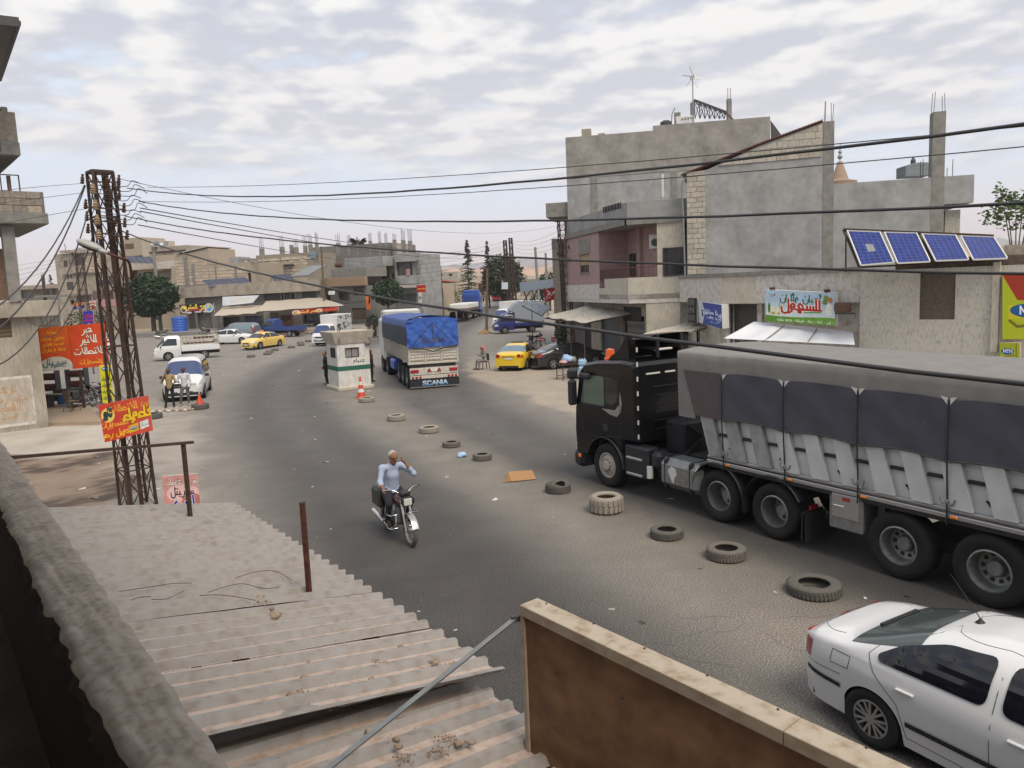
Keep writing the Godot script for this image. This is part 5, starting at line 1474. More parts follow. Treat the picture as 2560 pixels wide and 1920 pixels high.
	var d := far_block("palm_tub","stone end wall of the weathered storey",M.stone,978,114,994,113.6,611,[],5); d.name = "stone_end_wall"
	# front row: the shops with a deep concrete parapet
	o = far_block("corner_shops","long low row of shops under a deep beige concrete parapet",M.concrete_dark,462,99,800,94,714,[[470,768,488,822,"s"],[492,770,530,826,"h"],[556,792,600,826,"h"],[612,790,655,826,"s",mat("shop_blue",lin(0.05,0.07,0.14),0.5)],[678,782,698,824,"w"],[760,786,805,824,"w"],[660,734,700,750,"s"],[704,733,708,750,"h"],[712,733,726,750,"s"],[728,733,735,750,"h"],[756,730,790,748,"s"]],9)
	k = mb()
	var b0 := on_front(o,462,731,0.5)
	k.bar(V(-0.1,on_front(o,462,731,0.5).y,0.35),V(o.get_meta("len") + 0.2,on_front(o,800,711,0.5).y,0.35),0.5,1.45); put("parapet",k,M.plaster_beige,o)
	for q in [[676,779,662,826,M.plaster_cream],[757,786,735,828,M.plaster_white],[560,790,552,826,M.concrete]]:
		k = mb(); slab(k,seen(o,q[2],q[1],q[0],q[3]),0,0.12); put("pier",k,q[4],o)
	k = mb(); slab(k,Rect2(-3,-0.4,o.get_meta("len") + 18,0.75),0.0,8.0); put("pavement",k,M.concrete,o)
	var kr := [M.stone,M.stone_pale,M.block]
	for i in 24:
		k = mb(); k.cham(V(8.4 + i * 0.92,0.08,8.1),V(0.86,0.62,0.3),0.04); put("kerb_stone",k,kr[i % 3],o)
	awning("dusty cream corrugated awning over the left shops",[533,791,642,783,655,763,556,768],[92,90,95,97],M.tin_cream,26,[0.1,0.9])
	awning("long dusty cream corrugated awning over the restaurant",[640,780,862,764,800,744,664,754],[90,88,93,95],M.tin_cream,52,[0.03,0.4,0.75])
	var wb := board(64,24,Color(0.80,0.82,0.84))
	simple_sign("blank white torn banner hung below the concrete parapet",[556,765,632,757,648,738,556,742],95.5,wb,0.05,94)
	var im := board(256,74,Color(0.10,0.05,0.06))
	for y in range(38,52): for x in range(50,190): im.set_pixel(x,y,Color(0.62,0.10,0.2))
	disc(im,W(28,38),W(25,30),Color(0.72,0.68,0.62)); disc(im,W(28,38),W(15,20),Color(0.3,0.22,0.18)); disc(im,W(220,36),W(34,36),Color(0.72,0.75,0.76)); disc(im,W(218,36),W(22,26),Color(0.25,0.55,0.75))
	disc(im,W(66,64),W(22,8),Color(0.75,0.7,0.7)); disc(im,W(135,62),W(30,6),Color(0.7,0.7,0.72)); disc(im,W(195,62),W(22,8),Color(0.75,0.7,0.7))
	ink(im,"فروج المشرفة",122,34,30,Color(0.85,0.78,0.25),0.2)
	simple_sign("black and pink restaurant sign with a blue picture left of the cream awnings",[451,786,535,781,533,757,448,762],93,im)
	im = board(320,50,Color(0.66,0.12,0.07))
	for q in [[30,25,30,24],[190,25,24,23]]: disc(im,W(q[0],q[1]),W(q[2],q[3]),Color(0.82,0.78,0.74)); disc(im,W(q[0],q[1] + 3),W(q[2] * 0.6,q[3] * 0.6),Color(0.5,0.2,0.12))
	ink(im,"مطعم المشرفة",112,33,26,Color(0.92,0.8,0.4),0.2); ink(im,"المشويات",262,33,22,Color(0.85,0.45,0.2),0.18)
	simple_sign("long red and white restaurant sign under the cream awning",[730,788,845,776,845,767,730,776],87.5,im,0.12,86)
	im = board(40,40,Color(0.36,0.10,0.07))
	for i in 60: disc(im,W(rng.randf() * 40,18 + rng.randf() * 22),W(2.5,2),Color(rng.randf_range(0.4,0.8),rng.randf_range(0.2,0.6),0.2))
	simple_sign("food poster beside the dark restaurant door",[702,817,730,815,730,787,702,788],93.2,im,0.05)
	# right part of the front row
	o = far_block("orange_parapet_house","low house with an orange stained parapet, ladder and roof block",M.concrete_dark,800,96,914,92,716,[[806,736,826,758,"h"],[845,730,874,752,"h"],[884,716,910,738,"s"],[816,778,840,800,"h"],[880,770,915,798,"s",M.wood]],9)
	band(o,"parapet",798,694,912,716,0,0.5,mat("orange_stone",lin(0.38,0.26,0.17),0.9,{"tex": "blotch","scale": 0.8,"detail": "streak","dscale": V(2,0.2,2)}))
	k = mb(); slab(k,seen(o,822,669,911,694),-4,-0.4,0.03); put("roof_block",k,M.concrete,o)
	k = mb(); slab(k,seen(o,800,643,900,668),-7,-4.2,0.03); put("upper_wall",k,M.plaster_grey,o)
	var lad := thing("ladder","grey ladder leaning from the roof block to the upper storey","ladder",at(813,690,95))
	for s in [0,6]:
		k = mb(); k.bar(at(812 + s,696,94.5) - lad.position,at(834 + s,640,97.5) - lad.position,0.08,0.08); put("rail",k,M.steel,lad)
	for i in 12:
		k = mb(); k.bar(at(812 + 22 * i / 12.0,696 - 56 * i / 12.0,94.5 + 3.0 * i / 12) - lad.position,at(818 + 22 * i / 12.0,696 - 56 * i / 12.0,94.5 + 3.0 * i / 12) - lad.position,0.05,0.05); put("rung",k,M.steel,lad)
	var tb := thing("red_tank","small red drum on the roof block by the ladder","drum",at(846,663,97)); k = mb(); k.cyl(V(-0.4,0,0),V(0.4,0,0),0.25,0.25,10); put("drum",k,M.rust_brown,tb)
	k = mb(); k.bar(at(795,664,99),at(748,690,95),2.5,0.1); tag(put("tin_canopy",k,M.steel),"grey tin canopy sloping over the roof terrace behind the wooden pole","canopy")
	row_of_panels("grey solar panels on the shop roof behind the white sedan",522,716,632,709,-18,16,6,97)
	row_of_panels("grey solar panels on the shop roof behind the yellow taxi",690,708,742,704,-18,20,5,97)
	o = far_block("turquoise_house","stone fronted house with a turquoise glazed balcony and brown shutters",M.stone,898,101,992,98,643,[[900,650,946,687,"p"],[952,663,972,701,"s",mat("brown_shutter",lin(0.07,0.045,0.04),0.7)],[979,682,986,698,"h"],[918,714,946,760,"s"],[955,725,985,790,"h"]],8)
	band(o,"pink_panel",916,688,950,708,0,0.5,M.plaster_pink); band(o,"glazing",900,650,947,687,-0.05,0.02,mat("turquoise_glass",lin(0.22,0.48,0.46),0.15)); band(o,"balcony_slab",914,706,950,710,0,0.6,M.concrete); band(o,"ledge",898,643,992,646,0,0.2,M.concrete)
	for i in 3: band(o,"mullion",899 + i * 16,649,901 + i * 16,688,0.02,0.08,M.plate)
	courses(o,973,646,990,660,0.3,0.8); courses(o,950,704,990,716,0.3,0.8)
	o = far_block("grey_balcony_house","grey rendered house end with an open balcony and two column stubs",M.plaster_grey,990,97,1049,96,634,[[992,654,1031,689,"h"],[996,716,1012,730,"h"],[1000,734,1040,756,"h"]],7)
	band(o,"lower_band",992,689,1050,710,0,0.6,M.plaster_grey); band(o,"upper_band",989,633,1048,654,0,0.5,M.plaster_grey); band(o,"door",994,668,1007,690,-0.8,-0.7,M.plaster_beige); band(o,"door",1014,656,1026,690,-0.8,-0.7,M.glass)
	stubs(o,[[1003,1011,600,1.4],[1020,1028,602,1.4]],636); band(o,"column",1044,656,1049,690,0.1,0.5,M.concrete)
	band(o,"shop_tin",996,712,1044,720,0,1.5,M.tin_roof); band(o,"washing",1015,672,1025,690,0.62,0.68,M.plaster_pink)
	for q in [["red shop sign with yellow lettering beside the grey balcony house",[1042,731,1065,730,1064,712,1041,713],Color(0.62,0.09,0.05),"جملة ومفرق",Color(0.9,0.75,0.2)],["tall orange hanging sign on a pole before the turquoise house",[917,774,928,773,925,741,914,742],Color(0.85,0.42,0.12),"م",Color(0.35,0.05,0.05)],["blank grey sign box beside the orange hanging sign",[922,757,940,755,940,738,922,740],Color(0.62,0.60,0.54),"",Color.BLACK],["white vertical banner under the red shop sign",[1046,758,1054,757,1054,731,1045,731],Color(0.72,0.72,0.70),"سوق",Color(0.15,0.15,0.15)],["white blank board high above the restaurant",[821,737,837,736,837,727,821,728],Color(0.78,0.78,0.76),"-",Color(0.3,0.3,0.3)]]:
		im = board(64,64,q[2]); ink(im,q[3],32,36,20,q[4],0.2)
		simple_sign(q[0],q[1],91 if q[1][0] < 1000 else 94,im)
	var rl := thing("iron_landing","black iron landing and railing above the restaurant corner","railing",at(870,755,92))
	k = mb(); k.bar(at(838,750,92) - rl.position,at(870,758,91) - rl.position,0.9,0.12); k.bar(at(870,758,91) - rl.position,at(912,752,91) - rl.position,0.9,0.12); put("deck",k,M.steel_dark,rl)
	for i in 14:
		k = mb(); k.bar(at(840 + i * 5,742 + minf(i,6) * 1.2,91.4) - rl.position,at(840 + i * 5,752 + minf(i,6) * 1.2,91.4) - rl.position,0.05,0.05); put("baluster",k,M.steel_dark,rl)
	# beyond: sheds,walls,pale houses on the slope
	o = far_block("shed","dark open shed with a red tin roof beyond the grey balcony house",M.stone,1050,112,1135,116,712,[[1056,716,1090,752,"h"],[1096,722,1108,748,"h"]],6,"shed")
	k = mb(); k.bar(at(1071,700,110),at(1131,706,112),4,0.15); tag(put("red_canopy",k,mat("red_tin",lin(0.40,0.14,0.08),0.8)),"red tin canopy roof over the truck shed","roof")
	o = far_block("yard_wall","sandy stone yard wall beyond the blue flatbed truck",M.stone,1140,140,1215,146,708,[[1196,708,1212,738,"s",M.rust_brown]],0.5,"wall")
	var lab := ["pale low house on the slope left of the conifers","sandy flat-roofed house beside the conifers","pale house far behind the red truck","small white house on the slope beyond the pylons","low sandy house right of the far pylon","pale house behind the concrete poles"]
	var hp := [[1034,1070,688,210],[1085,1146,680,190],[1150,1180,690,260],[1292,1320,690,230],[1300,1345,698,180],[1330,1372,704,170]]
	for i in 6: far_block("far_house",lab[i],[M.stone,M.stone_pale][i % 2],hp[i][0],hp[i][3],hp[i][1],hp[i][3] - 4,hp[i][2],[[lerpf(hp[i][0],hp[i][1],0.2),hp[i][2] + 4,lerpf(hp[i][0],hp[i][1],0.35),hp[i][2] + 10,"h"],[lerpf(hp[i][0],hp[i][1],0.6),hp[i][2] + 4,lerpf(hp[i][0],hp[i][1],0.75),hp[i][2] + 10,"h"]],8)
	# far left,down the side street
	o = far_block("frame_building","unfinished low concrete frame with open bays at the far left",M.concrete,45,175,162,168,716,[[48,724,108,745,"h"],[112,722,124,738,"h"],[128,722,140,738,"h"],[143,722,158,738,"h"]],10)
	band(o,"slab",44,712,162,722,0,1.2,M.plaster_beige); stubs(o,[[106,109,688,0.5]],716)
	o = far_block("street_slab_house","long low house with a thick roof slab down the side street",M.stone,48,92,148,100,768,[[72,772,98,782,"h"],[104,770,112,800,"h"],[118,772,124,800,"h"],[128,772,134,800,"h"]],6)
	band(o,"roof_slab",46,752,148,769,0,1.0,M.plaster_beige)
	for i in 5: band(o,"column",112 + i * 9,768,115 + i * 9,812,0.3,0.7,M.concrete)
	k = mb(); k.bar(at(110,741,110),at(163,739,108),3,0.3); tag(put("grey_slab",k,M.concrete),"thin grey roof slab behind the long low house at the far left","roof")
	im = board(64,44,Color(0.78,0.45,0.15)); for y in range(22,44): for x in 64: im.set_pixel(x,y,Color(0.10,0.12,0.42))
	ink(im,"بوظة",32,38,16,Color(0.7,0.7,0.9),0.2)
	simple_sign("orange and blue shop sign low behind the pylon",[184,774,212,770,211,755,183,758],100,im)
	im = board(44,54,Color(0.75,0.70,0.66)); for i in 40: disc(im,W(rng.randf() * 44,26 + rng.randf() * 28),W(4,3),Color(rng.randf_range(0.3,0.7),rng.randf_range(0.05,0.3),0.05))
	ink(im,"مشاوي",22,18,15,Color(0.6,0.1,0.08),0.2)
	simple_sign("small white sign with a grill picture low behind the pylon",[220,775,240,773,239,751,219,753],99,im)
	im = board(64,90,Color(0.05,0.16,0.62))
	ink(im,"مشفى",32,26,20,Color(0.72,0.12,0.2),0.18); ink(im,"الشفاء",32,48,20,Color(0.72,0.12,0.25),0.18); disc(im,W(32,70),W(14,13),Color(0.8,0.85,0.95)); disc(im,W(32,70),W(11,10),Color(0.05,0.16,0.62)); stroke(im,W(32,62),W(32,78),2,Color(0.8,0.85,0.95)); stroke(im,W(25,66),W(39,66),2,Color(0.8,0.85,0.95))
	var bs := simple_sign("blue road sign with red lettering and a white round emblem above the orange banner",[211,826,235,824,232,777,208,779],52,im,0.04)
	k = mb(); k.bar(at(223,830,52.1) - bs.position,V(at(223,830,52.1).x,0,-52.1) - bs.position,0.07,0.07); put("post",k,M.steel_dark,bs)
	# the plastic water tank and the blue drum stand
	var wt := thing("water_tank","big blue ribbed plastic water tank by the roadside","tank",at(452,836,93))
	wt.position.y = rise(-93) + 0.3
	k = mb()
	var prof := [W(0,0)]
	for i in 6: prof += [W(0.86,0.02 + i * 0.3),W(0.90,0.08 + i * 0.3),W(0.90,0.24 + i * 0.3),W(0.86,0.3 + i * 0.3)]
	prof += [W(0.3,1.95),W(0,1.95)]
	k.lathe(prof,20); put("tank",k,mat("blue_plastic",lin(0.03,0.10,0.42),0.4),wt)

func left_house() -> void:
	var corner := gp(87,30.0)
	var o := front("corner_house","unfinished concrete block house with jutting balconies at the left edge","house",corner - V(0.76,0,-0.65) * 9,corner)
	var l: float = o.get_meta("len")
	var h := func(y: float) -> float: return on_front(o,60,y).y
	var f1: float = h.call(775.0)
	var r := seen(o,-60,785,28,846)
	var m := mb(); holed(m,Rect2(0,0,l,f1),[r],0.25)
	m.quad(V(l,0,0),V(l,0,-1.2),V(l,f1,-1.2),V(l,f1,0)); m.quad(V(0,0,-9),V(0,0,0),V(0,f1,0),V(0,f1,-9)); m.quad(V(l - 1.5,0,-4.5),V(0,0,-4.5),V(0,f1,-4.5),V(l - 1.5,f1,-4.5)); m.quad(V(l,0,-4.3),V(l - 1.5,0,-4.5),V(l - 1.5,f1,-4.5),V(l,f1,-4.5))
	put("wall",m,M.plaster_beige,o)
	shutter(o,r,M.wood,"shutter",-0.1,0.14)
	m = mb(); slab(m,Rect2(0,f1 - 0.28,l + 0.75,0.62),-18,0.3,0.03); put("floor_slab",m,M.plaster_beige,o)
	var im := board(256,256,Color(0.66,0.63,0.58))
	for q in [["الرجاء",110,72,46],["عدم رمي",120,126,44],["القمامة",110,178,46],["وشكراً",104,226,40]]: ink(im,q[0],q[1],q[2],q[3],Color(0.66,0.50,0.34),0.1)
	weather(im,0.12,12)
	var wr := seen(o,-40,942,86,1068)
	m = mb(); slab(m,wr,0,0.012); put("whitewash",m,M.plaster_white,o)
	m = mb(); m.quad(V(wr.position.x + 0.1,wr.position.y + 0.12,0.016),V(wr.end.x - 0.05,wr.position.y + 0.12,0.016),V(wr.end.x - 0.05,wr.end.y - 0.1,0.016),V(wr.position.x + 0.1,wr.end.y - 0.1,0.016)); put("graffiti",m,print_mat("print_graffiti",im,0.9),o)
	# first-floor bay and jutting balcony
	var b0: float = h.call(556.0)
	var b1: float = h.call(484.0)
	var u := l + 0.55
	var blk := [M.block,mat("block_b",lin(0.33,0.30,0.25),0.93,{"tex": "blotch","scale": 0.8,"detail": "grain","dscale": 2.0}),M.stone]
	m = mb(); slab(m,Rect2(0,b0 - 0.12,u + 0.12,0.42),-6,0.75,0.03); put("balcony_slab",m,M.concrete,o)
	m = mb(); slab(m,Rect2(0.05,b0 + 0.3,u,b1 - b0 - 0.3),-5.9,0.68); put("parapet_core",m,M.mortar,o)
	bricks(o,Rect2(l - 3.5,b0 + 0.3,4.05,b1 - b0 - 0.3),0.25,0.5,blk,0.68,0.03,PackedVector2Array(),"block")
	var c0: float = h.call(398.0)
	var w2 := seen(o,4,436,50,484)
	m = mb(); holed(m,Rect2(0,b0,l - 0.75,c0 - b0),[w2],0.3); m.quad(V(l - 0.75,b0,0),V(l - 0.75,b0,-0.5),V(l - 0.75,c0,-0.5),V(l - 0.75,c0,0)); put("upper_wall",m,M.block,o)
	bricks(o,Rect2(l - 2.2,w2.end.y,1.45,c0 - w2.end.y),0.25,0.5,blk,0.0,0.025,PackedVector2Array(),"block")
	m = mb(); slab(m,Rect2(w2.end.x - 0.35,w2.position.y,0.12,w2.size.y),-0.5,-0.35); slab(m,Rect2(w2.end.x - 0.8,w2.position.y,0.05,w2.size.y),-0.5,-0.45); put("scaffold_post",m,M.plaster_pink,o)
	m = mb(); slab(m,Rect2(0,c0,l + 0.02,0.5),-6,0.7,0.03); put("roof_slab",m,M.concrete,o)
	m = mb(); slab(m,Rect2(0,c0 + 0.5,l,h.call(305.0) - c0 - 0.3),-5.9,0.62,0.02); put("roof_parapet",m,M.block,o)
	for i in 6:
		m = mb(); m.cham(V(l - 0.3 - i * 0.27,h.call(305.0) + 0.3,0.3),V(0.22,0.2,0.3),0.03); put("loose_block",m,[M.block,M.rust_brown,M.block][i % 3],o)
	m = mb(); var ca := on_front(o,37,752,0.2); var cb := on_front(o,17,566,0.2); m.bar(V(ca.x,ca.y,0.2),V(cb.x,cb.y,0.2),0.4,0.4); put("column",m,M.concrete,o)
	m = mb(); slab(m,seen(o,-200,622,20,752,-0.3),-3,-0.3); put("brown_wall",m,mat("brown_block",lin(0.22,0.14,0.10),0.9,{"tex": "blotch","scale": 0.7}),o)
	# the sheet canopy over its roof
	var p := [at(48,56,27.0),at(-260,20,25.0),at(-330,130,36.0),at(0,200,36.0)]
	m = mb()
	for i in 14:
		var a: Vector3 = p[0].lerp(p[1],i / 14.0) - o.position
		var b: Vector3 = p[0].lerp(p[1],(i + 1) / 14.0) - o.position
		var c: Vector3 = p[3].lerp(p[2],(i + 1) / 14.0) - o.position
		var d: Vector3 = p[3].lerp(p[2],i / 14.0) - o.position
		var e := Vector3.UP * 0.07 * (i % 2)
		m.quad(a + e,b + Vector3.UP * 0.07 - e,c + Vector3.UP * 0.07 - e,d + e)
	m.bar(p[0] - o.position,p[1] - o.position,0.1,0.3); m.bar(p[0] - o.position,p[3] - o.position,0.1,0.12)
	m.xf = Transform3D.IDENTITY
	var cv := mb()
	for i in m.v.size(): m.v[i] = m.v[i]
	var can := thing("tin_canopy","corner of a dark tin canopy at the upper left edge of the picture","canopy",o.position)
	put("tin",m,M.steel_dark,can)
	m = mb(); var cp: Vector3 = p[0] - o.position + V(-1.2,0,0); m.bar(cp,V(cp.x,10,cp.z),0.12,0.12); put("post",m,M.steel_dark,can)
	# terrace,its pillar and sign boards
	m = mb()
	var q := [on_ground(92,1066),on_ground(252,1062),on_ground(205,985),on_ground(80,990)]
	var e := Vector3.UP * 0.14
	m.quad(q[0] + e,q[1] + e,q[2] + e,q[3] + e)
	for i in 4: m.quad(q[i],q[(i + 1) % 4],q[(i + 1) % 4] + e,q[i] + e)
	struct("terrace",m,mat("terrace_tile",lin(0.36,0.27,0.19),0.45,{"tex": "soft","scale": 1.5}))
	im = board(440,270,Color(0.80,0.27,0.07))
	for y in 270: for x in 440: if x < 206: im.set_pixel(x,y,Color(0.80,0.36,0.07).lerp(Color(0.76,0.24,0.06),y / 270.0))
	disc(im,W(104,250),W(105,66),Color(0.76,0.74,0.70)); ink(im,"سيريتل",96,232,40,Color(0.1,0.35,0.33),0.13); ink(im,"SYRIATEL",118,250,13,Color(0.1,0.3,0.3),0.2,true)
	for w in [["صيانة",40,24],["تحويل وحدات",78,25],["تسديد فواتير",112,25],["جملة و مفرق",148,25]]: ink(im,w[0],104,w[1],w[2] * 0.85,Color(0.88,0.68,0.14),0.16)
	ink(im,"عبر",320,50,40,Color(0.92,0.88,0.82),0.18,false,Color(0.3,0.08,0.02)); ink(im,"الأثير",322,114,44,Color(0.92,0.88,0.82),0.18,false,Color(0.3,0.08,0.02)); ink(im,"للإتصالات",320,184,40,Color(0.92,0.88,0.82),0.18,false,Color(0.3,0.08,0.02)); ink(im,"إكسسوارات",324,244,26,Color(0.88,0.68,0.14),0.16)
	stroke(im,W(207,0),W(209,270),1.5,Color(0.5,0.17,0.05))
	var sg := simple_sign("big orange banner with white and yellow Arabic lettering over the shop terrace",[99,930,274,914,262,806,83,822],33.5,im,0.03,34.5)
	m = mb(); m.bar(at(200,925,34.2) - sg.position,V(at(200,925,34.2).x,0,-34.2) - sg.position,0.1,0.1); m.bar(at(86,822,33.7) - sg.position,at(60,810,31.2) - sg.position,0.05,0.05); put("pole",m,M.rust_steel,sg)
	im = board(56,150,Color(0.78,0.75,0.08)); disc(im,W(28,14),W(20,9),Color(0.1,0.3,0.5)); ink(im,"MTN",28,18,9,Color.WHITE,0.2,true)
	for y in [60,85,110,135]: ink(im,"خطوط",28,y,15,Color(0.2,0.35,0.15),0.15)
	sg = simple_sign("narrow yellow upright sign panel beside the leaning pylon",[257,1008,284,1006,278,912,248,914],31,im)
	# wall and shop behind the terrace
	o = front("phone_shop","open shop front behind the terrace with goods standing in it","shop",corner + along * 9 - outward * 1.5,corner + along * 9 + outward * 0.5)
	m = mb(); slab(m,Rect2(-7.5,0,9.5,f1),-0.3,0); put("wall",m,M.dark_inside,o)
	var tb := thing("shop_table","green topped table with goods on the shop terrace","table",gp(128,35))
	part(tb,"top",M.plaster_cream,[[V(0,0.75,0),V(1.3,0.05,0.7)]]); part(tb,"goods",M.rust_steel,[[V(0.1,0.85,0),V(0.8,0.18,0.4),0.05]]); part(tb,"leg",M.steel_dark,[[V(-0.55,0.37,0),V(0.05,0.75,0.5)],[V(0.55,0.37,0),V(0.05,0.75,0.5)]])
	chair_at("dark chair at the front of the shop terrace",gp(150,33.2) + V(0,0.14,0),1.2,M.wood)
	var bk := thing("blue_bucket","blue plastic drum on the shop terrace behind the table","drum",gp(133,36))
	m = mb(); m.lathe([W(0,0),W(0.26,0),W(0.3,0.8),W(0,0.82)],14); put("drum",m,mat("bucket_blue",lin(0.02,0.15,0.4),0.4),bk)
	for rk in [["tall display rack of phone goods on the shop terrace, left one",98,36],["tall display rack of phone goods on the shop terrace, right one",172,37]]:
		tb = thing("display_rack",rk[0],"rack",gp(rk[1],rk[2]))
		part(tb,"shelf",M.steel_dark,range(4).map(func(i): return [V(0,0.3 + 0.5 * i,0),V(0.9,0.05,0.4)])); part(tb,"stock",M.rust_brown,range(4).map(func(i): return [V(0.1 * sin(i * 3.0),0.46 + 0.5 * i,0),V(0.7,0.26,0.3),0.04])); part(tb,"upright",M.steel_dark,[[V(-0.45,1,0),V(0.04,2,0.4)],[V(0.45,1,0),V(0.04,2,0.4)]])

# --- vehicles: local x forward,y up,z to their right
func part(par: Node,called: String,m: Material,boxes: Array,label := "") -> MeshInstance3D:
	var k := mb()
	for b in boxes: k.box(b[0],b[1],b[2] if b.size() > 2 else 0.0)
	return put(called,k,m,par,label)
func wheel(par: Node3D,c: Vector3,r: float,w: float,side: float,style: String) -> void:
	var b := Basis(V(1,0,0),V(0,0,side),V(0,-side,0))
	var t := mb(); t.xf = Transform3D(b,Vector3.ZERO)
	var ri := r * (0.62 if style.begins_with("car") else 0.56)
	t.lathe([W(ri,-w / 2),W(r * 0.9,-w / 2),W(r * 0.985,-w * 0.4),W(r,-w * 0.25),W(r,w * 0.25),W(r * 0.985,w * 0.4),W(r * 0.93,w * 0.49),W(r * 0.8,w * 0.52),W(ri * 1.08,w * 0.47),W(ri,w * 0.4)],32,true)
	var o := put("wheel",t,M.rubber,par)
	o.position = c
	var d := mb(); d.xf = t.xf
	var h := mb(); h.xf = t.xf
	var m: Material = M.alloy
	if style.begins_with("car"):
		d.lathe([W(ri * 1.02,w * 0.30),W(ri * 1.03,w * 0.42),W(ri * 0.93,w * 0.44),W(ri * 0.9,w * 0.1)].map(func(q): return q),28)
		var n := 7 if style == "car7" else 5
		for i in n:
			for s in ([-0.09,0.09] if style == "car7" else [0.0]):
				var a: float = TAU * i / n + s * 0.6
				var e: float = TAU * i / n + s * 2.2
				d.bar(V(cos(a),0,sin(a)) * ri * 0.2 + V(0,w * 0.38,0),V(cos(e),0,sin(e)) * ri * 0.95 + V(0,w * 0.4,0),ri * (0.13 if style == "car7" else 0.34),w * 0.1,Vector3.UP)
		d.lathe([W(ri * 0.3,w * 0.3),W(ri * 0.28,w * 0.44),W(ri * 0.1,w * 0.46),W(0,w * 0.46)],14)
		h.lathe([W(ri,w * 0.12),W(0.0,w * 0.12)],20)
	elif style == "steer":
		d.lathe([W(ri,w * 0.3),W(ri * 1.03,w * 0.46),W(ri * 0.95,w * 0.48),W(ri * 0.85,w * 0.36),W(ri * 0.62,w * 0.5),W(ri * 0.5,w * 0.52),W(ri * 0.42,w * 0.5),W(ri * 0.4,w * 0.62),W(ri * 0.3,w * 0.66),W(0,w * 0.66)],28)
		for i in 10: h.sph(V(cos(TAU * i / 10),0,sin(TAU * i / 10)) * ri * 0.52 + V(0,w * 0.53,0),Vector3.ONE * r * 0.035,6)
		m = mat("rusty_rim",lin(0.36,0.33,0.28),0.55) if not M.has("rusty_rim") else M.rusty_rim
	else:
		d.lathe([W(ri,w * 0.3),W(ri * 1.04,w * 0.46),W(ri * 0.96,w * 0.48),W(ri * 0.9,w * 0.2),W(ri * 0.84,-w * 0.1),W(ri * 0.45,-w * 0.16),W(ri * 0.4,w * 0.06),W(ri * 0.32,w * 0.12),W(0,w * 0.12)],28)
		for i in 10:
			var e := V(cos(TAU * i / 10),0,sin(TAU * i / 10)) * ri * 0.66
			h.cyl(e + V(0,-w * 0.2,0),e + V(0,-w * 0.115,0),r * 0.07,-1,8)
		m = M.steel
	put("rim",d,m,o)
	put("hub" if style == "steer" else "rim_opening",h,M.dark_inside if style != "steer" else M.rust_steel,o)

# A car body swept from its side view: p.top roof line,p.belt shoulder line,p.wide half widths,each [x,value] from rear to front
class Body:
	var p: Dictionary
	func v(key: String,x: float) -> float:
		var a: Array = p[key]
		if x <= a[0][0]: return a[0][1]
		for i in a.size() - 1:
			if x <= a[i + 1][0]:
				var t: float = (x - a[i][0]) / (a[i + 1][0] - a[i][0])
				return lerpf(a[i][1],a[i + 1][1],t)
		return a[-1][1]
	func vs(key: String,x: float) -> float:     # the same,rounded
		return (v(key,x - 0.09) + v(key,x - 0.045) + 2 * v(key,x) + v(key,x + 0.045) + v(key,x + 0.09)) / 6.0
	func bottom(x: float) -> float:
		var y: float = p.sill
		for a in p.axles:
			var d := absf(x - a)
			if d < p.arch: y = maxf(y,p.tyre * 0.98 + sqrt(p.arch * p.arch - d * d))
		return minf(y,vs("belt",x) - 0.06)
	func half(x: float,y: float) -> float:      # half width at a height
		var b := vs("belt",x)
		var w := vs("wide",x)
		if y <= b:
			var s: float = clampf((y - p.sill) / (b - p.sill),0,1)
			return w * (0.925 + 0.075 * sin(s * PI * 0.62)) if s < 0.81 else w * (1.0 - 0.035 * (s - 0.81) / 0.19)
		var t := vs("top",x)
		var n: float = p.get("n",5.0) if t - b > 0.3 else lerpf(2.4,p.get("n",5.0),clampf((t - b) / 0.3,0,1))
		var h := clampf((y - b) / maxf(t - b,0.001),0,1)
		return (w * 0.965 - p.get("tumble",0.3) * (y - b)) * pow(1.0 - pow(h,n),1.0 / n)
	func point(x: float,s: float) -> Vector3:   # s 0..1 sill to shoulder,1..2 shoulder to the roof's middle
		var b := vs("belt",x)
		if s <= 1.0:
			var y := lerpf(bottom(x),b,s)
			return Vector3(x,y,half(x,y))
		var t := vs("top",x)
		var n: float = p.get("n",5.0) if t - b > 0.3 else lerpf(2.4,p.get("n",5.0),clampf((t - b) / 0.3,0,1))
		var a := (s - 1.0) * PI / 2
		var h := pow(sin(a),2.0 / n)
		return Vector3(x,b + (t - b) * h,(vs("wide",x) * 0.965 - p.get("tumble",0.3) * (t - b) * h) * pow(maxf(cos(a),0.0),2.0 / n))
func body_skin(c: Body,step: float) -> MB:
	var m := mb()
	var x0: float = c.p.top[0][0]
	var x1: float = c.p.top[-1][0]
	var n := int((x1 - x0) / step)
	for side in [1.0,-1.0]:
		var rows := []
		for i in n + 1:
			var x := lerpf(x0,x1,float(i) / n)
			var row := PackedVector3Array()
			for j in 11: row.append(c.point(x,j / 10.0) * V(1,1,side))
			for j in range(1,15): row.append(c.point(x,1.0 + j / 14.0) * V(1,1,side))
			rows.append(row)
		if side < 0: rows.reverse()
		m.grid(rows)
		for r in [[rows[0],1.0],[rows[-1],-1.0]]:
			for j in r[0].size() - 1:
				var a: Vector3 = r[0][j]
				var b: Vector3 = r[0][j + 1]
				if r[1] > 0: m.quad(a * V(1,1,0),a,b,b * V(1,1,0))
				else: m.quad(a,a * V(1,1,0),b * V(1,1,0),b)
	return m
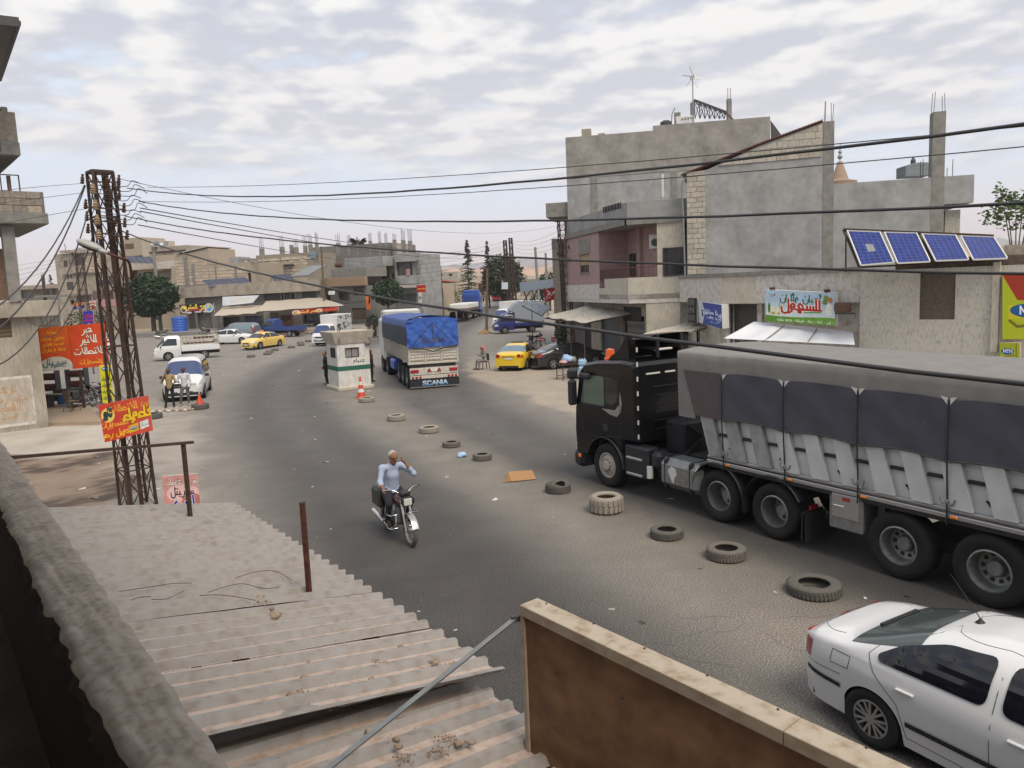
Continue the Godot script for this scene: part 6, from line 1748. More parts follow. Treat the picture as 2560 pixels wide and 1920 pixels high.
func patch(m: MB,c: Body,poly: PackedVector2Array,side: float,off := 0.004,cell := 0.12) -> void:   # a panel lying on the body's side,given by its outline in the side view
	var r := Rect2(poly[0],Vector2.ZERO)
	for q in poly: r = r.expand(q)
	var nx := int(r.size.x / cell) + 1
	var ny := int(r.size.y / cell) + 1
	for i in nx: for j in ny:
		var a := r.position + W(r.size.x * i / nx,r.size.y * j / ny)
		var e := W(r.size.x / nx,r.size.y / ny)
		for q in Geometry2D.intersect_polygons(poly,PackedVector2Array([a,a + W(e.x,0),a + e,a + W(0,e.y)])):
			var ix := Geometry2D.triangulate_polygon(q)
			for k in range(0,ix.size(),3):
				var t := []
				for l in 3:
					var w: Vector2 = q[ix[k + l]]
					t.append(V(w.x,w.y,(c.half(w.x,w.y) + off) * side))
				if (t[1] - t[0]).cross(t[2] - t[0]).z * side < 0: m.tri(t[0],t[2],t[1])
				else: m.tri(t[0],t[1],t[2])
func round_poly(p: Array,r: float) -> PackedVector2Array:
	var out := PackedVector2Array()
	for i in p.size():
		var b := W(p[i][0],p[i][1])
		var a := W(p[i - 1][0],p[i - 1][1])
		var d := W(p[(i + 1) % p.size()][0],p[(i + 1) % p.size()][1])
		var k := minf(r,minf((a - b).length(),(d - b).length()) * 0.45)
		var s := b + (a - b).normalized() * k
		var e := b + (d - b).normalized() * k
		for j in 5: out.append(s.lerp(b,j / 4.0).lerp(b.lerp(e,j / 4.0),j / 4.0))
	return out
func seam(m: MB,c: Body,p: Array,side: float,r := 0.004) -> void:
	var pts := []
	for i in p.size() - 1:
		for j in 8:
			var q := W(p[i][0],p[i][1]).lerp(W(p[i + 1][0],p[i + 1][1]),j / 8.0)
			pts.append(V(q.x,q.y,c.half(q.x,q.y) * side))
	m.tube(pts,r,4)
func screen(m: MB,c: Body,x0: float,x1: float,s0: float,off := 0.005) -> void:     # windscreen or rear window: part of the top between two stations
	var rows := []
	for i in 9:
		var x := lerpf(x0,x1,i / 8.0)
		var row := PackedVector3Array()
		for j in 17:
			var s := lerpf(s0,2.0 - s0 + 2.0,j / 16.0)
			var q := c.point(x,s if s <= 2.0 else 4.0 - s)
			if s > 2.0: q.z = -q.z
			row.append(q + V(signf(x0 + x1) * off * 0.7,off,signf(q.z) * off * 0.3))
		rows.append(row)
	m.grid(rows)

func car(label: String,cat: String,pos: Vector3,turn: float,p: Dictionary,paint: Material,o := {}) -> Node3D:
	var c := Body.new(); c.p = p
	var r := thing("parked_car" if not o.has("name") else o.name,label,cat,pos,turn,o.get("group",""))
	put("body",body_skin(c,p.get("step",0.05)),paint,r)
	var x0: float = p.top[0][0]
	var x1: float = p.top[-1][0]
	part(r,"underbody",M.dark_inside,[[V((x0 + x1) / 2,p.sill + 0.09,0),V(x1 - x0 - 0.3,0.1,p.w * 1.7)]] + p.axles.map(func(a): return [V(a,p.tyre + 0.06,0),V(p.arch * 1.9,p.tyre + 0.2,p.w * 1.66)]))
	for side in [1.0,-1.0]:
		for w in p.windows:
			var m := mb(); patch(m,c,round_poly(w,p.get("wr",0.06)),side,0.012,p.get("step",0.05) * 2.2); put("side_window",m,o.get("side_glass",M.glass),r)
		var m := mb()
		for s in p.get("seams",[]): seam(m,c,s,side)
		if m.v.size(): put("door_seam",m,M.black_trim,r)
		for s in p.get("trims",[]):
			m = mb(); patch(m,c,PackedVector2Array([W(s[0],s[1]),W(s[2],s[3]),W(s[2],s[3] + s[4]),W(s[0],s[1] + s[4])]),side,0.012); put("rub_strip",m,M.black_trim,r)
		for h in p.get("handles",[]):
			m = mb(); m.cham(V(h[0],h[1],(c.half(h[0],h[1]) + 0.012) * side),V(0.19,0.032,0.03),0.01); put("door_handle",m,paint,r)
		for a in p.axles: wheel(r,V(a,p.tyre,(p.w - 0.115) * side),p.tyre,0.2,side,o.get("rims","car5"))
		m = mb(); patch(m,c,round_poly(p.tail,0.03),side,0.006); put("tail_light",m,M.red_lamp,r)
		m = mb(); patch(m,c,round_poly(p.head,0.04),side,0.006); put("headlight",m,M.clear_lamp,r)
		var mx: float = p.get("mirror",0.62)
		m = mb(); m.cham(V(mx,c.v("belt",mx) + 0.07,(c.half(mx,c.v("belt",mx)) + 0.1) * side),V(0.1,0.13,0.19),0.03); put("mirror",m,o.get("mirror_paint",paint),r)
	var g := mb(); screen(g,c,p.ws[0],p.ws[1],p.get("wss",1.2)); put("windscreen",g,o.get("front_glass",M.glass),r)
	if p.has("rs"): g = mb(); screen(g,c,p.rs[0],p.rs[1],p.get("rss",1.25)); put("rear_window",g,o.get("rear_glass",M.glass),r)
	var fw := c.v("wide",x1) * 2
	var rw := c.v("wide",x0) * 2
	part(r,"front_grille",M.black_trim,[[V(x1 + 0.005,p.grille,0),V(0.03,0.13,fw * 0.55),0.01],[V(x1 + 0.01,p.sill + 0.17,0),V(0.03,0.12,fw * 0.7),0.01]])
	part(r,"front_plate",M.plate,[[V(x1 + 0.03,p.sill + 0.24,0),V(0.015,0.11,0.42)]])
	part(r,"rear_plate",M.plate,[[V(x0 - 0.012,p.get("plate_y",0.72),0),V(0.015,0.12,0.46)]])
	part(r,"front_light",M.clear_lamp,[[V(x1 - 0.03,p.head_y,fw * 0.4),V(0.08,0.13,fw * 0.17),0.03],[V(x1 - 0.03,p.head_y,-fw * 0.4),V(0.08,0.13,fw * 0.17),0.03]])
	part(r,"rear_light",M.red_lamp,[[V(x0 + 0.02,p.get("tail_y",0.85),rw * 0.42),V(0.08,0.2,rw * 0.15),0.03],[V(x0 + 0.02,p.get("tail_y",0.85),-rw * 0.42),V(0.08,0.2,rw * 0.15),0.03]])
	part(r,"rear_valance",M.black_trim,[[V(x0 + 0.02,p.sill + 0.06,0),V(0.08,0.12,rw * 0.8),0.02]])
	return r

func sedan_shape() -> Dictionary:
	return {"w": 0.875,"sill": 0.2,"tyre": 0.315,"arch": 0.37,"axles": [-1.3,1.35],"n": 4.5,"tumble": 0.36,
		"top": [[-2.22,0.86],[-2.16,1.0],[-1.72,1.05],[-0.95,1.36],[-0.4,1.455],[0.25,1.46],[0.62,1.36],[1.3,0.985],[1.95,0.86],[2.2,0.74],[2.26,0.6]],
		"belt": [[-2.22,0.8],[-1.6,0.95],[0.0,0.92],[1.2,0.86],[1.9,0.76],[2.26,0.55]],
		"wide": [[-2.22,0.72],[-2.0,0.82],[-1.4,0.875],[1.3,0.875],[1.9,0.80],[2.14,0.69],[2.26,0.56]],
		"windows": [[[-1.42,1.0],[-1.28,1.11],[-0.72,1.33],[-0.15,1.385],[-0.15,0.985]],[[-0.08,0.985],[-0.08,1.385],[0.3,1.37],[0.92,1.04],[0.95,0.96]]],
		"seams": [[[-0.115,0.24],[-0.115,1.38]],[[-0.95,0.3],[-1.02,0.7],[-1.25,0.92]],[[1.02,0.3],[1.05,0.9]]],
		"handles": [[-0.82,0.84],[0.18,0.82]],"tail": [[-2.2,0.72],[-2.2,0.93],[-1.92,0.97],[-1.98,0.76]],"head": [[1.86,0.6],[1.7,0.76],[2.1,0.72],[2.2,0.58]],
		"ws": [0.64,1.28],"rs": [-1.64,-0.93],"grille": 0.55,"head_y": 0.64,"tail_y": 0.86}

func cars() -> void:
	var white := mat("white_paint",lin(0.68,0.69,0.70),0.3,{"coat": 0.8})
	var yellow := mat("taxi_yellow",lin(0.72,0.50,0.02),0.35,{"coat": 0.7})
	var pale_yellow := mat("taxi_pale",lin(0.74,0.52,0.13),0.35,{"coat": 0.7})
	var black := mat("black_paint",lin(0.012,0.013,0.016),0.25,{"coat": 1.0})
	var silver := mat("silver_paint",lin(0.20,0.22,0.24),0.35,{"metal": 0.4,"coat": 0.5})
	# the near white car: a hatch with a long tail,cut by the right edge
	var p := sedan_shape()
	p.merge({"step": 0.022,"plate_y": 0.6,"wr": 0.09,"sill": 0.19,"arch": 0.345,"n": 4.0,"tumble": 0.42,"axles": [-1.25,1.3],"rss": 1.3,"tail_y": 0.82,
		"top": [[-2.19,0.88],[-2.15,0.985],[-1.85,1.04],[-1.62,1.05],[-0.82,1.35],[-0.35,1.43],[0.2,1.445],[0.62,1.36],[1.3,0.985],[1.95,0.86],[2.2,0.74],[2.26,0.6]],
		"belt": [[-2.19,0.86],[-1.6,0.955],[0.0,0.905],[1.2,0.86],[1.9,0.76],[2.26,0.55]],
		"wide": [[-2.19,0.66],[-2.1,0.77],[-1.9,0.83],[-1.3,0.875],[1.3,0.875],[1.9,0.8],[2.14,0.69],[2.26,0.56]],
		"windows": [[[-1.17,0.985],[-1.2,1.05],[-1.0,1.19],[-0.6,1.325],[-0.12,1.37],[-0.12,0.975]],[[0.02,0.97],[0.02,1.37],[0.3,1.36],[0.92,1.03],[0.95,0.95]]],
		"seams": [[[-0.05,0.26],[-0.05,1.39]],[[-0.86,0.3],[-0.95,0.62],[-1.22,0.86],[-1.3,1.02],[-1.2,1.15],[-0.7,1.37],[-0.1,1.41],[0.35,1.4]],[[-2.1,0.63],[-1.55,0.66]],[[1.02,0.3],[1.05,0.9]],[[-0.86,0.3],[0.95,0.27]],[[-1.75,0.75],[-1.52,0.76],[-1.5,0.9],[-1.73,0.9],[-1.75,0.75]],[[-2.12,0.98],[-1.66,1.03]]],
		"trims": [[-2.12,0.51,-1.62,0.5,0.05],[-0.86,0.43,0.98,0.43,0.055]],"handles": [[-0.86,0.8],[0.2,0.79]],
		"tail": [[-2.17,0.66],[-2.17,0.97],[-2.03,0.955],[-2.05,0.67]],"rs": [-1.55,-0.83]},true)
	var tint := mat("tinted_glass",lin(0.006,0.007,0.012),0.04,{"spec": 0.55})
	var c := car("white hatchback with dark windows cut off by the lower right corner","car",V(4.74,0,-6.58),heading(V(0.5,0,0.866)),p,white,{"rims": "car7","side_glass": tint,"rear_glass": mat("rear_glass",lin(0.07,0.085,0.085),0.06),"group": "cars in the street"})
	c.scale = Vector3.ONE * 0.955
	var m := mb(); m.lathe([W(0.05,0),W(0.03,0.02),W(0.008,0.05),W(0,0.05)],8); m.tube([V(0,0.04,0),V(-0.32,0.42,0)],0.006,5,0.003)
	var an := put("aerial",m,M.black_trim,c); an.position = V(-0.62,1.385,0.0)
	m = mb(); m.bar(V(-1.5,1.11,-0.35),V(-1.5,1.11,0.3),0.05,0.03); put("rear_wiper",m,M.black_trim,c)
	# mid-distance cars
	p = sedan_shape()
	var fr := func(x: float,y: float) -> Vector3: return V(x,rise(y),y)
	c = car("bright yellow taxi parked with its back to us beside the seated man","taxi",fr.call(0.45,-45.1),heading(V(0.28,0,-1)),p,yellow,{"name": "taxi","rear_glass": mat("sky_glass",lin(0.12,0.2,0.26),0.1),"group": "cars in the street","mirror_paint": M.black_trim})
	part(c,"roof_rack",M.black_trim,[[V(-0.1,1.48,0),V(0.25,0.05,0.7)]]); part(c,"chrome_strip",M.chrome,[[V(-2.24,0.83,0),V(0.02,0.03,0.7)]])
	c = car("black saloon parked nose-in beside the yellow taxi","car",fr.call(3.3,-44.2),heading(V(0.93,0,-0.36)),p,black,{"group": "cars in the street"})
	c = car("pale yellow taxi facing us in front of the far shops","taxi",fr.call(-22.6,-70.5),heading(V(-0.42,0,1)),p,pale_yellow,{"name": "taxi","group": "cars in the street"})
	part(c,"roof_sign",mat("taxi_sign",lin(0.7,0.3,0.2),0.5),[[V(0.1,1.53,0),V(0.14,0.14,0.4),0.02]])
	c = car("white saloon seen from its right side on the far side of the junction","car",fr.call(-27.7,-76.8),heading(V(1,0,0.05)),p,white,{"group": "cars in the street"})
	var v := {"w": 0.96,"sill": 0.24,"tyre": 0.34,"arch": 0.4,"axles": [-1.6,1.6],"n": 5.0,"tumble": 0.2,"top": [[-2.55,1.6],[-2.5,1.85],[-2.2,1.93],[0.4,1.95],[0.85,1.82],[1.75,1.18],[2.3,0.98],[2.55,0.75]],"belt": [[-2.55,1.0],[0.8,1.02],[1.7,1.0],[2.3,0.85],[2.55,0.62]],"wide": [[-2.55,0.88],[-2.4,0.94],[1.6,0.96],[2.3,0.86],[2.55,0.66]],
		"windows": [[[-2.3,1.1],[-2.3,1.68],[-0.35,1.7],[-0.35,1.1]],[[-0.2,1.1],[-0.2,1.7],[0.6,1.66],[1.35,1.15]]],"seams": [[[0.55,0.3],[0.5,1.1]],[[-0.28,0.3],[-0.28,1.75]]],"handles": [[-0.1,0.98]],"tail": [[-2.53,0.8],[-2.53,1.3],[-2.35,1.3],[-2.35,0.8]],"head": [[1.95,0.78],[1.75,1.02],[2.3,0.9],[2.45,0.74]],"ws": [0.88,1.72],"wss": 1.14,"rs": [-2.52,-2.45],"grille": 0.72,"head_y": 0.8,"mirror": 1.15,"wr": 0.08}
	c = car("white passenger van facing us behind the two standing men","van",fr.call(-16.2,-38.3),heading(V(0.30,0,1)),v,white,{"name": "van","front_glass": M.glass_sky_blue,"mirror_paint": M.black_trim,"group": "vans"})
	part(c,"bumper_trim",M.black_trim,[[V(2.5,0.36,0),V(0.16,0.16,1.4),0.04]]); part(c,"grille_bar",M.chrome,[[V(2.58,0.73,0),V(0.02,0.035,0.72)]]); part(c,"grille",M.black_trim,[[V(2.52,0.78,0),V(0.1,0.16,0.8),0.02]])
	var v2 := v.duplicate(true)
	v2.merge({"tumble": 0.3,"w": 0.9,"top": [[-2.3,1.3],[-2.2,1.62],[-1.9,1.72],[0.2,1.76],[0.6,1.66],[1.5,1.08],[2.1,0.95],[2.3,0.72]],"wide": [[-2.3,0.8],[-2.1,0.88],[1.6,0.9],[2.1,0.8],[2.3,0.62]],"axles": [-1.4,1.4],"belt": [[-2.3,0.95],[0.8,0.98],[1.5,0.95],[2.3,0.6]],"windows": [[[-2.0,1.05],[-2.0,1.5],[-0.9,1.55],[-0.9,1.05]],[[-0.8,1.05],[-0.8,1.56],[0.0,1.56],[0.0,1.05]]],"ws": [0.62,1.48],"rs": [-2.28,-2.16],"seams": [],"tail": [[-2.28,0.9],[-2.28,1.4],[-2.1,1.4],[-2.1,0.9]],"head": [[1.8,0.74],[1.6,0.92],[2.05,0.86],[2.2,0.7]],"mirror": 0.8},true)
	car("grey minivan parked behind the white saloon at the shops","minivan",fr.call(-29.0,-82.5),heading(V(-1,0,-0.25)),v2,silver,{"name": "minivan","side_glass": M.glass_pale,"rear_glass": M.glass_pale})
	car("white estate car half hidden behind the leaning pylon","car",fr.call(-40.5,-76),heading(V(-0.6,0,-1)),v2,white,{"group": "cars in the street"})
	# small trucks
	var blue := mat("truck_blue",lin(0.015,0.03,0.16),0.35,{"coat": 0.6})
	small_truck("dark blue small truck with a grey canvas cover parked by the pole",fr.call(0.85,-75.6),heading(V(-0.98,0,0.16)),blue,"canvas")
	small_truck("white box van facing us on the bend behind the guard booth",fr.call(-16.5,-71.5),heading(V(-0.28,0,1)),white,"box")
	small_truck("white pickup with a tall slatted cargo cage at the junction",fr.call(-26.1,-62.2),heading(V(-0.9,0,0.42)),white,"cage")
	small_truck("white small truck facing us beside the wooden pole",fr.call(-0.1,-85),heading(V(-0.5,0,1)),white,"box")
	small_truck("old blue pickup parked before the food poster",fr.call(-24.5,-83.5),heading(V(-0.95,0,-0.3)),mat("old_blue",lin(0.025,0.06,0.2),0.6),"open")
	small_truck("dark grey jeep-like truck under the shed beyond the red sign",fr.call(-17.5,-104),heading(V(0.3,0,1)),mat("dull_grey",lin(0.08,0.1,0.11),0.7),"open")

func small_truck(label: String,pos: Vector3,turn: float,paint: Material,kind: String) -> void:
	var p := {"w": 0.84,"sill": 0.32,"tyre": 0.33,"arch": 0.4,"axles": [1.45],"n": 5.0,"tumble": 0.16,"top": [[0.5,1.85],[0.6,1.95],[1.35,1.96],[1.6,1.88],[2.25,1.12],[2.42,0.98],[2.45,0.7]],"belt": [[0.5,1.12],[1.9,1.1],[2.45,0.68]],"wide": [[0.5,0.84],[2.0,0.84],[2.35,0.78],[2.45,0.72]],
		"windows": [[[0.75,1.18],[0.75,1.72],[1.4,1.74],[1.95,1.2]]],"seams": [[[0.66,0.5],[0.66,1.8]]],"handles": [[0.85,1.05]],"tail": [[0.5,0.6],[0.5,0.62],[0.52,0.62],[0.52,0.6]],"head": [[2.1,0.72],[2.1,0.92],[2.4,0.86],[2.42,0.72]],"ws": [1.64,2.22],"wss": 1.12,"grille": 0.78,"head_y": 0.82,"plate_y": 0.6,"mirror": 1.95}
	var nm: String = {"canvas": "canvas_truck","box": "box_truck","cage": "pickup_truck","open": "pickup_truck"}[kind]
	var c := car(label,"truck" if kind in ["canvas","box"] else "pickup",pos,turn,p,paint,{"name": nm,"front_glass": M.glass_sky_blue if kind == "box" else M.glass,"mirror_paint": M.black_trim})
	for s in [1.0,-1.0]: wheel(c,V(-1.25,0.33,0.7 * s),0.33,0.2,s,"car5")
	part(c,"chassis",M.dark_inside,[[V(-0.9,0.5,0),V(3.0,0.22,0.9)]])
	part(c,"tray",paint,[[V(-0.98,0.72,0),V(2.85,0.1,1.66),0.01],[V(-0.98,0.9,0.82),V(2.85,0.36,0.04),0.01],[V(-0.98,0.9,-0.82),V(2.85,0.36,0.04),0.01],[V(0.43,0.95,0),V(0.05,0.46,1.66)]])
	part(c,"tailgate",paint if kind != "cage" else M.plaster_cream,[[V(-2.42,0.9,0),V(0.04,0.36,1.62),0.01]])
	part(c,"lamp",M.red_lamp,[[V(-2.43,0.58,0.65),V(0.05,0.12,0.25),0.02],[V(-2.43,0.58,-0.65),V(0.05,0.12,0.25),0.02]])
	if kind == "box":
		part(c,"box",M.white_metal,[[V(-1.0,1.75,0),V(2.9,1.95,1.72),0.03]])
		var im := board(64,64,Color(0.70,0.72,0.72))
		for i in 90: disc(im,W(rng.randf() * 64,rng.randf() * 64),W(rng.randf_range(1,5),rng.randf_range(1,4)),[Color(0.10,0.12,0.10),Color(0.25,0.32,0.22),Color(0.75,0.75,0.70)][i % 3])
		var k := mb(); k.quad(V(0.4,0.85,-0.864),V(-2.4,0.85,-0.864),V(-2.4,2.65,-0.864),V(0.4,2.65,-0.864))
		put("side_print",k,print_mat("print_box%d" % int(pos.z),im),c)
	elif kind == "canvas":
		var k := mb()
		k.prism(PackedVector2Array([W(-2.45,0.95),W(0.44,0.95),W(0.44,2.0),W(1.0,2.2),W(0.3,2.85),W(-0.2,3.0),W(-2.45,3.05)]),-0.84,0.84)
		put("canvas",k,mat("grey_canvas",lin(0.30,0.33,0.38),0.85,{"detail": "soft","dscale": 1.0}),c)
		part(c,"canvas_roof",mat("pale_canvas",lin(0.46,0.5,0.56),0.8),[[V(-1.3,3.04,0),V(2.4,0.06,1.74),0.02]])
	elif kind == "cage":
		for s in [-0.8,0.8]:
			var k := mb()
			for y in [1.2,1.5,1.8]: k.bar(V(-2.4,y,s),V(0.4,y,s),0.04,0.05)
			for i in 10: k.bar(V(-2.35 + i * 0.3,1.08,s),V(-2.25 + i * 0.3,1.8,s),0.03,0.04)
			put("cage_side",k,M.plaster_cream,c)
		part(c,"cage_board",M.rust_brown,[[V(-1.4,1.62,0.78),V(1.6,0.16,0.03)],[V(-1.0,1.2,0.78),V(2.4,0.14,0.03)]])
		var k2 := mb()
		for i in 8: k2.bar(V(-2.4,1.08,-0.7 + i * 0.2),V(-2.4,1.85,-0.7 + i * 0.2),0.03,0.04)
		for y in [1.3,1.85]: k2.bar(V(-2.4,y,-0.8),V(-2.4,y,0.8),0.04,0.05)
		put("cage_gate",k2,M.plaster_cream,c)

func fender(par: Node3D,x: float,r: float,z: float,w: float,a0: float,a1: float,m: Material) -> void:
	var k := mb()
	var rows := []
	for q in [[r,-w / 2],[r + 0.02,-w / 2 + 0.02],[r + 0.02,w / 2 - 0.02],[r - 0.05,w / 2]]:
		var row := PackedVector3Array()
		for i in 17:
			var a := lerpf(a0,a1,i / 16.0)
			row.append(V(x + cos(a) * q[0],0.52 + sin(a) * q[0],z + q[1]))
		rows.append(row)
	k.grid(rows)
	put("fender",k,m,par)

func tilt_letters(im: Image,s: String,cx: float,base: float,em: float,c: Color) -> void: ink(im,s,cx,base,em,c,0.24,true)

func trucks() -> void:
	var blk := mat("truck_black",lin(0.006,0.0065,0.008),0.22,{"coat": 0.25,"spec": 0.35})
	var trim := mat("truck_trim",lin(0.016,0.019,0.025),0.55,{"tex": "blotch","scale": 1.0})
	var o := thing("tractor_unit","black articulated lorry tractor with an orange beacon and a grey tarped trailer behind","lorry",V(3.17,0,-18.16),heading(V(-0.518,0,-0.855)))
	# cab: side outline drawn across,its roof edges and corners rounded by a swept section
	var k := mb()
	var prof := [[1.16,0.62],[1.2,1.2],[1.17,1.75],[1.02,2.45],[0.93,2.72],[0.78,2.86],[0.3,2.94],[-0.6,3.0],[-1.02,2.98],[-1.1,2.9],[-1.12,1.22],[-0.62,1.2],[-0.62,0.95],[-0.35,1.13],[0.0,1.2],[0.3,1.12],[0.52,0.92],[0.62,0.62]]
	var sec := [[-1.0,0.0],[-0.985,0.035],[-0.9,0.09],[0.9,0.09],[0.985,0.035],[1.0,0.0]]
	var outline := PackedVector2Array()
	for q in prof: outline.append(W(q[0],q[1]))
	var inner := PackedVector2Array(prof.map(func(q): return W(0.05 + (q[0] - 0.05) * 0.94,1.9 + (q[1] - 1.9) * 0.945)))
	k.prism(inner,-1.25,1.25); k.prism(outline,-1.16,1.16)
	for s in [1.0,-1.0]:
		for i in prof.size():
			var a := outline[i]
			var b := outline[(i + 1) % prof.size()]
			var c := inner[(i + 1) % prof.size()]
			var d := inner[i]
			if s > 0: k.quad(V(b.x,b.y,1.16),V(a.x,a.y,1.16),V(d.x,d.y,1.25),V(c.x,c.y,1.25))
			else: k.quad(V(a.x,a.y,-1.16),V(b.x,b.y,-1.16),V(c.x,c.y,-1.25),V(d.x,d.y,-1.25))
	put("cab",k,blk,o)
	for s in [1.0,-1.0]:
		k = mb(); k.prism(round_poly([[0.9,1.92],[0.72,2.6],[0.0,2.6],[0.0,1.92]],0.05),1.245 * s,1.256 * s); var w := put("side_window",k,M.glass if s > 0 else mat("cab_window",lin(0.10,0.14,0.11),0.08),o)
		k = mb(); k.prism(round_poly([[-0.06,1.98],[-0.06,2.6],[-0.5,2.56],[-0.5,2.14],[-0.32,1.98]],0.06),1.245 * s,1.255 * s); put("rear_side_window",k,M.glass,o)
		k = mb(); k.prism(PackedVector2Array([W(0.1,1.86),W(-0.38,1.86),W(-0.54,2.0),W(-0.57,2.3),W(-0.63,2.05),W(-0.58,1.84),W(-0.45,1.72),W(-0.2,1.75)]),1.246 * s,1.254 * s); put("swoosh_decal",k,M.alloy,o)
		k = mb(); k.prism(PackedVector2Array([W(-0.25,1.80),W(-0.46,1.80),W(-0.58,1.96),W(-0.5,1.84)]),1.246 * s,1.257 * s); put("swoosh_stripe",k,M.red_lamp,o)
		k = mb(); k.box(V(0.5,1.9,1.255 * s),V(1.0,0.03,0.02)); k.box(V(0.1,2.74,1.235 * s),V(1.1,0.025,0.04)); put("gutter",k,trim,o)
		k = mb(); k.bar(V(0.78,1.12,1.25 * s),V(0.95,1.86,1.25 * s),0.012,0.012); k.bar(V(-0.55,1.28,1.25 * s),V(-0.55,2.7,1.25 * s),0.012,0.012); k.bar(V(-0.55,1.28,1.25 * s),V(0.78,1.12,1.25 * s),0.012,0.012); put("door_seam",k,M.dark_inside,o)
		k = mb(); k.cham(V(-0.02,1.42,1.25 * s),V(0.2,0.16,0.03),0.02); put("door_handle",k,trim,o)
		k = mb(); k.cham(V(1.08,2.15,1.36 * s),V(0.16,0.62,0.22),0.05); k.cham(V(1.1,2.6,1.33 * s),V(0.2,0.26,0.26),0.06); k.bar(V(0.95,2.5,1.2 * s),V(1.2,2.5,1.4 * s),0.04,0.04); put("mirror",k,trim,o)
		k = mb(); k.cham(V(0.62,2.58,1.33 * s),V(0.34,0.14,0.16),0.04); put("kerb_mirror",k,trim,o)
		fender(o,0.0,0.66,1.16 * s,0.26,-0.15,PI - 0.05,trim)
		fender(o,-3.45,0.66,0.98 * s,0.6,0.25,PI + 0.2,trim); fender(o,-4.78,0.66,0.98 * s,0.6,-0.25,PI - 0.5,trim)
		k = mb(); k.box(V(-5.42,0.42,0.98 * s),V(0.03,0.5,0.56)); put("mud_flap",k,M.rubber,o)
		wheel(o,V(0,0.52,1.06 * s),0.52,0.32,s,"steer")
		for x in [-3.45,-4.78]: wheel(o,V(x,0.52,0.93 * s),0.52,0.58,s,"dual")
		k = mb(); k.cham(V(-1.05,0.78,1.06 * s),V(0.8,0.72,0.36),0.05); put("step_box",k,trim,o)
		for y in [0.5,0.86]: k = mb(); k.cham(V(-1.02,y,1.23 * s),V(0.52,0.06,0.1),0.015); put("step",k,M.alloy,o)
		k = mb(); k.xf = Transform3D(Basis(V(0,0,1),PI / 2),V(-2.38,0.72,0.95 * s)); k.cham(Vector3.ZERO,V(0.64,1.22,0.62),0.13); var tk := put("fuel_tank",k,M.steel,o)
		k = mb(); for x in [-2.0,-2.72]: k.cham(V(x,0.72,0.95 * s),V(0.09,0.665,0.645),0.14)
		put("strap",k,trim,tk)
		k = mb(); k.cyl(V(-1.95,1.03,1.05 * s),V(-1.95,1.1,1.05 * s),0.07); put("filler_cap",k,M.black_trim,tk)
		k = mb(); k.prism(PackedVector2Array([W(-2.2,0.9),W(-2.1,0.8),W(-2.15,0.7),W(-2.2,0.6),W(-2.27,0.55),W(-2.3,0.68),W(-2.36,0.74),W(-2.32,0.86)]),1.262 * s,1.268 * s); put("sticker",k,M.plate,tk)
	part(o,"air_tank",trim,[[V(-1.6,0.9,-1.0),V(0.34,0.4,0.4),0.1]])
	k = mb(); k.cyl(V(-1.47,0.5,-1.2),V(-1.47,0.76,-1.2),0.07); put("filter",k,M.plate,o)
	part(o,"bumper",trim,[[V(1.1,0.52,0),V(0.4,0.44,2.5),0.1],[V(0.86,0.86,0),V(0.55,0.3,2.46),0.05]])
	part(o,"bumper_lamp",M.amber_lamp,[[V(1.0,0.6,-1.255),V(0.1,0.09,0.03),0.01]]); part(o,"headlight",M.clear_lamp,[[V(1.28,0.78,-0.95),V(0.1,0.2,0.4),0.04],[V(1.28,0.78,0.95),V(0.1,0.2,0.4),0.04]])
	k = mb(); k.quad(V(1.19,1.85,-1.08),V(0.985,2.66,-1.05),V(0.985,2.66,1.05),V(1.19,1.85,1.08)); put("windscreen",k,M.glass,o)
	k = mb()                                                              # rear wall of the cab: pressed ribs and marker lights
	for i in 6: k.bar(V(-1.13,2.42 - i * 0.19,-0.75 + 0.06 * (i % 2)),V(-1.13,2.42 - i * 0.19,0.35),0.02,0.018)
	put("pressed_rib",k,trim,o)
	k = mb(); for i in 7: k.box(V(-1.12,1.35 + i * 0.32,-1.2),V(0.015,0.1,0.035))
	for q in [[-0.95,-0.55],[-0.4,-0.1],[0.05,0.4]]: k.box(V(-1.12,2.72,(q[0] + q[1]) / 2),V(0.015,0.035,q[1] - q[0]))
	put("reflector",k,M.plate,o)
	# roof air deflector: two fins joined by an arch
	for s in [1.0,-1.0]:
		k = mb(); k.prism(PackedVector2Array([W(0.25,2.93),W(0.12,3.05),W(-0.15,3.18),W(-0.36,3.44),W(-0.42,3.5),W(-0.5,3.5),W(-0.52,2.96)]),0.72 * s,0.92 * s); put("deflector_fin",k,blk,o)
	k = mb()
	var rows := []
	for q in [[0.25,2.95],[0.1,3.06],[-0.15,3.2],[-0.36,3.46],[-0.48,3.54],[-1.0,3.56]]:
		var row := PackedVector3Array()
		for i in 15:
			var z := lerpf(-0.92,0.92,i / 14.0)
			row.append(V(q[0] - 0.1 * pow(absf(z),3.0),q[1] - 0.08 * pow(absf(z) / 0.92,4.0),z))
		rows.append(row)
	k.grid(rows)
	put("roof_deflector",k,blk,o)
	for z in [-0.5,0.2,0.75]: part(o,"deflector_stay",trim,[[V(-0.75,3.24,z),V(0.55,0.05,0.06)],[V(-1.0,3.3,z),V(0.06,0.5,0.05)]])
	part(o,"work_light",M.plate,[[V(-0.85,3.2,-0.2),V(0.12,0.05,0.5),0.02]])
	k = mb(); k.lathe([W(0.14,0),W(0.14,0.06),W(0.12,0.07),W(0.10,0.27),W(0.0,0.29)],16); var bc := put("beacon",k,mat("beacon",lin(0.75,0.11,0.01),0.2,{"coat": 0.6}),o); bc.position = V(0.62,2.88,-0.55)
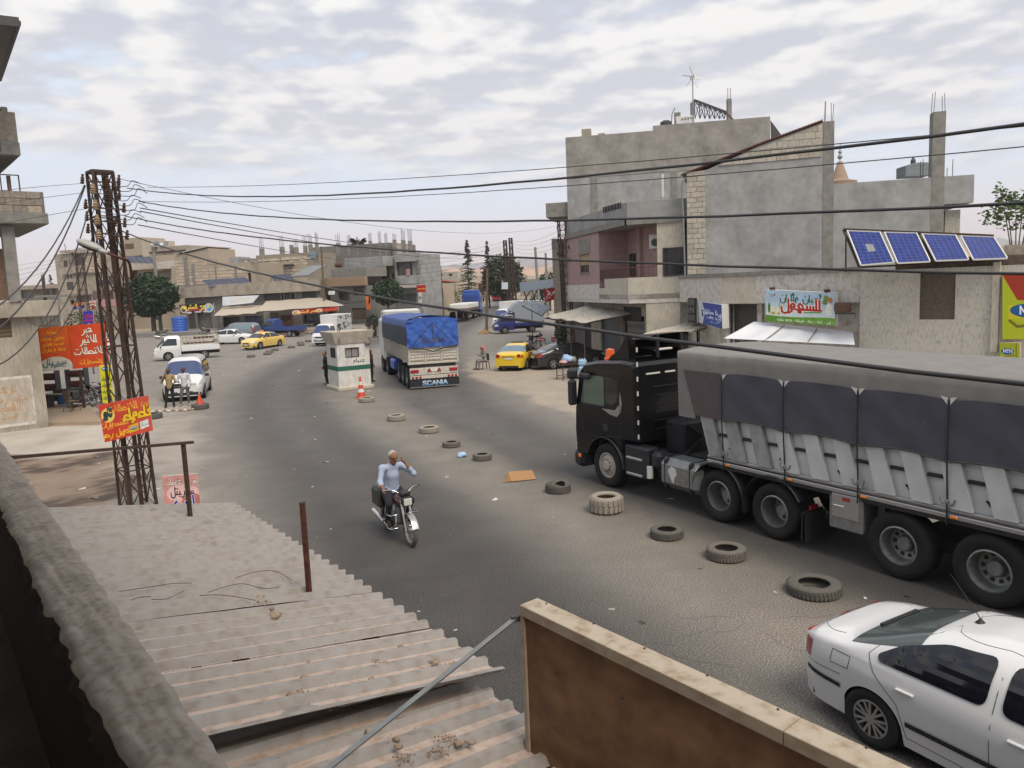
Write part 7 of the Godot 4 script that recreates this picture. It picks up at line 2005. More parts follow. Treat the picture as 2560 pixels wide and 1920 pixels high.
	part(o,"chassis",M.dark_inside,[[V(-2.8,0.85,0),V(5.2,0.26,0.85)],[V(-4.1,1.06,0),V(1.2,0.16,1.0),0.05]])
	part(o,"equipment_rack",trim,[[V(-1.55,1.3,0.1),V(0.6,0.75,1.3),0.05]])
	k = mb(); k.bar(V(-1.87,1.0,-0.5),V(-1.87,1.66,0.5),0.03,0.05); k.bar(V(-1.87,1.66,-0.5),V(-1.87,1.0,0.5),0.03,0.05)
	for j in 3:
		var pts := []
		for i in 40: pts.append(V(-2.0 - i * 0.012 - j * 0.06,1.25 + 0.1 * sin(i * 0.9),-0.1 + 0.1 * cos(i * 0.9) + j * 0.25))
		k.tube(pts,0.014,5)
	put("air_line",k,M.steel_dark,o)

	# trailer: white ribbed tipper body under a grey tarpaulin
	var t := thing("trailer","white slant-ribbed tipper trailer under a grey tarpaulin coupled to the black tractor","trailer",o.position,o.rotation.y)
	var wp := mat("trailer_white",lin(0.60,0.61,0.61),0.4,{"tex": "soft","scale": 0.4})
	var back := -12.6
	k = mb()
	k.prism(PackedVector2Array([W(-3.2,1.24),W(back,1.2),W(back,2.35),W(-2.85,2.35)]),-1.17,1.17); put("body",k,wp,t)
	part(t,"floor_beam",M.alloy,[[V((back - 3.2) / 2,1.2,-1.235),V(-back - 3.2,0.07,0.05),0.01],[V((back - 3.2) / 2,1.29,-1.2),V(-back - 3.2,0.05,0.09),0.01]])
	part(t,"floor_rail",M.black_trim,[[V((back - 3.2) / 2,1.13,-1.22),V(-back - 3.2,0.06,0.04)],[V((back - 3.2) / 2,1.0,0),V(-back - 3.4,0.22,0.9)]])
	for i in 16:
		var x := -3.3 - i * 0.585
		k = mb()
		var top := PackedVector2Array([W(x - 0.28,1.32),W(x + 0.02,1.32),W(x + 0.30,2.35),W(x,2.35)])
		k.prism(top,-1.262,-1.16)
		put("rib",k,wp if i > 2 else mat("trailer_worn",lin(0.34,0.345,0.34),0.5,{"tex": "blotch","scale": 0.5}) if i == 0 else M.trailer_worn,t)
		k = mb(); k.bar(V(x - 0.28 + 0.1,1.75,-1.19),V(x - 0.585 + 0.13,1.75,-1.19),0.05,0.05); put("recess_bar",k,M.black_trim,t)
		if i % 2 == 0: k = mb(); k.tube([V(x - 0.45,1.47,-1.17),V(x - 0.43,1.52,-1.2),V(x - 0.48,1.52,-1.21),V(x - 0.48,1.45,-1.2)],0.012,5); put("hook",k,M.black_trim,t)
	for i in 7: part(t,"side_marker",M.amber_lamp,[[V(-3.75 - i * 1.42,1.2,-1.27),V(0.11,0.045,0.03),0.01]])
	# tarpaulin
	var tarp := mat("tarp_grey",lin(0.27,0.26,0.245),0.8,{"tex": "soft","scale": 0.5,"detail": "weave","dscale": 3.0,"hm": "soft","hms": 2.0})
	var panel := mat("tarp_panel",lin(0.095,0.095,0.12),0.85,{"tex": "soft","scale": 0.6,"detail": "weave","dscale": 3.0})
	var nz := FastNoiseLite.new(); nz.seed = 3; nz.frequency = 0.8
	k = mb()
	rows = []
	for i in 110:
		var f := i / 109.0
		var row := PackedVector3Array()
		for q in [[-1.275,2.08],[-1.28,2.3],[-1.282,2.6],[-1.28,2.95],[-1.27,3.15],[-1.25,3.27],[-1.2,3.32],[-0.8,3.36],[-0.3,3.37],[0.3,3.37],[0.8,3.36],[1.2,3.32],[1.25,3.27],[1.27,3.1],[1.28,2.6],[1.275,2.08]]:
			var lean: float = (q[1] - 2.06) * 0.42
			var x := lerpf(-2.92 + lean,back,f)
			var bay := fposmod((x + 3.65) / 1.42,1.0)
			var low: float = 0.06 * (1.0 - pow(absf(bay * 2 - 1),2.0)) if q[1] < 2.2 and absf(q[0]) > 1 else 0.0
			var sag := -0.03 * sin(bay * PI) if absf(q[0]) < 1.0 else 0.0
			var y: float = q[1] - f * 0.10 + low + sag + 0.012 * nz.get_noise_2d(x * 2.2,q[0] * 3)
			row.append(V(x,y,q[0] + 0.018 * nz.get_noise_2d(x * 2,q[1] * 5)))
		rows.append(row)
	k.grid(rows)
	for i in 15: k.quad(rows[0][i],rows[0][i + 1],V(rows[0][i + 1].x - 0.02,2.0,rows[0][i + 1].z),V(rows[0][i].x - 0.02,2.0,rows[0][i].z))
	var tp := put("tarpaulin",k,tarp,t)
	for i in 6:
		var x0 := -3.67 - i * 1.42
		k = mb()
		rows = []
		for a in 9:
			var row := PackedVector3Array()
			for b in 9:
				var u := b / 8.0
				var y := lerpf(2.06 + 0.055 * (1.0 - pow(absf(u * 2 - 1),2.0)),2.93 + 0.05 * (1.0 - pow(absf(u * 2 - 1),4.0)),a / 8.0) - (-(x0 - u * 1.38) - 2.9) * 0.010
				row.append(V(x0 - u * 1.38,y,-1.297 - 0.008 * sin(u * 9 + a)))
			rows.append(row)
		k.grid(rows); put("side_flap",k,panel,tp)
		k = mb(); k.tube(Array(rows[0]),0.013,5); put("hem",k,M.steel_dark,tp)
		for s in [0.0,1.38]:
			k = mb(); var e := -0.02 if s == 0.0 else 0.02
			k.prism(PackedVector2Array([W(x0 - s,2.93),W(x0 - s + e * 5,2.95),W(x0 - s,2.83)]),-1.31,-1.303); put("corner_patch",k,M.plate,tp)
		k = mb(); k.tube([V(x0 + 0.02,2.9,-1.31),V(x0 + 0.02,2.05,-1.315),V(x0 + 0.02,1.45,-1.275),V(x0 + 0.02,1.08,-1.28)],0.013,5); put("strap",k,M.black_trim,tp)
		k = mb(); k.cham(V(x0 + 0.02,1.42,-1.275),V(0.05,0.06,0.05),0.01); k.tube([V(x0 - 0.09,1.46,-1.27),V(x0 - 0.06,1.38,-1.275),V(x0 + 0.1,1.38,-1.275),V(x0 + 0.13,1.46,-1.27)],0.014,5); put("buckle",k,M.steel,t)
	k = mb(); k.prism(PackedVector2Array([W(-2.93,2.08),W(-2.62,2.95),W(-3.62,2.95),W(-3.63,2.05)]),-1.292,-1.286); put("front_flap",k,mat("tarp_mauve",lin(0.13,0.105,0.11),0.85,{"tex": "soft","scale": 0.8,"detail": "weave","dscale": 3.0}),tp)
	for q in [[2.9,-1.22],[2.6,-1.3]]: pass
	for x in [-7.14,-8.48,-9.82]:
		for s in [1.0,-1.0]: wheel(t,V(x,0.53,1.03 * s),0.53,0.38,s,"deep")
	part(t,"axle",M.dark_inside,[[V(-8.5,0.53,0),V(3.0,0.2,1.4)]])
	k = mb(); k.cham(V(-6.25,0.86,-1.03),V(0.62,0.62,0.42),0.02); var tb := put("toolbox",k,M.steel,t)
	part(tb,"door",M.alloy,[[V(-6.25,0.95,-1.245),V(0.5,0.4,0.02),0.01]]); part(tb,"handle",M.chrome,[[V(-6.13,0.95,-1.262),V(0.2,0.03,0.02),0.01]]); part(tb,"sticker",M.red_lamp,[[V(-6.27,1.08,-1.258),V(0.14,0.06,0.004)]])
	part(t,"rear_lamp",M.red_lamp,[[V(-5.46,0.72,-1.0),V(0.04,0.1,0.24),0.02]]); part(t,"rear_flap",M.rubber,[[V(-5.5,0.4,-1.0),V(0.03,0.5,0.52)]])
	part(t,"landing_leg",trim,[[V(-5.8,0.75,-0.7),V(0.12,0.8,0.12)],[V(-5.8,0.75,0.7),V(0.12,0.8,0.12)]])

	blue_truck()
	# blue flatbed and red tractor far off
	var bl := mat("cab_blue",lin(0.02,0.07,0.30),0.4,{"coat": 0.4})
	cab_truck("blue flatbed lorry loaded with white sacks driving away past the conifers",V(-5.0,rise(-106),-106),heading(V(0.12,0,-1)),bl,true)
	cab_truck("red and white lorry coming towards us at the far bend",V(-1.9,rise(-156),-156),heading(V(-0.15,0,1)),mat("cab_red",lin(0.34,0.02,0.03),0.4,{"coat": 0.4}),false)

func cab_truck(label: String,pos: Vector3,turn: float,paint: Material,flat: bool) -> void:
	var o := thing("lorry",label,"lorry",pos,turn)
	part(o,"cab",paint,[[V(0.1,2.05,0),V(2.1,2.5,2.46),0.16],[V(-0.1,3.4,0),V(1.5,0.5,2.2),0.2]])
	part(o,"bumper",paint if flat else M.plate,[[V(1.12,0.65,0),V(0.25,0.5,2.46),0.08],[V(1.17,1.55,0),V(0.06,0.7,2.2),0.03],[V(1.1,3.0,0),V(0.2,0.32,2.2),0.05]] if not flat else [[V(1.12,0.65,0),V(0.25,0.5,2.46),0.08]])
	part(o,"lower_bumper",paint,[[V(1.16,0.72,0),V(0.3,0.62,2.48),0.08]])
	part(o,"windscreen",M.glass_pale,[[V(1.13,2.4,0),V(0.08,0.75,2.2),0.03]])
	part(o,"mirror",M.black_trim,[[V(1.0,2.3,1.42),V(0.15,0.7,0.2),0.04],[V(1.0,2.3,-1.42),V(0.15,0.7,0.2),0.04]])
	for s in [1.0,-1.0]:
		for x in [0.0,-3.4,-4.7]: wheel(o,V(x,0.52,1.0 * s),0.52,0.4,s,"dual")
	part(o,"chassis",M.dark_inside,[[V(-3,0.85,0),V(6,0.25,0.9)]])
	if flat:
		part(o,"bed",M.wood,[[V(-6.2,1.25,0),V(9.6,0.22,2.5),0.02]]); part(o,"cargo",M.plate,[[V(-6.0,1.7,0),V(9.0,0.7,2.3),0.12]],"pile of white sacks on the bed")
		part(o,"ribbed_panel",paint,[[V(-1.02,1.9,0),V(0.08,0.06,1.8)],[V(-1.02,2.3,0),V(0.08,0.06,1.8)],[V(-1.02,2.7,0),V(0.08,0.06,1.8)]])
		for x in [-8.5,-9.8]: for s in [1.0,-1.0]: wheel(o,V(x,0.52,1.0 * s),0.52,0.4,s,"dual")
	else: part(o,"yellow_tank",M.taxi_yellow,[[V(-5.0,2.0,0.3),V(6,1.6,2.3),0.3]])

func blue_truck() -> void:
	var o := thing("tarped_lorry","rear of a white lorry under a blue tarpaulin driving away beside the guard booth","lorry",V(-3.74,0,-37.0),heading(V(-0.30,0,-1)))
	var wp := mat("body_cream",lin(0.52,0.50,0.44),0.6,{"tex": "dirt","scale": 0.8})
	var tarp := mat("tarp_blue",lin(0.025,0.09,0.36),0.55,{"tex": "soft","scale": 0.6,"detail": "weave","dscale": 3.0})
	var dk := mat("tarp_side",lin(0.045,0.055,0.085),0.8,{"tex": "soft","scale": 0.6})
	var L := 8.6
	part(o,"body",wp,[[V(L / 2,1.72,0),V(L,0.85,2.4),0.03]])
	for i in 3: part(o,"tailgate_panel",wp,[[V(-0.03,1.72,-0.8 + i * 0.8),V(0.08,0.74,0.74),0.02]])
	for i in 15: part(o,"gate_slat",wp,[[V(-0.085,1.45 + (i % 5) * 0.135,-0.8 + (i / 5) * 0.8),V(0.03,0.085,0.66),0.01]])
	for z in [-1.18,-0.4,0.4,1.18]: part(o,"gate_post",wp,[[V(-0.06,1.72,z),V(0.1,0.9,0.07),0.01]])
	for s in [-1.22,1.22]:
		for i in 18:
			var k := mb(); k.bar(V(0.25 + i * 0.48,1.32,s),V(0.05 + i * 0.48,2.12,s),0.05,0.07); put("rib",k,wp,o)
	part(o,"gate_sill",wp,[[V(-0.02,1.26,0),V(0.16,0.12,2.5),0.02]])
	var k := mb()
	var rows := []
	var nz := FastNoiseLite.new(); nz.seed = 15; nz.frequency = 1.1
	for i in 31:
		var x := L * i / 30.0 - 0.03
		var row := PackedVector3Array()
		for q in [[-1.25,2.1],[-1.27,2.5],[-1.26,3.0],[-1.23,3.3],[-1.1,3.42],[-0.5,3.5],[0,3.52],[0.5,3.5],[1.1,3.42],[1.23,3.3],[1.26,3.0],[1.27,2.5],[1.25,2.1]]:
			row.append(V(x,q[1] + 0.05 * nz.get_noise_2d(x,q[0] * 2) - (0.07 if absf(q[0]) < 1.15 and i > 0 else 0.0),q[0] + 0.03 * nz.get_noise_2d(x * 2,q[1] * 3)))
		rows.append(row)
	rows.reverse()
	var side := mb()
	k.grid(rows.map(func(r): return r.slice(2,11))); side.grid(rows.map(func(r): return r.slice(0,3))); side.grid(rows.map(func(r): return r.slice(10,13)))
	var tp := put("tarpaulin",k,tarp,o)
	put("side_flap",side,dk,tp)
	k = mb()
	rows = []
	for i in 25:
		var row := PackedVector3Array()
		var y := lerpf(2.02,3.44,i / 24.0)
		for j in 29:
			var z := lerpf(-1.25,1.25,j / 28.0)
			var yy := y - (0.12 * smoothstep(0.6,1.2,absf(z)) if i > 20 else 0.0)
			row.append(V(-0.13 - 0.05 * absf(sin(z * 4 + yy * 3.2 + 1)) * smoothstep(3.4,2.4,yy) - 0.03 * nz.get_noise_2d(z * 3,yy * 3),yy,z))
		rows.append(row)
	k.grid(rows,true)
	var im := board(360,210,Color(0.17,0.33,0.64))
	weather(im,0.12,5)
	for q in [[[180,40],[40,190]],[[180,40],[320,190]],[[180,40],[182,205]]]: stroke(im,W(q[0][0],q[0][1]),W(q[1][0],q[1][1]),3,Color(0.14,0.16,0.24))
	tilt_letters(im,"SCANIA",180,178,30,Color(0.24,0.22,0.28))
	var bm := print_mat("print_tarp",im,0.6)
	put("rear_flap",k,bm,tp)
	k = mb(); k.tube([V(-0.2,2.05,-1.2),V(-0.22,1.93,-0.4),V(-0.2,1.8,0),V(-0.22,1.93,0.4),V(-0.2,2.05,1.2)],0.03,5); put("rope",k,M.black_trim,tp)
	# tail
	part(o,"rear_beam",M.steel_dark,[[V(0.15,1.02,0),V(0.2,0.3,2.2)],[V(4.0,1.05,0),V(8,0.2,0.9)]])
	part(o,"light_panel",wp,[[V(-0.02,0.86,0),V(0.06,0.34,2.36),0.01],[V(-0.04,0.58,0),V(0.06,0.16,2.36),0.01]])
	for z in [-0.95,0.95]: part(o,"tail_light",M.red_lamp,[[V(-0.07,0.88,z),V(0.05,0.15,0.4),0.02]])
	for i in 6: part(o,"round_light",M.red_lamp,[[V(-0.09,0.58,(-1.05 + i * 0.18) if i < 3 else (0.7 + (i - 3) * 0.18)),V(0.05,0.11,0.11),0.04]])
	part(o,"warning_plate",M.plate,[[V(-0.06,0.92,0),V(0.03,0.18,0.62)]])
	for z in [-0.24,0.24]: k = mb(); k.prism(PackedVector2Array([W(-0.11,0),W(0.11,0),W(0,0.18)]),0,0.02); var tr := put("warning_triangle",k,M.red_lamp,o); tr.position = V(-0.08,0.84,z); tr.rotation.y = -PI / 2
	im = board(400,64,Color(0.10,0.12,0.14))
	ink(im,"SCANIA",200,52,38,Color(0.72,0.78,0.85),0.26,true)
	for y in range(30,60): for x in 400: if im.get_pixel(x,y).r > 0.4: im.set_pixel(x,y,Color(0.2,0.45,0.68).lerp(Color(0.7,0.76,0.82),(60 - y) / 30.0))
	k = mb(); k.quad(V(-0.06,0.12,-1.2),V(-0.06,0.12,1.2),V(-0.06,0.46,1.2),V(-0.06,0.46,-1.2)); put("mud_flap",k,print_mat("print_flap",im,0.6),o)
	part(o,"flap_back",M.rubber,[[V(-0.03,0.29,0),V(0.04,0.36,2.42)]]); part(o,"flap_edge",M.alloy,[[V(-0.06,0.1,0),V(0.03,0.04,2.42)]])
	for s in [1.0,-1.0]:
		for x in [0.75,2.05,3.35,7.6,9.6]: wheel(o,V(x,0.52,0.98 * s),0.52,0.5,s,"dual")
		part(o,"mirror",M.black_trim,[[V(10.2,2.5,1.5 * s),V(0.14,0.8,0.22),0.05],[V(10.2,3.05,1.5 * s),V(0.14,0.3,0.22),0.05]])
	part(o,"cab",M.plate,[[V(9.7,1.95,0),V(1.9,2.5,2.42),0.15],[V(9.5,3.4,0),V(1.3,0.5,2.2),0.12]])
	k = mb(); k.tube([V(8.7,3.4,-1.2),V(8.7,3.75,-1.15),V(8.7,3.78,1.15),V(8.7,3.4,1.2)],0.03); put("cab_rail",k,M.steel_dark,o)
	part(o,"tank",M.blue_plastic,[[V(5.4,0.8,-1.0),V(1.6,0.6,0.5),0.1]])

func cam_pixel(p: Vector3) -> Vector2:
	var q := cam_basis.inverse() * (p - V(0,EYE,0))
	return W(1280 + FOC * q.x / -q.z,960 - FOC * q.y / -q.z)
func cable(label: String,a: Vector3,b: Vector3,mid: Vector2,r: float) -> void:     # hangs between two points,its sag measured at one place
	var sag := 0.0
	var t := 0.5
	if mid != Vector2.ZERO:
		var lo := 0.02
		var hi := 0.98
		var up := cam_pixel(a).x < cam_pixel(b).x
		for i in 30:
			t = (lo + hi) / 2
			if (cam_pixel(a.lerp(b,t)).x < mid.x) == up: lo = t
			else: hi = t
		var p := a.lerp(b,t)
		sag = (p.y - at(mid.x,mid.y,-p.z).y) / (4 * t * (1 - t))
	var o := thing("cable",label,"cable",a,0,"overhead cables")
	var pts := []
	for i in 33:
		var f := i / 32.0
		pts.append(a.lerp(b,f) - Vector3.UP * (sag * 4 * f * (1 - f) + 0.25 * r * sin(i * 2.3)) - a)
	var k := mb(); k.tube(pts,r,6); put("strand",k,M.cable,o)

func wires() -> void:
	var d := 17.2
	var W := [["thick black cable crossing the sky highest at the right edge",318,470,d,2600,306,4.2,1280,457,0.011],["thin wire running just behind the highest thick cable",368,468,d,2600,312,6,1280,428,0.005],["thin wire crossing the sky between the two upper thick cables",353,503,d,2600,363,6,1280,474,0.005],["thick cable crossing the grey houses below the wind turbine",347,503,d,2600,506,4.4,1280,553,0.011],["thick cable crossing before the red balcony railing and the solar panels",312,540,d,2600,686,4.6,1280,643,0.011],["thick cable running lowest, over the lorry trailer's tarpaulin",301,576,d,2600,966,3.2,1280,797,0.013],
		["thin wire sagging from the near pylon to the pylon by the pink house",289,445,d,1405,562,50,900,560,0.006],["thin wire from the near pylon to the unfinished roofs",345,562,d,985,655,108,650,618,0.012],["thin wire to the far double pylon, upper one",350,520,d,1262,618,103,780,593,0.012],["thin wire to the far double pylon, lower one",350,528,d,1262,628,103,780,606,0.012],
		["thin wire leaving the pylon to the left, top one",203,459,d,-200,502,12,0,477,0.005],["thin wire leaving the pylon to the left, middle one",200,483,d,-200,535,12,0,508,0.005],["thin wire leaving the pylon to the left, lowest one",216,522,d,-200,600,12,0,560,0.005],
		["black service cable drooping from the pylon top, outermost",211,463,d,-60,800,13,120,625,0.014],["black service cable drooping from the pylon top, second one",213,464,d,-60,862,13,94,701,0.016],["grey service cable drooping past the orange banner",229,497,d,-60,930,14,125,754,0.014],["black service cable running to the corner house below its slab",232,590,d,64,795,30,160,752,0.014],["black service cable running down to the orange banner",232,632,d,85,823,32,163,795,0.014]]
	for w in W: cable(w[0],at(w[1],w[2],w[3]),at(w[4],w[5],w[6]),W(w[7],w[8]),w[9])
	var nth := ["top","second","third","fourth","fifth","sixth","lowest"]
	for i in 7: cable("thin wire from the shop row to the far double pylon, %s of seven" % nth[i],at(1040,640 + i * 11,95),at(1264,604 + i * 9,104),W(1150,628 + i * 10.5),0.014)
	for i in 4: cable("thin wire from the far double pylon to the pink house pylon, %s of four" % nth[i],at(1281,600 + i * 8,104),at(1406,572 + i * 13,50),W(1340,600 + i * 11),0.01)
	for i in 4: cable("thin wire strung across the sky behind the drooping cables, %s of four" % nth[i],at(-40,676 + i * 17,60),at(196,640 + i * 5,62),Vector2.ZERO,0.009)

func pylon(label: String,base: Vector3,top: Vector3,w0: float,w1: float,n: int,leg: float,turn: float) -> Node3D:
	var o := thing("lattice_pylon",label,"pylon",base)
	var ax := top - base
	var c := func(i: int,f: float) -> Vector3: return ax * f + V(cos(turn + i * PI / 2),0,sin(turn + i * PI / 2)) * lerpf(w0,w1,f)
	for i in 4:
		var k := mb(); k.bar(c.call(i,0),c.call(i,1),leg,leg * 0.9); put("leg",k,M.rust_steel,o)
		k = mb()
		for j in n:
			var f := float(j) / n
			var g := float(j + 1) / n
			k.bar(c.call(i,f),c.call(i + 1,g),leg * 0.5,leg * 0.2); k.bar(c.call(i + 1,f),c.call(i,g),leg * 0.2,leg * 0.5)
			if j % 3 == 0: k.bar(c.call(i,g),c.call(i + 1,g),leg * 0.5,leg * 0.4)
		k.bar(c.call(i,1),c.call(i + 1,1),leg,leg)
		put("bracing",k,M.rust_steel,o)
	return o

func insulator(o: Node3D,p: Vector3,tilt: Vector3,r: float,m: Material) -> void:
	var k := mb(); k.xf = Transform3D(Basis(Quaternion(Vector3.UP,tilt.normalized())),p)
	k.lathe([W(0.01,-0.1),W(r * 0.5,-0.1),W(r,-0.07),W(r * 0.5,-0.05),W(r,-0.02),W(r * 0.5,0.0),W(r * 0.9,0.03),W(r * 0.45,0.05),W(r * 0.6,0.1),W(0,0.12)],10)
	put("insulator",k,m,o)

func street_things() -> void:
	var base := on_ground(346,1268)
	var top := at(249,431,17.2)
	var o := pylon("rusty leaning lattice pylon with insulators and signs in the left foreground",base,top,0.43,0.28,8,0.056,0.0)
	var brown := mat("ceramic",lin(0.10,0.05,0.03),0.25)
	var clay := mat("clay_ceramic",lin(0.36,0.27,0.18),0.35)
	for i in 2:
		var k := mb(); k.bar(V(0.02 + 0.1 * i,0,0.36 - 0.3 * i),top - base + V(-0.02 + 0.1 * i,0,0.2 - 0.2 * i),0.085,0.05); put("channel",k,M.rust_steel,o)
	for q in [[206,448],[214,511],[217,541],[220,572],[297,450],[298,488],[310,520],[312,557],[318,588],[268,452],[275,485],[288,555],[292,595],[296,466]]: insulator(o,at(q[0],q[1],17.1) - base,V(0.15,1,0),0.05,brown)
	for q in [[233,473],[239,513],[243,550],[247,587]]: insulator(o,at(q[0],q[1],16.8) - base,V(0.05,1,0),0.075,clay)
	for q in [[215,448,300,452],[218,512,312,520],[222,542,316,557],[226,572,320,590]]:
		var k := mb(); k.bar(at(q[0],q[1] + 6,17.1) - base,at(q[2],q[3] + 4,17.1) - base,0.03,0.03); put("cross_arm",k,M.rust_steel,o)
	for i in 9:
		var k := mb(); var p := at(300 + (i % 3) * 8,455 + i * 12,17.0) - base
		k.tube(smooth_line([at(235 + (i * 7) % 30,462 + i * 11,17.0) - base,p + V(0.1,-0.1,0),p + V(0.3,0.02 * (i % 3),0.1),p + V(0.45,-0.06,0)],5),0.008,4); put("jumper_wire",k,M.cable,o)
	var lamp := thing("street_lamp","old grey street lamp on a bent arm fixed to the leaning pylon","street lamp",at(262,630,16.6))
	var k := mb()
	k.tube(smooth_line([Vector3.ZERO,at(300,645,16.7) - lamp.position,at(322,655,16.9) - lamp.position,at(330,700,17.1) - lamp.position],5),0.03,7); put("arm",k,M.rust_brown,lamp)
	k = mb(); k.xf = Transform3D(Basis(V(0,0,1),-0.42),V(-0.26,0.12,0)); k.sph(V(-0.05,0.02,0),V(0.3,0.085,0.14),16); k.sph(V(0.2,0.0,0),V(0.16,0.055,0.08),12); put("head",k,mat("lamp_grey",lin(0.36,0.36,0.34),0.5),lamp)
	k = mb(); k.xf = Transform3D(Basis(V(0,0,1),-0.42),V(-0.26,0.12,0)); k.sph(V(-0.05,-0.025,0),V(0.27,0.06,0.12),14); put("lens",k,M.black_trim,lamp)
	# signs on the pylon
	var im := board(254,180,Color(0.72,0.19,0.12))
	for y in 180: for x in 254: im.set_pixel(x,y,Color(0.74,0.22,0.12).lerp(Color(0.76,0.32,0.26),clampf((x - 60) / 200.0,0,1)))
	for q in [[38,56,34,34,0.85,0.75,0.4],[28,54,12,18,0.12,0.2,0.2],[50,42,14,28,0.15,0.26,0.24],[24,72,14,10,0.2,0.25,0.25]]: disc(im,W(q[0],q[1]),W(q[2],q[3]),Color(q[4],q[5],q[6]))
	ink(im,"أحمد للاتصالات",158,46,32,Color(0.85,0.62,0.2),0.17); ink(im,"خطوط",190,96,52,Color(0.88,0.72,0.12),0.22,false,Color(0.3,0.06,0.03)); ink(im,"- اكسسوارات",74,112,26,Color(0.85,0.62,0.2),0.18); ink(im,"تحويل رصيد",64,158,28,Color(0.88,0.72,0.12),0.18)
	for y in range(122,160): for x in range(132,236): if x < 182 or x > 190: im.set_pixel(x,y + int((184 - x) * 0.12),Color(0.85,0.66,0.1) if x < 186 else Color(0.84,0.84,0.84))
	disc(im,W(158,143),W(22,9),Color(0.1,0.3,0.35)); ink(im,"MTN",158,148,11,Color(0.9,0.9,0.9),0.2,true); ink(im,"سيريتل",212,142,14,Color(0.2,0.4,0.45),0.1)
	simple_sign("red and orange phone shop sign tied to the leaning pylon",[262,1106,383,1076,371,988,245,1013],16.55,im,0.02,16.75)
	im = board(200,190,Color(0.76,0.54,0.52))
	disc(im,W(110,86),W(92,42),Color(0.84,0.70,0.69)); disc(im,W(160,150),W(70,60),Color(0.70,0.42,0.40))
	ink(im,"مركز خدمات",104,42,32,Color(0.85,0.82,0.8),0.16,false,Color(0.2,0.1,0.1)); ink(im,"سيريتل",104,92,36,Color(0.1,0.12,0.14),0.16); ink(im,"احمد",108,160,58,Color(0.1,0.2,0.55),0.17,false,Color(0.85,0.85,0.9))
	simple_sign("pink phone shop sign standing at the foot of the leaning pylon",[415,1290,505,1284,491,1184,404,1191],15.6,im,0.03,15.7)
	o = pylon("dark lattice pylon beside the pink house",gp(1420,51),at(1405,551,50.5),0.42,0.34,14,0.07,0.6)
	for i in 6: insulator(o,at(1394 + (i % 2) * 28,570 + i * 16,50) - o.position,Vector3.UP,0.08,brown)
	for q in [[1262,8],[1276,2]]: pylon("tall dark pylon of the pair far down the street, " + ("left one" if q[0] < 1270 else "right one"),gp(q[0] + 10,104) + V(0,0.8,0),at(q[0],594 + q[1],104),0.32,0.26,12,0.12,0.5)
	pylon("pale lattice pylon before the block of flats",gp(208,92),at(198,645,92),0.7,0.5,12,0.09,0.5)
	for q in [["wooden_pole","grey wooden pole standing in a heap of straw beside the parked blue truck",1216,826,1218,670,76,0.15,"wood"],["wooden_pole","brown wooden pole rising through the restaurant awning",811,776,803,616,91,0.14,"wood"],["concrete_pole","pale concrete pole behind the grey hoarding, left one",1347,720,1338,618,95,0.2,"concrete"],["concrete_pole","pale concrete pole behind the grey hoarding, right one",1368,720,1364,632,95,0.17,"concrete"],["concrete_pole","grey concrete pole before the dish house",392,720,384,629,99,0.26,"concrete"],["steel_pole","thin steel pole by the red canopy",1105,720,1101,666,110,0.12,"rust_steel"],["steel_pole","thin red pole holding the restaurant sign",734,832,731,776,88.5,0.07,"rust_brown"],["steel_pole","brown pole at the far left behind the drooping cables",114,760,106,688,110,0.25,"rust_steel"]]:
		var a := at(q[2],q[3],q[6])
		a.y = minf(a.y,rise(a.z))
		var p := thing(q[0],q[1],"pole",a)
		k = mb(); k.tube([V(0,-0.2,0),at(q[4],q[5],q[6]) - a],q[7],8,q[7] * 0.75); put("pole",k,M[q[8]],p)
	k = mb()
	for i in 300: var a := rng.randf() * TAU; var rr := rng.randf() * 0.8; k.bar(V(cos(a) * rr,0.02,sin(a) * rr),V(cos(a) * rr * 0.6,0.05 + 0.5 * (1 - rr),sin(a) * rr * 0.6),0.02,0.02)
	var hs := put("straw",k,mat("straw",lin(0.36,0.24,0.12),0.95)); hs.position = V(on_ground(1216,826).x,0.2,-76); tag(hs,"heap of dry straw round the foot of the grey wooden pole","straw","","stuff")
	# guard booth
	o = thing("guard_booth","small white concrete guard booth with a green stripe in the middle of the road","booth",V(-8.15,0,-38.5),deg_to_rad(30))
	var wh := mat("booth_white",lin(0.68,0.66,0.62),0.9,{"tex": "soft","scale": 0.4,"detail": "streak","dscale": V(0.8,0.15,0.8)})
	part(o,"plinth",M.plaster_cream,[[V(0,0.09,0),V(1.85,0.2,1.95),0.04]])
	k = mb(); shell(k,Rect2(-0.82,0.18,1.64,2.15),[Rect2(-0.42,1.58,0.72,0.5)],1.7)
	for i in k.v.size(): k.v[i].z += 0.85
	put("wall",k,wh,o)
	k = mb(); k.box(V(0,1.08,0.0),V(1.652,0.22,1.714)); put("green_stripe",k,mat("stripe_green",lin(0.02,0.11,0.075),0.8),o)
	var fr := Node3D.new(); fr.name = "front_window"; o.add_child(fr); fr.position.z = 0.85
	window(fr,Rect2(-0.42,1.58,0.72,0.5),mat("grey_pane",lin(0.22,0.22,0.22),0.3),M.steel_dark,1)
	part(o,"side_window",M.dark_inside,[[V(-0.822,1.85,0.2),V(0.01,0.5,0.8)]])
	k = mb()
	var lo := [V(-0.88,2.3,0.9),V(0.88,2.3,0.9),V(0.88,2.3,-0.9),V(-0.88,2.3,-0.9)]
	for i in 4:
		var a: Vector3 = lo[i]
		var b: Vector3 = lo[(i + 1) % 4]
		var g := V(1.22,1,1.2)
		k.quad(a,b,b * g + V(0,0.58,0),a * g + V(0,0.58,0))
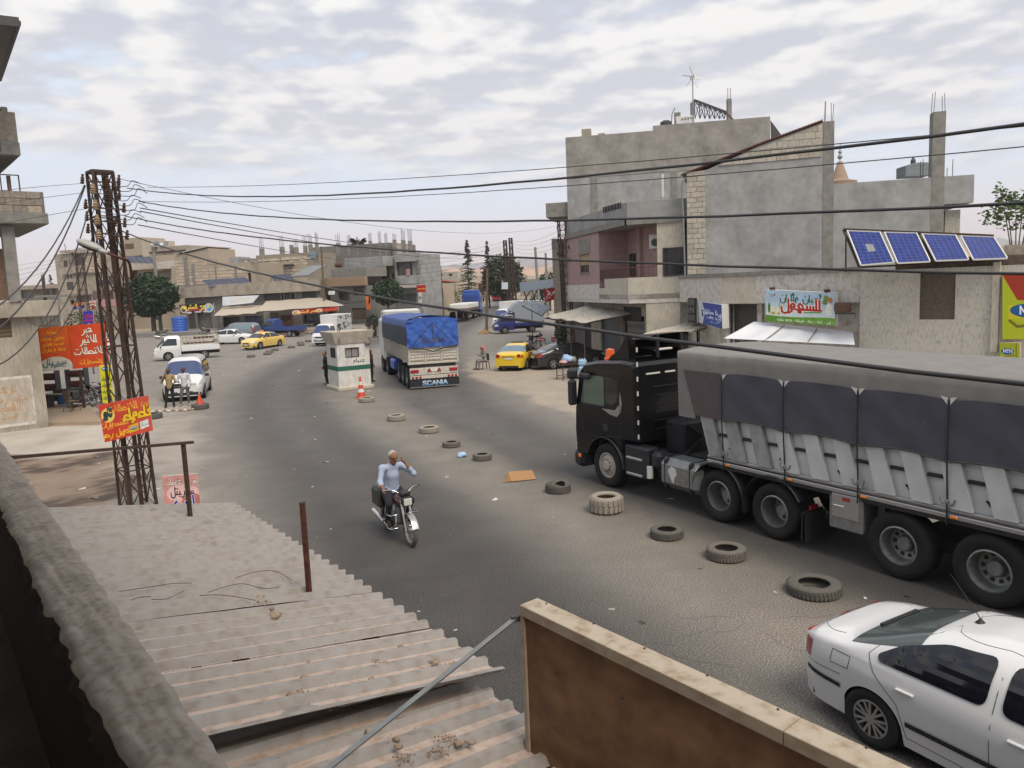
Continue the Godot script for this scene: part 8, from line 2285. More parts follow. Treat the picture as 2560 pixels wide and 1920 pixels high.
	k.quad(lo[0] * V(1.22,1,1.2) + V(0,0.58,0),lo[1] * V(1.22,1,1.2) + V(0,0.58,0),lo[2] * V(1.22,1,1.2) + V(0,0.58,0),lo[3] * V(1.22,1,1.2) + V(0,0.58,0)); k.quad(lo[3],lo[2],lo[1],lo[0])
	put("roof",k,mat("booth_roof",lin(0.50,0.45,0.37),0.9,{"tex": "blotch","scale": 0.4}),o)
	k = mb(); k.sph(V(0.75,2.28,0.92),V(0.16,0.14,0.12),8,0.6,3); put("mortar_lump",k,M.concrete,o)
	for q in [[-0.75,0.85],[0.78,0.85]]:
		k = mb(); for s in [0.0,0.09]: k.tube([V(q[0] + s,2.3,q[1] + 0.12),V(q[0] + s,3.25,q[1] + 0.14),V(q[0] + s + 0.04,3.27,q[1] + 0.14),V(q[0] + s + 0.05,2.95,q[1] + 0.14)],0.012,4)
		put("rebar",k,M.rust_steel,o)
	im = board(128,80,Color(0.82,0.81,0.785)); ink(im,"جنبلو",64,46,40,Color(0.08,0.08,0.08),0.14)
	k = mb(); k.quad(V(-0.1,1.2,0.853),V(0.62,1.2,0.853),V(0.62,1.56,0.853),V(-0.1,1.56,0.853)); put("graffiti",k,print_mat("print_booth",im,0.9),o)
	# awnings and hoarding on the right
	awning("grey corrugated awning over the shop below the pink house",[1363,793,1463,808,1590,781,1468,763],[45.5,41.5,43,48],M.tin_pale,16,[0.3,0.65,0.97])
	awning("grey corrugated awning behind the black cab",[1605,838,1712,836,1777,812,1749,797],[33.5,32.5,35,37],M.tin_pale,12,[0.05])
	awning("small sagging grey canvas awning near the lattice pylon",[1305,763,1355,788,1378,768,1322,752],[62,59,60,65],M.grey_canvas,6,[0.5])
	simple_sign("long pale grey blank hoarding on trusses behind the canvas truck",[1301,732,1404,715,1405,695,1299,706],64,board(32,16,Color(0.60,0.64,0.68)),0.2,58)
	k = mb(); for i in 5: k.bar(at(1310 + i * 20,728 - i * 3,63 - i) - Vector3.ZERO,at(1318 + i * 20,752,63 - i),0.1,0.1); k.bar(at(1310 + i * 20,752,63 - i),at(1326 + i * 18,727 - i * 3,62 - i),0.07,0.07)
	tag(put("truss",k,M.steel_dark),"dark steel truss under the pale grey hoarding","truss")
	im = board(60,70,Color(0.62,0.07,0.09)); ink(im,"مركز",36,30,22,Color(0.9,0.88,0.86),0.2); ink(im,"شام",18,52,16,Color(0.85,0.6,0.6),0.2)
	simple_sign("torn red and white banner under the pale grey hoarding",[1364,756,1386,748,1387,719,1358,725],57,im,0.02)
	simple_sign("white square board before the far double pylon",[1254,723,1270,723,1270,706,1254,706],100,board(16,16,Color(0.72,0.76,0.8)),0.1)
	# table with bags,water packs,chairs,baskets
	var tp := on_ground(1418,948)
	o = thing("table","small steel table loaded with bags beside the black saloon","table",tp,0.5)
	k = mb(); for x in [-0.42,0.42]: for z in [-0.28,0.28]: k.bar(V(x,0,z),V(x,0.78,z),0.035,0.035)
	for z in [-0.28,0.28]: k.bar(V(-0.42,0.2,z),V(0.42,0.2,z),0.03,0.03)
	put("leg",k,M.rust_steel,o); part(o,"top",M.rust_brown,[[V(0,0.79,0),V(0.95,0.03,0.62)]])
	for q in [["blue and white bag on the loaded table",V(0.1,1.0,-0.1),V(0.3,0.2,0.25),lin(0.3,0.42,0.65)],["pink bag on the loaded table",V(-0.25,0.88,0.1),V(0.22,0.1,0.18),lin(0.5,0.3,0.3)],["olive bag at the right end of the loaded table",V(0.42,0.95,0.0),V(0.14,0.17,0.16),lin(0.25,0.24,0.15)]]:
		k = mb(); k.sph(Vector3.ZERO,q[2],12,0.5,int(q[1].x * 50)); var b := put("bag",k,mat("bag%d" % int(q[1].x * 100),q[3],0.5)); b.position = o.transform * q[1]; tag(b,q[0],"bag","bags on the table")
	for i in 3:
		k = mb(); k.cham(V(0,0.17,0),V(0.42,0.32,0.28),0.07); for j in 3: k.cyl(V(-0.13 + 0.13 * j,0.33,0),V(-0.13 + 0.13 * j,0.38,0),0.03)
		var b := put("water_pack",k,mat("water_plastic",lin(0.28,0.45,0.62),0.15)); b.position = tp + V(0.75,0.34 * i,0.35); tag(b,"pale blue pack of water bottles, %s of the stack by the loaded table" % ["lowest","middle","topmost"][i],"water pack","stack of water packs")
	o = chair_at("red plastic chair in front of the restaurant wall",at(745,826,86.2),0.3,mat("red_plastic",lin(0.38,0.02,0.03),0.4))
	o.position.y = rise(-86) + 0.33
	o = thing("table","pale plastic table beside the red chair","table",o.position + V(1.2,0,0.1))
	k = mb(); k.bar(V(-0.45,0,-0.3),V(0.45,0.7,-0.3),0.04,0.04); k.bar(V(0.45,0,-0.3),V(-0.45,0.7,-0.3),0.04,0.04); put("leg",k,M.plate,o); part(o,"top",M.steel,[[V(0,0.72,0),V(1.1,0.04,0.7)]])
	for q in [[1352,852,"left"],[1384,845,"right"]]:
		var p := on_ground(q[0],882)
		o = thing("crate_stand","red and white basket on a thin stand behind the yellow taxi, %s one" % q[2],"stand",p)
		part(o,"basket",M.red_plastic,[[V(0,0.95,0),V(0.3,0.3,0.25),0.03]]); part(o,"frame",M.plate,[[V(0,0.95,0.13),V(0.36,0.04,0.02)],[V(-0.17,0.55,0.1),V(0.03,1.1,0.03)],[V(0.17,0.55,0.1),V(0.03,1.1,0.03)]])
	for i in 2: k = mb(); k.sph(V(0,0.42,0),V(0.3,0.45,0.28),10,0.5,i); var b := put("sack",k,M.straw); b.position = on_ground(1362 + i * 20,893); tag(b,"brown sack of bread behind the yellow taxi, %s one" % ["left","right"][i],"sack")
	# tyres that part the lanes
	var g := "old tyres laid along the road"
	var list := [["pale dusty tyre beside the traffic cone",-6.37,-33.28,0.34,0.2],["dusty tyre on the sand strip, second from the booth",-4.33,-28.11,0.33,0.22],["whitish tyre on the sand strip, third from the booth",-2.84,-25.42,0.335,0.2],["dark narrow tyre on the sand strip, fourth from the booth",-1.91,-22.91,0.27,0.17],["brownish tyre between the blue plastic bag and the cardboard",-0.91,-20.96,0.26,0.18],["dark dented tyre just after the cardboard",0.96,-17.31,0.29,0.2],["tall cleated tractor tyre with litter inside",1.86,-15.6,0.33,0.36],["grey tyre beside the lorry's drive wheels",2.76,-13.84,0.3,0.17],["brown-grey tyre beside the trailer toolbox",3.53,-12.64,0.33,0.2],["large worn tyre behind the white hatchback",4.4,-11.05,0.39,0.17],["black tyre holding a small red cone by the white van",-13.62,-33.25,0.36,0.24],["grey tyre behind the red sign of the pylon",-14.7,-31.1,0.36,0.22]]
	var nth := ["first","second","third","fourth","fifth","sixth","seventh","eighth","ninth","tenth","eleventh","twelfth"]
	for i in 12: list.append(["dark tyre in the row past the pale taxi, %s counting from the near end" % nth[i],lerpf(-20.6,-18.6,i / 11.0) + 0.5 * sin(i * 1.7),-61.0 - i * 2.0,0.32,0.2])
	for i in 5: list.append(["dark tyre in the short row behind the guard booth, %s from the booth" % nth[i],-13.4 + i * 0.55 - 0.2 * (i % 2),-77.0 - i * 3.4,0.33,0.2])
	var tm := [M.rubber_dusty,mat("rubber_grey",lin(0.11,0.105,0.095),0.9,{"tex": "dirt","scale": 2.0}),mat("rubber_pale",lin(0.30,0.275,0.235),0.95,{"tex": "dirt","scale": 2.0})]
	for i in list.size():
		var q = list[i]
		var t := thing("tyre",q[0],"tyre",V(q[1],rise(q[2]) + q[4] / 2 + 0.004,q[2]),i * 0.7,g)
		k = mb()
		var r: float = q[3]
		var w: float = q[4]
		k.lathe([W(r * 0.6,-w * 0.42),W(r * 0.85,-w / 2),W(r * 0.97,-w * 0.42),W(r,-w * 0.2),W(r,w * 0.2),W(r * 0.97,w * 0.42),W(r * 0.85,w / 2),W(r * 0.62,w * 0.44),W(r * 0.57,w * 0.4),W(r * 0.6,w * 0.3),W(r * 0.9,w * 0.2),W(r * 0.93,0),W(r * 0.9,-w * 0.3),W(r * 0.6,-w * 0.42)],28,true)
		if i == 5: for j in k.v.size(): var e := k.v[j]; var a := atan2(e.z,e.x); k.v[j].y += 0.05 * cos(a * 2 + 1) * (e.length() / r); k.v[j] *= 1.0 - 0.12 * exp(-pow((a - 1.2) / 0.4,2))
		var n := put("carcass",k,tm[2] if i in [0,1,2,6] else tm[0] if i in [3,4,8] or i > 11 else tm[1],t)
		k = mb()
		var nt := 20 if i == 6 else 40
		for j in (nt if i < 12 else 0):
			var a := TAU * j / nt
			k.xf = Transform3D(Basis(Vector3.UP,-a),Vector3.ZERO)
			for s in [-1,1]: k.box(V(r * 1.003,s * w * 0.2,0.01 * s),V(0.05 if i == 6 else 0.012,w * 0.32,r * (0.16 if i == 6 else 0.09)))
		if k.v.size(): put("tread",k,n.mesh.surface_get_material(0),t)
	for q in [["striped orange and white traffic cone before the guard booth",V(-6.83,0,-34.5),0.95,true],["small red cone standing in the black tyre",V(-13.62,0.05,-33.25),0.55,false]]:
		o = thing("traffic_cone",q[0],"cone",q[1])
		var h: float = q[2]
		var cm := mat("cone_orange",lin(0.55,0.06,0.02),0.55)
		part(o,"foot",cm,[[V(0,0.03,0),V(0.46,0.05,0.46) * (h / 0.95),0.015]])
		var c := func(f0,f1,m,nm): var e := mb(); e.lathe([W(0.17 * (1 - f0) + 0.025,h * f0 + 0.05),W(0.17 * (1 - f1) + 0.025,h * f1 + 0.05),W(0,h * f1 + 0.051)],18); put(nm,e,m,o)
		c.call(0.0,1.0,cm,"cone")
		if q[3]:
			for f in [0.25,0.6]: var e := mb(); e.lathe([W(0.17 * (1 - f) + 0.028,h * f + 0.05),W(0.17 * (0.84 - f) + 0.028,h * (f + 0.16) + 0.05)],18); put("white_band",e,M.plate,o)

func chair_at(label: String,p: Vector3,turn: float,m: Material) -> Node3D:
	var o := thing("chair",label,"chair",p,turn)
	part(o,"seat",m,[[V(0,0.45,0),V(0.44,0.04,0.44),0.015]]); part(o,"backrest",m,[[V(-0.21,0.72,0),V(0.04,0.42,0.42),0.015]])
	for x in [-0.19,0.19]: for z in [-0.19,0.19]: var k := mb(); k.bar(V(x,0.45,z),V(x * 1.25,0,z * 1.2),0.035,0.035); put("leg",k,m,o)
	return o

# --- trees: leaf-sized faces through the crown's volume
func leaf_cloud(k: MB,c: Vector3,r: Vector3,n: int,size: float,a: Color,b: Color,sd: int,hole := 0.0) -> void:
	var nz := FastNoiseLite.new(); nz.seed = sd; nz.frequency = 1.6 / r.x
	var rg := RandomNumberGenerator.new(); rg.seed = sd
	for i in n:
		var d := V(rg.randfn(),rg.randfn(),rg.randfn()).normalized()
		var p := d * r * (0.45 + 0.55 * pow(rg.randf(),0.4)) * (1.0 + 0.32 * nz.get_noise_3dv(d * r * 2.0))
		if nz.get_noise_3dv(p * 2.2 + V(9,0,0)) < hole - 0.35: continue
		var x := V(rg.randfn(),rg.randfn() * 0.4,rg.randfn()).normalized() * size
		var y := x.cross(V(rg.randfn(),rg.randfn(),rg.randfn())).normalized() * size * 0.55
		k.col = a.lerp(b,rg.randf())
		k.quad(c + p - x,c + p - y,c + p + x,c + p + y)

func tree(label: String,p: Vector3,h: float,r: Vector3,n: int,size: float,a: Color,b: Color,sd: int,called := "tree",cy := -1.0) -> Node3D:
	var o := thing(called,label,called.replace("_"," "),p)
	var k := mb()
	var c := V(0,(h - r.y) if cy < 0 else cy,0)
	if called != "bush":
		k.tube([Vector3.ZERO,V(0.05,c.y * 0.5,0.03),V(0,c.y * 0.8,0)],minf(h * 0.045,r.y * 0.13),8,minf(h * 0.03,r.y * 0.09))
		for i in 6: var d := V(cos(i * 1.1),0.5,sin(i * 1.1)) * r * 0.7; k.tube([V(0,c.y * 0.6,0),c + d * 0.5 - V(0,r.y * 0.2,0),c + d],minf(h * 0.018,r.y * 0.04),5,0.01)
		put("trunk",k,M.bark,o)
	k = mb(); leaf_cloud(k,c,r,n,size,a,b,sd,0.05); put("crown",k,M.leaf,o)
	return o

func conifer(label: String,p: Vector3,h: float,r: float,sd: int) -> void:
	var o := thing("conifer",label,"conifer tree",p)
	var k := mb(); k.tube([Vector3.ZERO,V(0,h * 0.97,0)],0.18,6,0.03); put("trunk",k,M.bark,o)
	k = mb()
	var rg := RandomNumberGenerator.new(); rg.seed = sd
	for i in int(h * 14):
		var f := pow(rg.randf(),0.8)
		var l := r * (1.05 - f) * rg.randf_range(0.55,1.1)
		var d := V(cos(rg.randf() * TAU),0,sin(rg.randf() * TAU)).normalized()
		var b := V(0,h * (0.12 + 0.88 * f),0)
		for j in 9:
			var q := b + d * l * (j + 1) / 9.0 + V(0,-0.12 * l * j / 9.0 + 0.1 * rg.randf(),0)
			k.col = Color(0.028,0.04,0.022).lerp(Color(0.06,0.07,0.04),rg.randf())
			var x := V(rg.randfn(),rg.randfn() * 0.6,rg.randfn()).normalized() * 0.2
			k.quad(q - x,q - x.cross(d).normalized() * 0.09,q + x,q + x.cross(d).normalized() * 0.09)
	put("crown",k,M.leaf,o)

func trees() -> void:
	var da := Color(0.014,0.036,0.014)
	var db := Color(0.036,0.075,0.028)
	var g := func(x: float,d: float) -> Vector3: var p := gp(x,d); p.y = rise(-d); return p
	tree("round dark green street tree behind the leaning pylon",g.call(378,97),7.4,V(3.3,2.6,3.0),5200,0.26,da,db,3)
	tree("round dark green tree behind the white cab of the tarped lorry",g.call(968,90),5.6,V(1.75,1.45,1.7),2600,0.17,da,db,5)
	conifer("tall slim conifer beyond the blue flatbed",g.call(1172,124),11.0,2.6,7); conifer("second conifer with its tip above the dark tree",g.call(1222,130),11.2,1.9,8); conifer("small conifer far off at the left behind the drooping cables",g.call(133,190),9.6,2.6,9)
	tree("broad dark grey-green tree behind the red lorry",g.call(1258,128),8.6,V(3.4,3.6,3.2),5200,0.26,Color(0.022,0.034,0.018),Color(0.05,0.065,0.035),11)
	tree("dark tree behind the concrete poles",g.call(1372,112),5.6,V(1.9,2.0,1.8),1500,0.22,Color(0.03,0.045,0.02),Color(0.07,0.09,0.04),12)
	for q in [["low light green palm-like bush behind the hoarding",1340,104,2.6,1.6,0.035,0.09],["dark bush left of the blue road sign",192,96,3.2,1.6,0.02,0.05],["dark bush right of the blue road sign",243,97,3.0,1.3,0.02,0.05],["dusty green shrub on the verge by the orange hanging sign",927,84,1.9,0.75,0.035,0.075],["bright green shrub beside the dusty one",966,92,1.2,0.5,0.04,0.12],["dull green bushes before the sandy far house",1092,150,3.0,2.6,0.03,0.06],["grey-green bush beside the blue flatbed",1128,118,3.4,1.6,0.03,0.06]]:
		tree(q[0],g.call(q[1],q[2]),q[3],V(q[4],q[3] * 0.48,q[4]),700,0.14,Color(q[5] * 0.7,q[5],q[5] * 0.4),Color(q[6] * 0.7,q[6],q[6] * 0.4),int(q[1]),"bush")
	var o := tree("leafy treetop behind the low roof at the right edge",gp(2540,34),8.6,V(1.5,0.75,1.2),420,0.12,Color(0.05,0.085,0.025),Color(0.10,0.15,0.05),21,"tree",7.0)
	var k := mb(); for i in 12: leaf_cloud(k,V(rng.randf_range(-1.4,1.2),7.2 + rng.randf_range(-0.4,0.75),rng.randf_range(-0.6,0.6)),V(0.22,0.4,0.22),40,0.1,Color(0.05,0.085,0.025),Color(0.11,0.16,0.05),i)
	put("crown",k,M.leaf,o)
	o = thing("palm_tree","small dark palm top behind the weathered storey's roof","palm tree",at(894,612,122))
	k = mb(); for i in 22: var a := i * 2.4; var d := V(cos(a),0.55 + 0.4 * sin(i),sin(a)); k.col = Color(0.03,0.04,0.02); k.quad(Vector3.ZERO,d * 0.9 + V(0.12,0.1,0),d * 1.6 - V(0,0.5,0),d * 0.9 - V(0.12,0.05,0))
	put("frond",k,M.leaf,o); k = mb(); k.tube([V(0,-6,0),Vector3.ZERO],0.2); put("trunk",k,M.bark,o)
	o = thing("climbing_plant","dark ivy hanging under the corrugated awning of the pink house","ivy",at(1402,830,44.5))
	k = mb(); leaf_cloud(k,Vector3.ZERO,V(0.35,0.75,0.35),500,0.09,Color(0.02,0.04,0.015),Color(0.06,0.09,0.03),31); put("foliage",k,M.leaf,o)

# --- people: tapered limbs joined by a smooth minimum and meshed as surface nets; bones are [from,radius,to,radius,colour]
func flesh(m: MB,bones: Array,cell: float,k: float) -> void:
	var lo := Vector3.INF
	var hi := -Vector3.INF
	for b in bones: for i in [0,2]: lo = lo.min(b[i] - Vector3.ONE * (b[i + 1] + 3 * cell)); hi = hi.max(b[i] + Vector3.ONE * (b[i + 1] + 3 * cell))
	var n := Vector3i(((hi - lo) / cell).ceil()) + Vector3i.ONE
	var f := PackedFloat32Array(); f.resize(n.x * n.y * n.z); f.fill(9.0)
	var near := f.duplicate()
	var who := PackedInt32Array(); who.resize(f.size())
	var sx := 1
	var sy := n.x
	var sz := n.x * n.y
	for q in bones.size():
		var b = bones[q]
		var a: Vector3 = b[0]
		var ba: Vector3 = b[2] - a
		var ll := maxf(ba.length_squared(),1e-9)
		var pad := Vector3.ONE * (maxf(b[1],b[3]) + k + 2 * cell)
		var c0 := Vector3i(((a.min(b[2]) - pad - lo) / cell).floor()).clamp(Vector3i.ZERO,n - Vector3i.ONE)
		var c1 := Vector3i(((a.max(b[2]) + pad - lo) / cell).ceil()).clamp(Vector3i.ZERO,n - Vector3i.ONE)
		for z in range(c0.z,c1.z + 1): for y in range(c0.y,c1.y + 1): for x in range(c0.x,c1.x + 1):
			var p := lo + V(x,y,z) * cell - a
			var h := clampf(p.dot(ba) / ll,0,1)
			var d: float = (p - ba * h).length() - lerpf(b[1],b[3],h)
			var i := x + y * sy + z * sz
			if d < near[i]: near[i] = d; who[i] = q
			var e := maxf(k - absf(f[i] - d),0.0) / k
			f[i] = minf(f[i],d) - e * e * k * 0.25
	var vid := {}
	var vp := PackedVector3Array()
	var vn := PackedVector3Array()
	var vc := PackedColorArray()
	for z in range(1,n.z - 2): for y in range(1,n.y - 2): for x in range(1,n.x - 2):
		var i := x + y * sy + z * sz
		if f[i] > cell * 2.0 or f[i] < -cell * 2.0: continue
		var s := Vector3.ZERO
		var c := 0
		for e in [[0,sx],[0,sy],[0,sz],[sx,sy],[sx,sz],[sy,sx],[sy,sz],[sz,sx],[sz,sy],[sx + sy,sz],[sx + sz,sy],[sy + sz,sx]]:
			var a := f[i + e[0]]
			var b := f[i + e[0] + e[1]]
			if (a < 0) != (b < 0):
				var o: int = e[0]
				var p := V(1 if o == sx or o == sx + sy or o == sx + sz else 0,1 if o == sy or o == sx + sy or o == sy + sz else 0,1 if o == sz or o == sx + sz or o == sy + sz else 0)
				p[0 if e[1] == sx else 1 if e[1] == sy else 2] += a / (a - b)
				s += p; c += 1
		if c == 0: continue
		vid[i] = vp.size()
		vp.append(lo + (V(x,y,z) + s / c) * cell)
		vn.append(V(f[i + sx] - f[i - sx] + f[i + 2 * sx] - f[i],f[i + sy] - f[i - sy] + f[i + 2 * sy] - f[i],f[i + sz] - f[i - sz] + f[i + 2 * sz] - f[i]).normalized())
		vc.append(bones[who[i]][4])
	for i in vid:
		for ax in [[sx,sy,sz],[sy,sz,sx],[sz,sx,sy]]:
			if (f[i] < 0) == (f[i + ax[0]] < 0): continue
			var q := [i,i - ax[1],i - ax[1] - ax[2],i - ax[2]]
			if not q.all(func(j): return vid.has(j)): continue
			var t := q.map(func(j): return vid[j])
			if f[i] < 0: t.reverse()
			for w in [t[0],t[1],t[2],t[0],t[2],t[3]]:
				m.v.append(vp[w]); m.n.append(vn[w]); m.u.append(Vector2.ZERO); m.c.append(vc[w])

func person(label: String,pos: Vector3,turn: float,pose: Dictionary,top: Color,legs: Color,skin: Color,hair: Color,cell := 0.028) -> Node3D:
	var o := thing("person",label,"person",pos,turn)
	var J := {"pel": V(0,0.93,0),"che": V(0,1.27,0),"nek": V(0.01,1.48,0),"hed": V(0.03,1.6,0),"look": V(1,0,0)}
	for s in [["l",-1.0],["r",1.0]]:
		var z: float = s[1]
		J.merge({s[0] + "sh": V(0,1.4,0.18 * z),s[0] + "el": V(-0.03,1.12,0.24 * z),s[0] + "wr": V(0.06,0.87,0.24 * z),s[0] + "hi": V(0,0.9,0.09 * z),s[0] + "kn": V(0.03,0.48,0.1 * z),s[0] + "an": V(-0.02,0.08,0.11 * z),s[0] + "toe": V(0.15,0.035,0.13 * z)})
	J.merge(pose,true)
	var shoe: Color = pose.get("shoe",Color(0.03,0.028,0.026))
	var b := [[J.pel,0.135,J.che,0.14,top],[J.che,0.135,(J.lsh + J.rsh) / 2,0.1,top],[J.lsh,0.065,J.rsh,0.065,top],[J.lhi,0.1,J.rhi,0.1,legs],[J.nek - V(0,0.08,0),0.055,J.nek,0.052,skin]]
	var m := mb()
	var k := mb()
	for s in ["l","r"]:
		var bare: float = pose.get("bare",0.0)
		var cuff: Vector3 = J[s + "wr"].lerp(J[s + "el"],bare)
		b += [[J[s + "sh"],0.066,J[s + "el"],0.05,top],[J[s + "el"],0.052,cuff,0.045,top],[cuff,0.04,J[s + "wr"],0.028,skin],[J[s + "hi"],0.098,J[s + "kn"],0.064,legs],[J[s + "kn"],0.064,J[s + "an"],0.048,legs],[J[s + "an"],0.042,J[s + "toe"],0.034,shoe],[J[s + "an"],0.04,J[s + "an"] - (J[s + "toe"] - J[s + "an"]) * V(0.3,0,0.3) - V(0,0.04,0),0.036,shoe]]
		var w: Vector3 = J[s + "wr"]
		var d: Vector3 = pose.get(s + "hand",(w - J[s + "el"]).normalized())
		var pz: Vector3 = pose.get(s + "across",V(1,0,0))
		pz = (pz - d * d.dot(pz)).normalized()
		var curl := d.cross(pz) * (1.0 if s == "l" else -1.0)
		var hand := [[w,0.026,w + d * 0.07,0.03,skin],[w + d * 0.03 + pz * 0.02,0.022,w + d * 0.08 + pz * 0.025,0.014,skin]]
		for i in 4:
			var r: Vector3 = w + d * 0.08 + pz * (0.027 - 0.018 * i)
			var l: float = [0.038,0.043,0.04,0.031][i]
			var e := r + (d + curl * 0.4).normalized() * l
			hand += [[r,0.0095,e,0.009,skin],[e,0.009,e + (d * 0.2 + curl).normalized() * l * 0.9,0.0075,skin]]
		var th := w + d * 0.05 + pz * 0.045 + curl * 0.012
		hand += [[w + d * 0.025 + pz * 0.022,0.013,th,0.011,skin],[th,0.0105,th + (d + curl * 0.7).normalized() * 0.03,0.008,skin]]
		flesh(m,hand,0.006,0.008)
	flesh(m,b,cell,0.045)
	var c: Vector3 = J.hed
	var fx: Vector3 = J.look.normalized()
	var up: Vector3 = (J.hed - J.nek).normalized()
	up = (up - fx * up.dot(fx)).normalized()
	var rz := fx.cross(up)
	var P3 := func(x: float,y: float,z: float) -> Vector3: return c + fx * x + up * y + rz * z
	flesh(m,[[P3.call(-0.02,0.05,0),0.088,P3.call(0.01,0.05,0),0.084,skin],[P3.call(0.02,-0.03,0),0.066,P3.call(0.05,-0.075,0),0.038,skin],[J.nek,0.052,c,0.05,skin],[P3.call(0.09,0.035,0),0.011,P3.call(0.108,-0.005,0),0.015,skin],[P3.call(0.0,0.03,0.082),0.014,P3.call(-0.005,0.0,0.08),0.012,skin],[P3.call(0,0.03,-0.082),0.014,P3.call(-0.005,0,-0.08),0.012,skin],[P3.call(0.082,-0.045,-0.018),0.009,P3.call(0.082,-0.045,0.018),0.009,skin * Color(0.8,0.55,0.5)],[P3.call(0.078,0.055,-0.04),0.01,P3.call(0.078,0.055,0.04),0.01,hair.lerp(skin,0.4)]],0.012,0.02)
	put("body",m,M.vc_cloth,o)
	if hair.a > 0.5:
		k.xf = Transform3D(Basis(fx,up,rz),P3.call(-0.034,0.052,0)); k.col = hair; k.sph(Vector3.ZERO,V(0.098,0.092,0.093),14,0.12,4); put("hair",k,M.vc,o)
	k = mb(); for z in [-0.032,0.032]: k.sph(P3.call(0.084,0.032,z),Vector3.ONE * 0.011,6)
	put("eyes",k,M.black_trim,o)
	return o

func motorcycle(label: String,pos: Vector3,turn: float) -> Node3D:
	var o := thing("motorcycle",label,"motorcycle",pos,turn,"motorcycles")
	for x in [-0.62,0.62]:
		var k := mb(); k.xf = Transform3D(Basis(Vector3.RIGHT,PI / 2),Vector3.ZERO)
		k.lathe([W(0.235,-0.03),W(0.28,-0.045),W(0.305,-0.02),W(0.305,0.02),W(0.28,0.045),W(0.235,0.03)],28,true)
		var w := put("wheel",k,M.rubber_grey,o); w.position = V(x,0.305,0)
		k = mb(); k.xf = Transform3D(Basis(Vector3.RIGHT,PI / 2),Vector3.ZERO); k.lathe([W(0.225,-0.02),W(0.24,-0.03),W(0.24,0.03),W(0.225,0.02),W(0.225,-0.02)],24); k.lathe([W(0,-0.05),W(0.06,-0.05),W(0.06,0.05),W(0,0.05)],12)
		for i in 18: k.tube([V(cos(i * TAU / 18),0.04 * (i % 2 * 2 - 1),sin(i * TAU / 18)) * V(0.05,1,0.05),V(cos(i * TAU / 18 + 0.3),0,sin(i * TAU / 18 + 0.3)) * 0.228],0.003,3)
		put("rim",k,M.alloy,w)
		k = mb(); var rows := []
		for z in [-0.06,-0.035,0.035,0.06]: rows.append(PackedVector3Array(range(9).map(func(i): return V(x + 0.335 * cos(0.35 + i * 0.26),0.305 + 0.335 * sin(0.35 + i * 0.26) - absf(z) * 0.3,z))))
		k.grid(rows); put("mudguard",k,M.alloy,o)
	var k := mb()
	for z in [-0.075,0.075]: k.cyl(V(0.62,0.305,z),V(0.42,0.85,z),0.024,0.028,8)
	put("fork",k,M.chrome,o)
	k = mb(); k.tube(smooth_line([V(0.22,1.03,-0.36),V(0.33,1.04,-0.2),V(0.4,0.94,0),V(0.33,1.04,0.2),V(0.22,1.03,0.36)],4),0.013,6); put("handlebar",k,M.chrome,o)
	for z in [-0.3,0.3]: k = mb(); k.cyl(V(0.235,1.03,z * 0.93),V(0.2,1.03,z * 1.3),0.02); put("grip",k,M.rubber,o)
	k = mb(); k.sph(V(0.16,0.78,0),V(0.24,0.12,0.13),14); put("fuel_tank",k,mat("maroon",lin(0.06,0.012,0.014),0.3,{"coat": 0.7}) if not M.has("maroon") else M.maroon,o)
	part(o,"seat",M.rubber,[[V(-0.33,0.77,0),V(0.68,0.1,0.25),0.045]])
	part(o,"engine",M.steel,[[V(0.05,0.42,0),V(0.34,0.24,0.24),0.06],[V(0.14,0.58,0),V(0.16,0.2,0.18),0.03]])
	k = mb(); k.bar(V(0.4,0.82,0),V(0.2,0.32,0),0.04,0.05); k.bar(V(0.38,0.72,0),V(-0.6,0.62,0),0.05,0.05); for z in [-0.1,0.1]: k.bar(V(-0.62,0.305,z),V(0.1,0.32,z),0.03,0.05); k.bar(V(-0.6,0.32,z),V(-0.45,0.68,z),0.035,0.035)
	put("frame",k,M.steel_dark,o)
	k = mb(); k.tube([V(0.2,0.5,0.1),V(0.25,0.25,0.14),V(-0.1,0.22,0.17),V(-0.35,0.26,0.18)],0.02,6); k.cyl(V(-0.35,0.26,0.18),V(-0.92,0.36,0.2),0.038,0.05); put("exhaust",k,M.chrome,o)
	k = mb(); for y in [0.3,0.56]: k.tube([V(0.33,y,-0.1),V(0.36,y,-0.26),V(0.2,y - 0.02,-0.28),V(-0.1,y - 0.03,-0.2)],0.014,5); k.tube([V(0.33,y,0.1),V(0.36,y,0.26),V(0.2,y - 0.02,0.28),V(-0.1,y - 0.03,0.2)],0.014,5)
	put("crash_bar",k,M.chrome,o)
	part(o,"headlight",M.black_trim,[[V(0.5,0.84,0),V(0.16,0.17,0.2),0.04],[V(0.42,0.97,0),V(0.14,0.12,0.22),0.04]]); part(o,"lens",M.clear_lamp,[[V(0.585,0.84,0),V(0.02,0.13,0.16),0.02]])
	part(o,"saddle_bag",mat("bag_grey",lin(0.05,0.052,0.05),0.7),[[V(-0.6,0.72,0.19),V(0.42,0.4,0.13),0.05],[V(-0.62,0.86,0),V(0.36,0.08,0.4),0.03]])
	return o

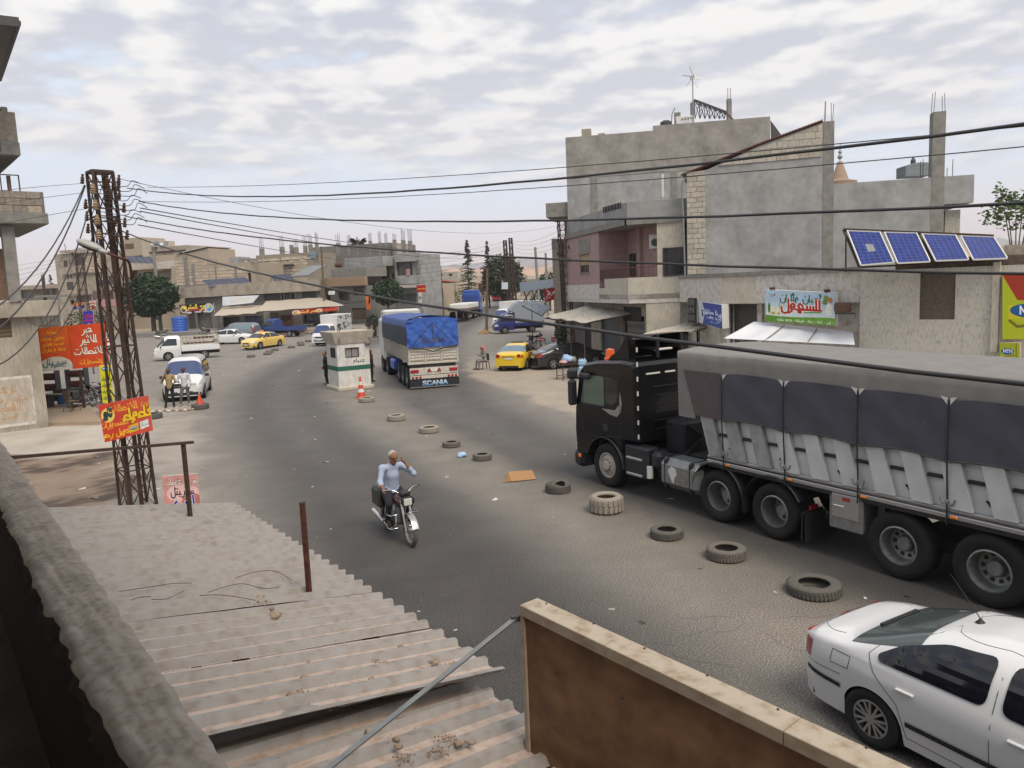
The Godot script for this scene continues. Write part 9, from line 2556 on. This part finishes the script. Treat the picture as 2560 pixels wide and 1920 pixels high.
func people() -> void:
	var bike := motorcycle("old maroon motorcycle ridden towards us by the grey-haired man",V(-2.31,0,-14.48),heading(V(0.48,0,0.88)))
	var brown := Color(0.30,0.15,0.09)
	var dark := Color(0.13,0.065,0.04)
	var none := Color(0.02,0.018,0.016)
	person("grey-haired man in a pale blue shirt riding the motorcycle, rubbing his eye",bike.position,bike.rotation.y,{"pel": V(-0.26,0.92,0),"che": V(-0.2,1.22,0),"lsh": V(-0.17,1.37,-0.2),"rsh": V(-0.17,1.37,0.2),"nek": V(-0.13,1.46,0),"hed": V(-0.07,1.56,0),"look": V(1,-0.28,-0.1),"rel": V(-0.06,1.13,0.3),"rwr": V(0.13,1.04,0.31),"rhand": V(0.9,-0.1,0.1),"racross": V(0,0,-1),"bare": 0.55,"lel": V(0.02,1.22,-0.36),"lwr": V(0.05,1.46,-0.19),"lhand": V(-0.1,0.75,0.7),"lacross": V(1,0,0.2),"lhi": V(-0.24,0.86,-0.11),"rhi": V(-0.24,0.86,0.11),"lkn": V(0.16,0.74,-0.22),"rkn": V(0.16,0.74,0.22),"lan": V(-0.05,0.36,-0.2),"ran": V(-0.05,0.36,0.2),"ltoe": V(0.13,0.3,-0.22),"rtoe": V(0.13,0.3,0.22)},Color(0.42,0.50,0.66),Color(0.016,0.02,0.035),brown,Color(0.34,0.33,0.31),0.018)
	person("young man in a sand-coloured print shirt and black trousers eating beside the white van",V(-15.3,0,-34.2),heading(V(0.4,0,1)),{"rel": V(0.06,1.15,0.3),"rwr": V(0.17,1.42,0.16),"rhand": V(-0.2,0.8,-0.5),"racross": V(1,0,0),"lel": V(0.0,1.14,-0.27),"lwr": V(0.2,1.08,-0.2),"bare": 0.9,"look": V(1,-0.1,0.3),"rkn": V(0.1,0.48,0.16),"ran": V(0.08,0.08,0.22),"rtoe": V(0.24,0.035,0.26)},Color(0.36,0.27,0.13),Color(0.014,0.014,0.017),dark,none)
	person("young man in a white top and grey trousers standing beside the white van",V(-14.75,0,-34.5),heading(V(0.3,0,1)),{"rel": V(0.02,1.15,0.29),"rwr": V(0.22,1.12,0.22),"lwr": V(0.1,0.86,-0.2),"lkn": V(0.05,0.48,-0.12),"rkn": V(0.14,0.5,0.16),"ran": V(0.12,0.08,0.22),"rtoe": V(0.28,0.035,0.25),"shoe": Color(0.4,0.36,0.28)},Color(0.62,0.62,0.66),Color(0.12,0.125,0.13),dark,none)
	person("bearded man in black standing at the left of the guard booth",V(-9.75,0,-40.4),heading(V(-1,0,0.5)),{"lwr": V(0.14,0.9,-0.1),"rwr": V(0.14,0.9,0.12),"look": V(1,-0.1,-0.1),"shoe": Color(0.32,0.22,0.13)},Color(0.013,0.013,0.016),Color(0.012,0.012,0.014),brown,none)
	person("man in black half hidden behind the right side of the guard booth",V(-7.45,0,-40.6),heading(V(0.8,0,0.3)),{"rel": V(0.1,1.2,0.28),"rwr": V(0.22,1.42,0.16),"rhand": V(-0.3,0.8,-0.3),"bare": 0.8},Color(0.013,0.013,0.016),Color(0.02,0.02,0.024),dark,none)
	var sp := V(-1.55,0,-44.6)
	var turn := heading(V(-0.85,0,0.4))
	chair_at("dark chair under the seated man beside the yellow taxi",sp,turn,M.steel_dark)
	var seat := {"pel": V(-0.04,0.58,0),"che": V(0.0,0.9,0),"lsh": V(0.02,1.04,-0.19),"rsh": V(0.02,1.04,0.19),"nek": V(0.06,1.12,0),"hed": V(0.1,1.23,0),"look": V(1,-0.3,0),"lhi": V(0,0.55,-0.1),"rhi": V(0,0.55,0.1),"lkn": V(0.42,0.54,-0.13),"rkn": V(0.42,0.54,0.13),"lan": V(0.4,0.09,-0.13),"ran": V(0.5,0.09,0.13),"ltoe": V(0.56,0.035,-0.15),"rtoe": V(0.66,0.035,0.15),"lel": V(0.1,0.78,-0.26),"rel": V(0.1,0.78,0.26),"lwr": V(0.3,0.84,-0.08),"rwr": V(0.3,0.84,0.08)}
	var man := person("seated man in a grey robe and red and white headscarf beside the yellow taxi",sp,turn,seat,Color(0.27,0.26,0.25),Color(0.26,0.25,0.24),brown,Color(0,0,0,0))
	var k := mb(); k.col = Color(0.48,0.17,0.17); k.sph(V(0.07,1.28,0),V(0.125,0.125,0.12),14,0.1,2); k.sph(V(0.0,1.12,0),V(0.1,0.17,0.15),12,0.2,3)
	put("headscarf",k,M.vc,man)
	for q in [["parked motorcycle beside the big blue water tank",400,838,88,0.4],["second parked motorcycle right of the blue water tank",503,842,88,2.6],["parked motorcycle at the far end of the shop terrace",205,968,36,0.9],["motorcycle standing behind the yellow upright sign",232,1012,33,2.2],["motorcycle leaning before the shop terrace pole",180,985,35,1.4],["parked motorcycle with a red tank beside the canvas truck",1335,842,60,0.6],["motorcycle parked between the taxi and the black saloon",1322,888,47.5,1.9]]:
		var p := gp(q[1],q[3]); p.y = rise(-q[3])
		copy_of(bike,q[0],p,q[4])

func litter() -> void:
	var cm := mat("cardboard",lin(0.34,0.19,0.085),0.85)
	var o := thing("cardboard_box","flattened brown cardboard box lying on the sand strip among the tyres","cardboard box",V(0.1,0,-18.6),0.35)
	var k := mb(); k.quad(V(-0.3,0.03,0.2),V(0.34,0.02,0.24),V(0.38,0.16,-0.12),V(-0.26,0.2,-0.14)); k.quad(V(-0.3,0.03,0.2),V(-0.26,0.2,-0.14),V(-0.28,0.01,-0.3),V(-0.5,0.01,0.1)); k.quad(V(0.38,0.16,-0.12),V(0.34,0.02,-0.34),V(-0.28,0.01,-0.32),V(-0.26,0.2,-0.14))
	put("flap",k,cm,o)
	k = mb(); k.sph(Vector3.ZERO,V(0.14,0.08,0.1),10,0.9,3); var b := put("plastic_bag",k,mat("blue_bag",lin(0.35,0.5,0.68),0.3)); b.position = V(-1.5,0.05,-21.4); tag(b,"pale blue crumpled plastic bag on the sand strip","plastic bag")
	k = mb()
	for i in 330:
		var z := -rng.randf_range(9,60)
		var p := V(path_x(lane_a,z) + rng.randf_range(-7,7),0.008,z)
		var s := rng.randf_range(0.02,0.09) if rng.randf() < 0.35 else rng.randf_range(0.008,0.03)
		var a := rng.randf() * TAU
		k.col = [Color(0.5,0.5,0.48),Color(0.3,0.27,0.23),Color(0.06,0.055,0.05)][i % 3]
		var d := V(cos(a),0,sin(a)) * s
		var e := V(-sin(a),0,cos(a)) * s * 0.6
		k.quad(p - d - e,p - d + e + V(0,s * 0.3,0),p + d + e,p + d - e)
	tag(put("litter",k,M.vc),"scraps of paper, chips and pebbles scattered over the road","litter","","stuff")
	k = mb()
	for i in 16:
		var p := V(-15.6 + i * 0.12,0.05,-32.8 + 0.15 * sin(i * 2.0)); k.col = [Color(0.4,0.33,0.22),Color(0.5,0.48,0.44),Color(0.3,0.2,0.15)][i % 3]
		k.sph(p,V(0.09,0.05,0.07) * rng.randf_range(0.6,1.4),6,0.8,i)
	tag(put("rubbish",k,M.vc),"line of rags and rubbish on the ground before the two standing men","rubbish","","stuff")

func V(x: float,y: float,z: float) -> Vector3: return Vector3(x,y,z)
func W(x: float,y: float) -> Vector2: return Vector2(x,y)
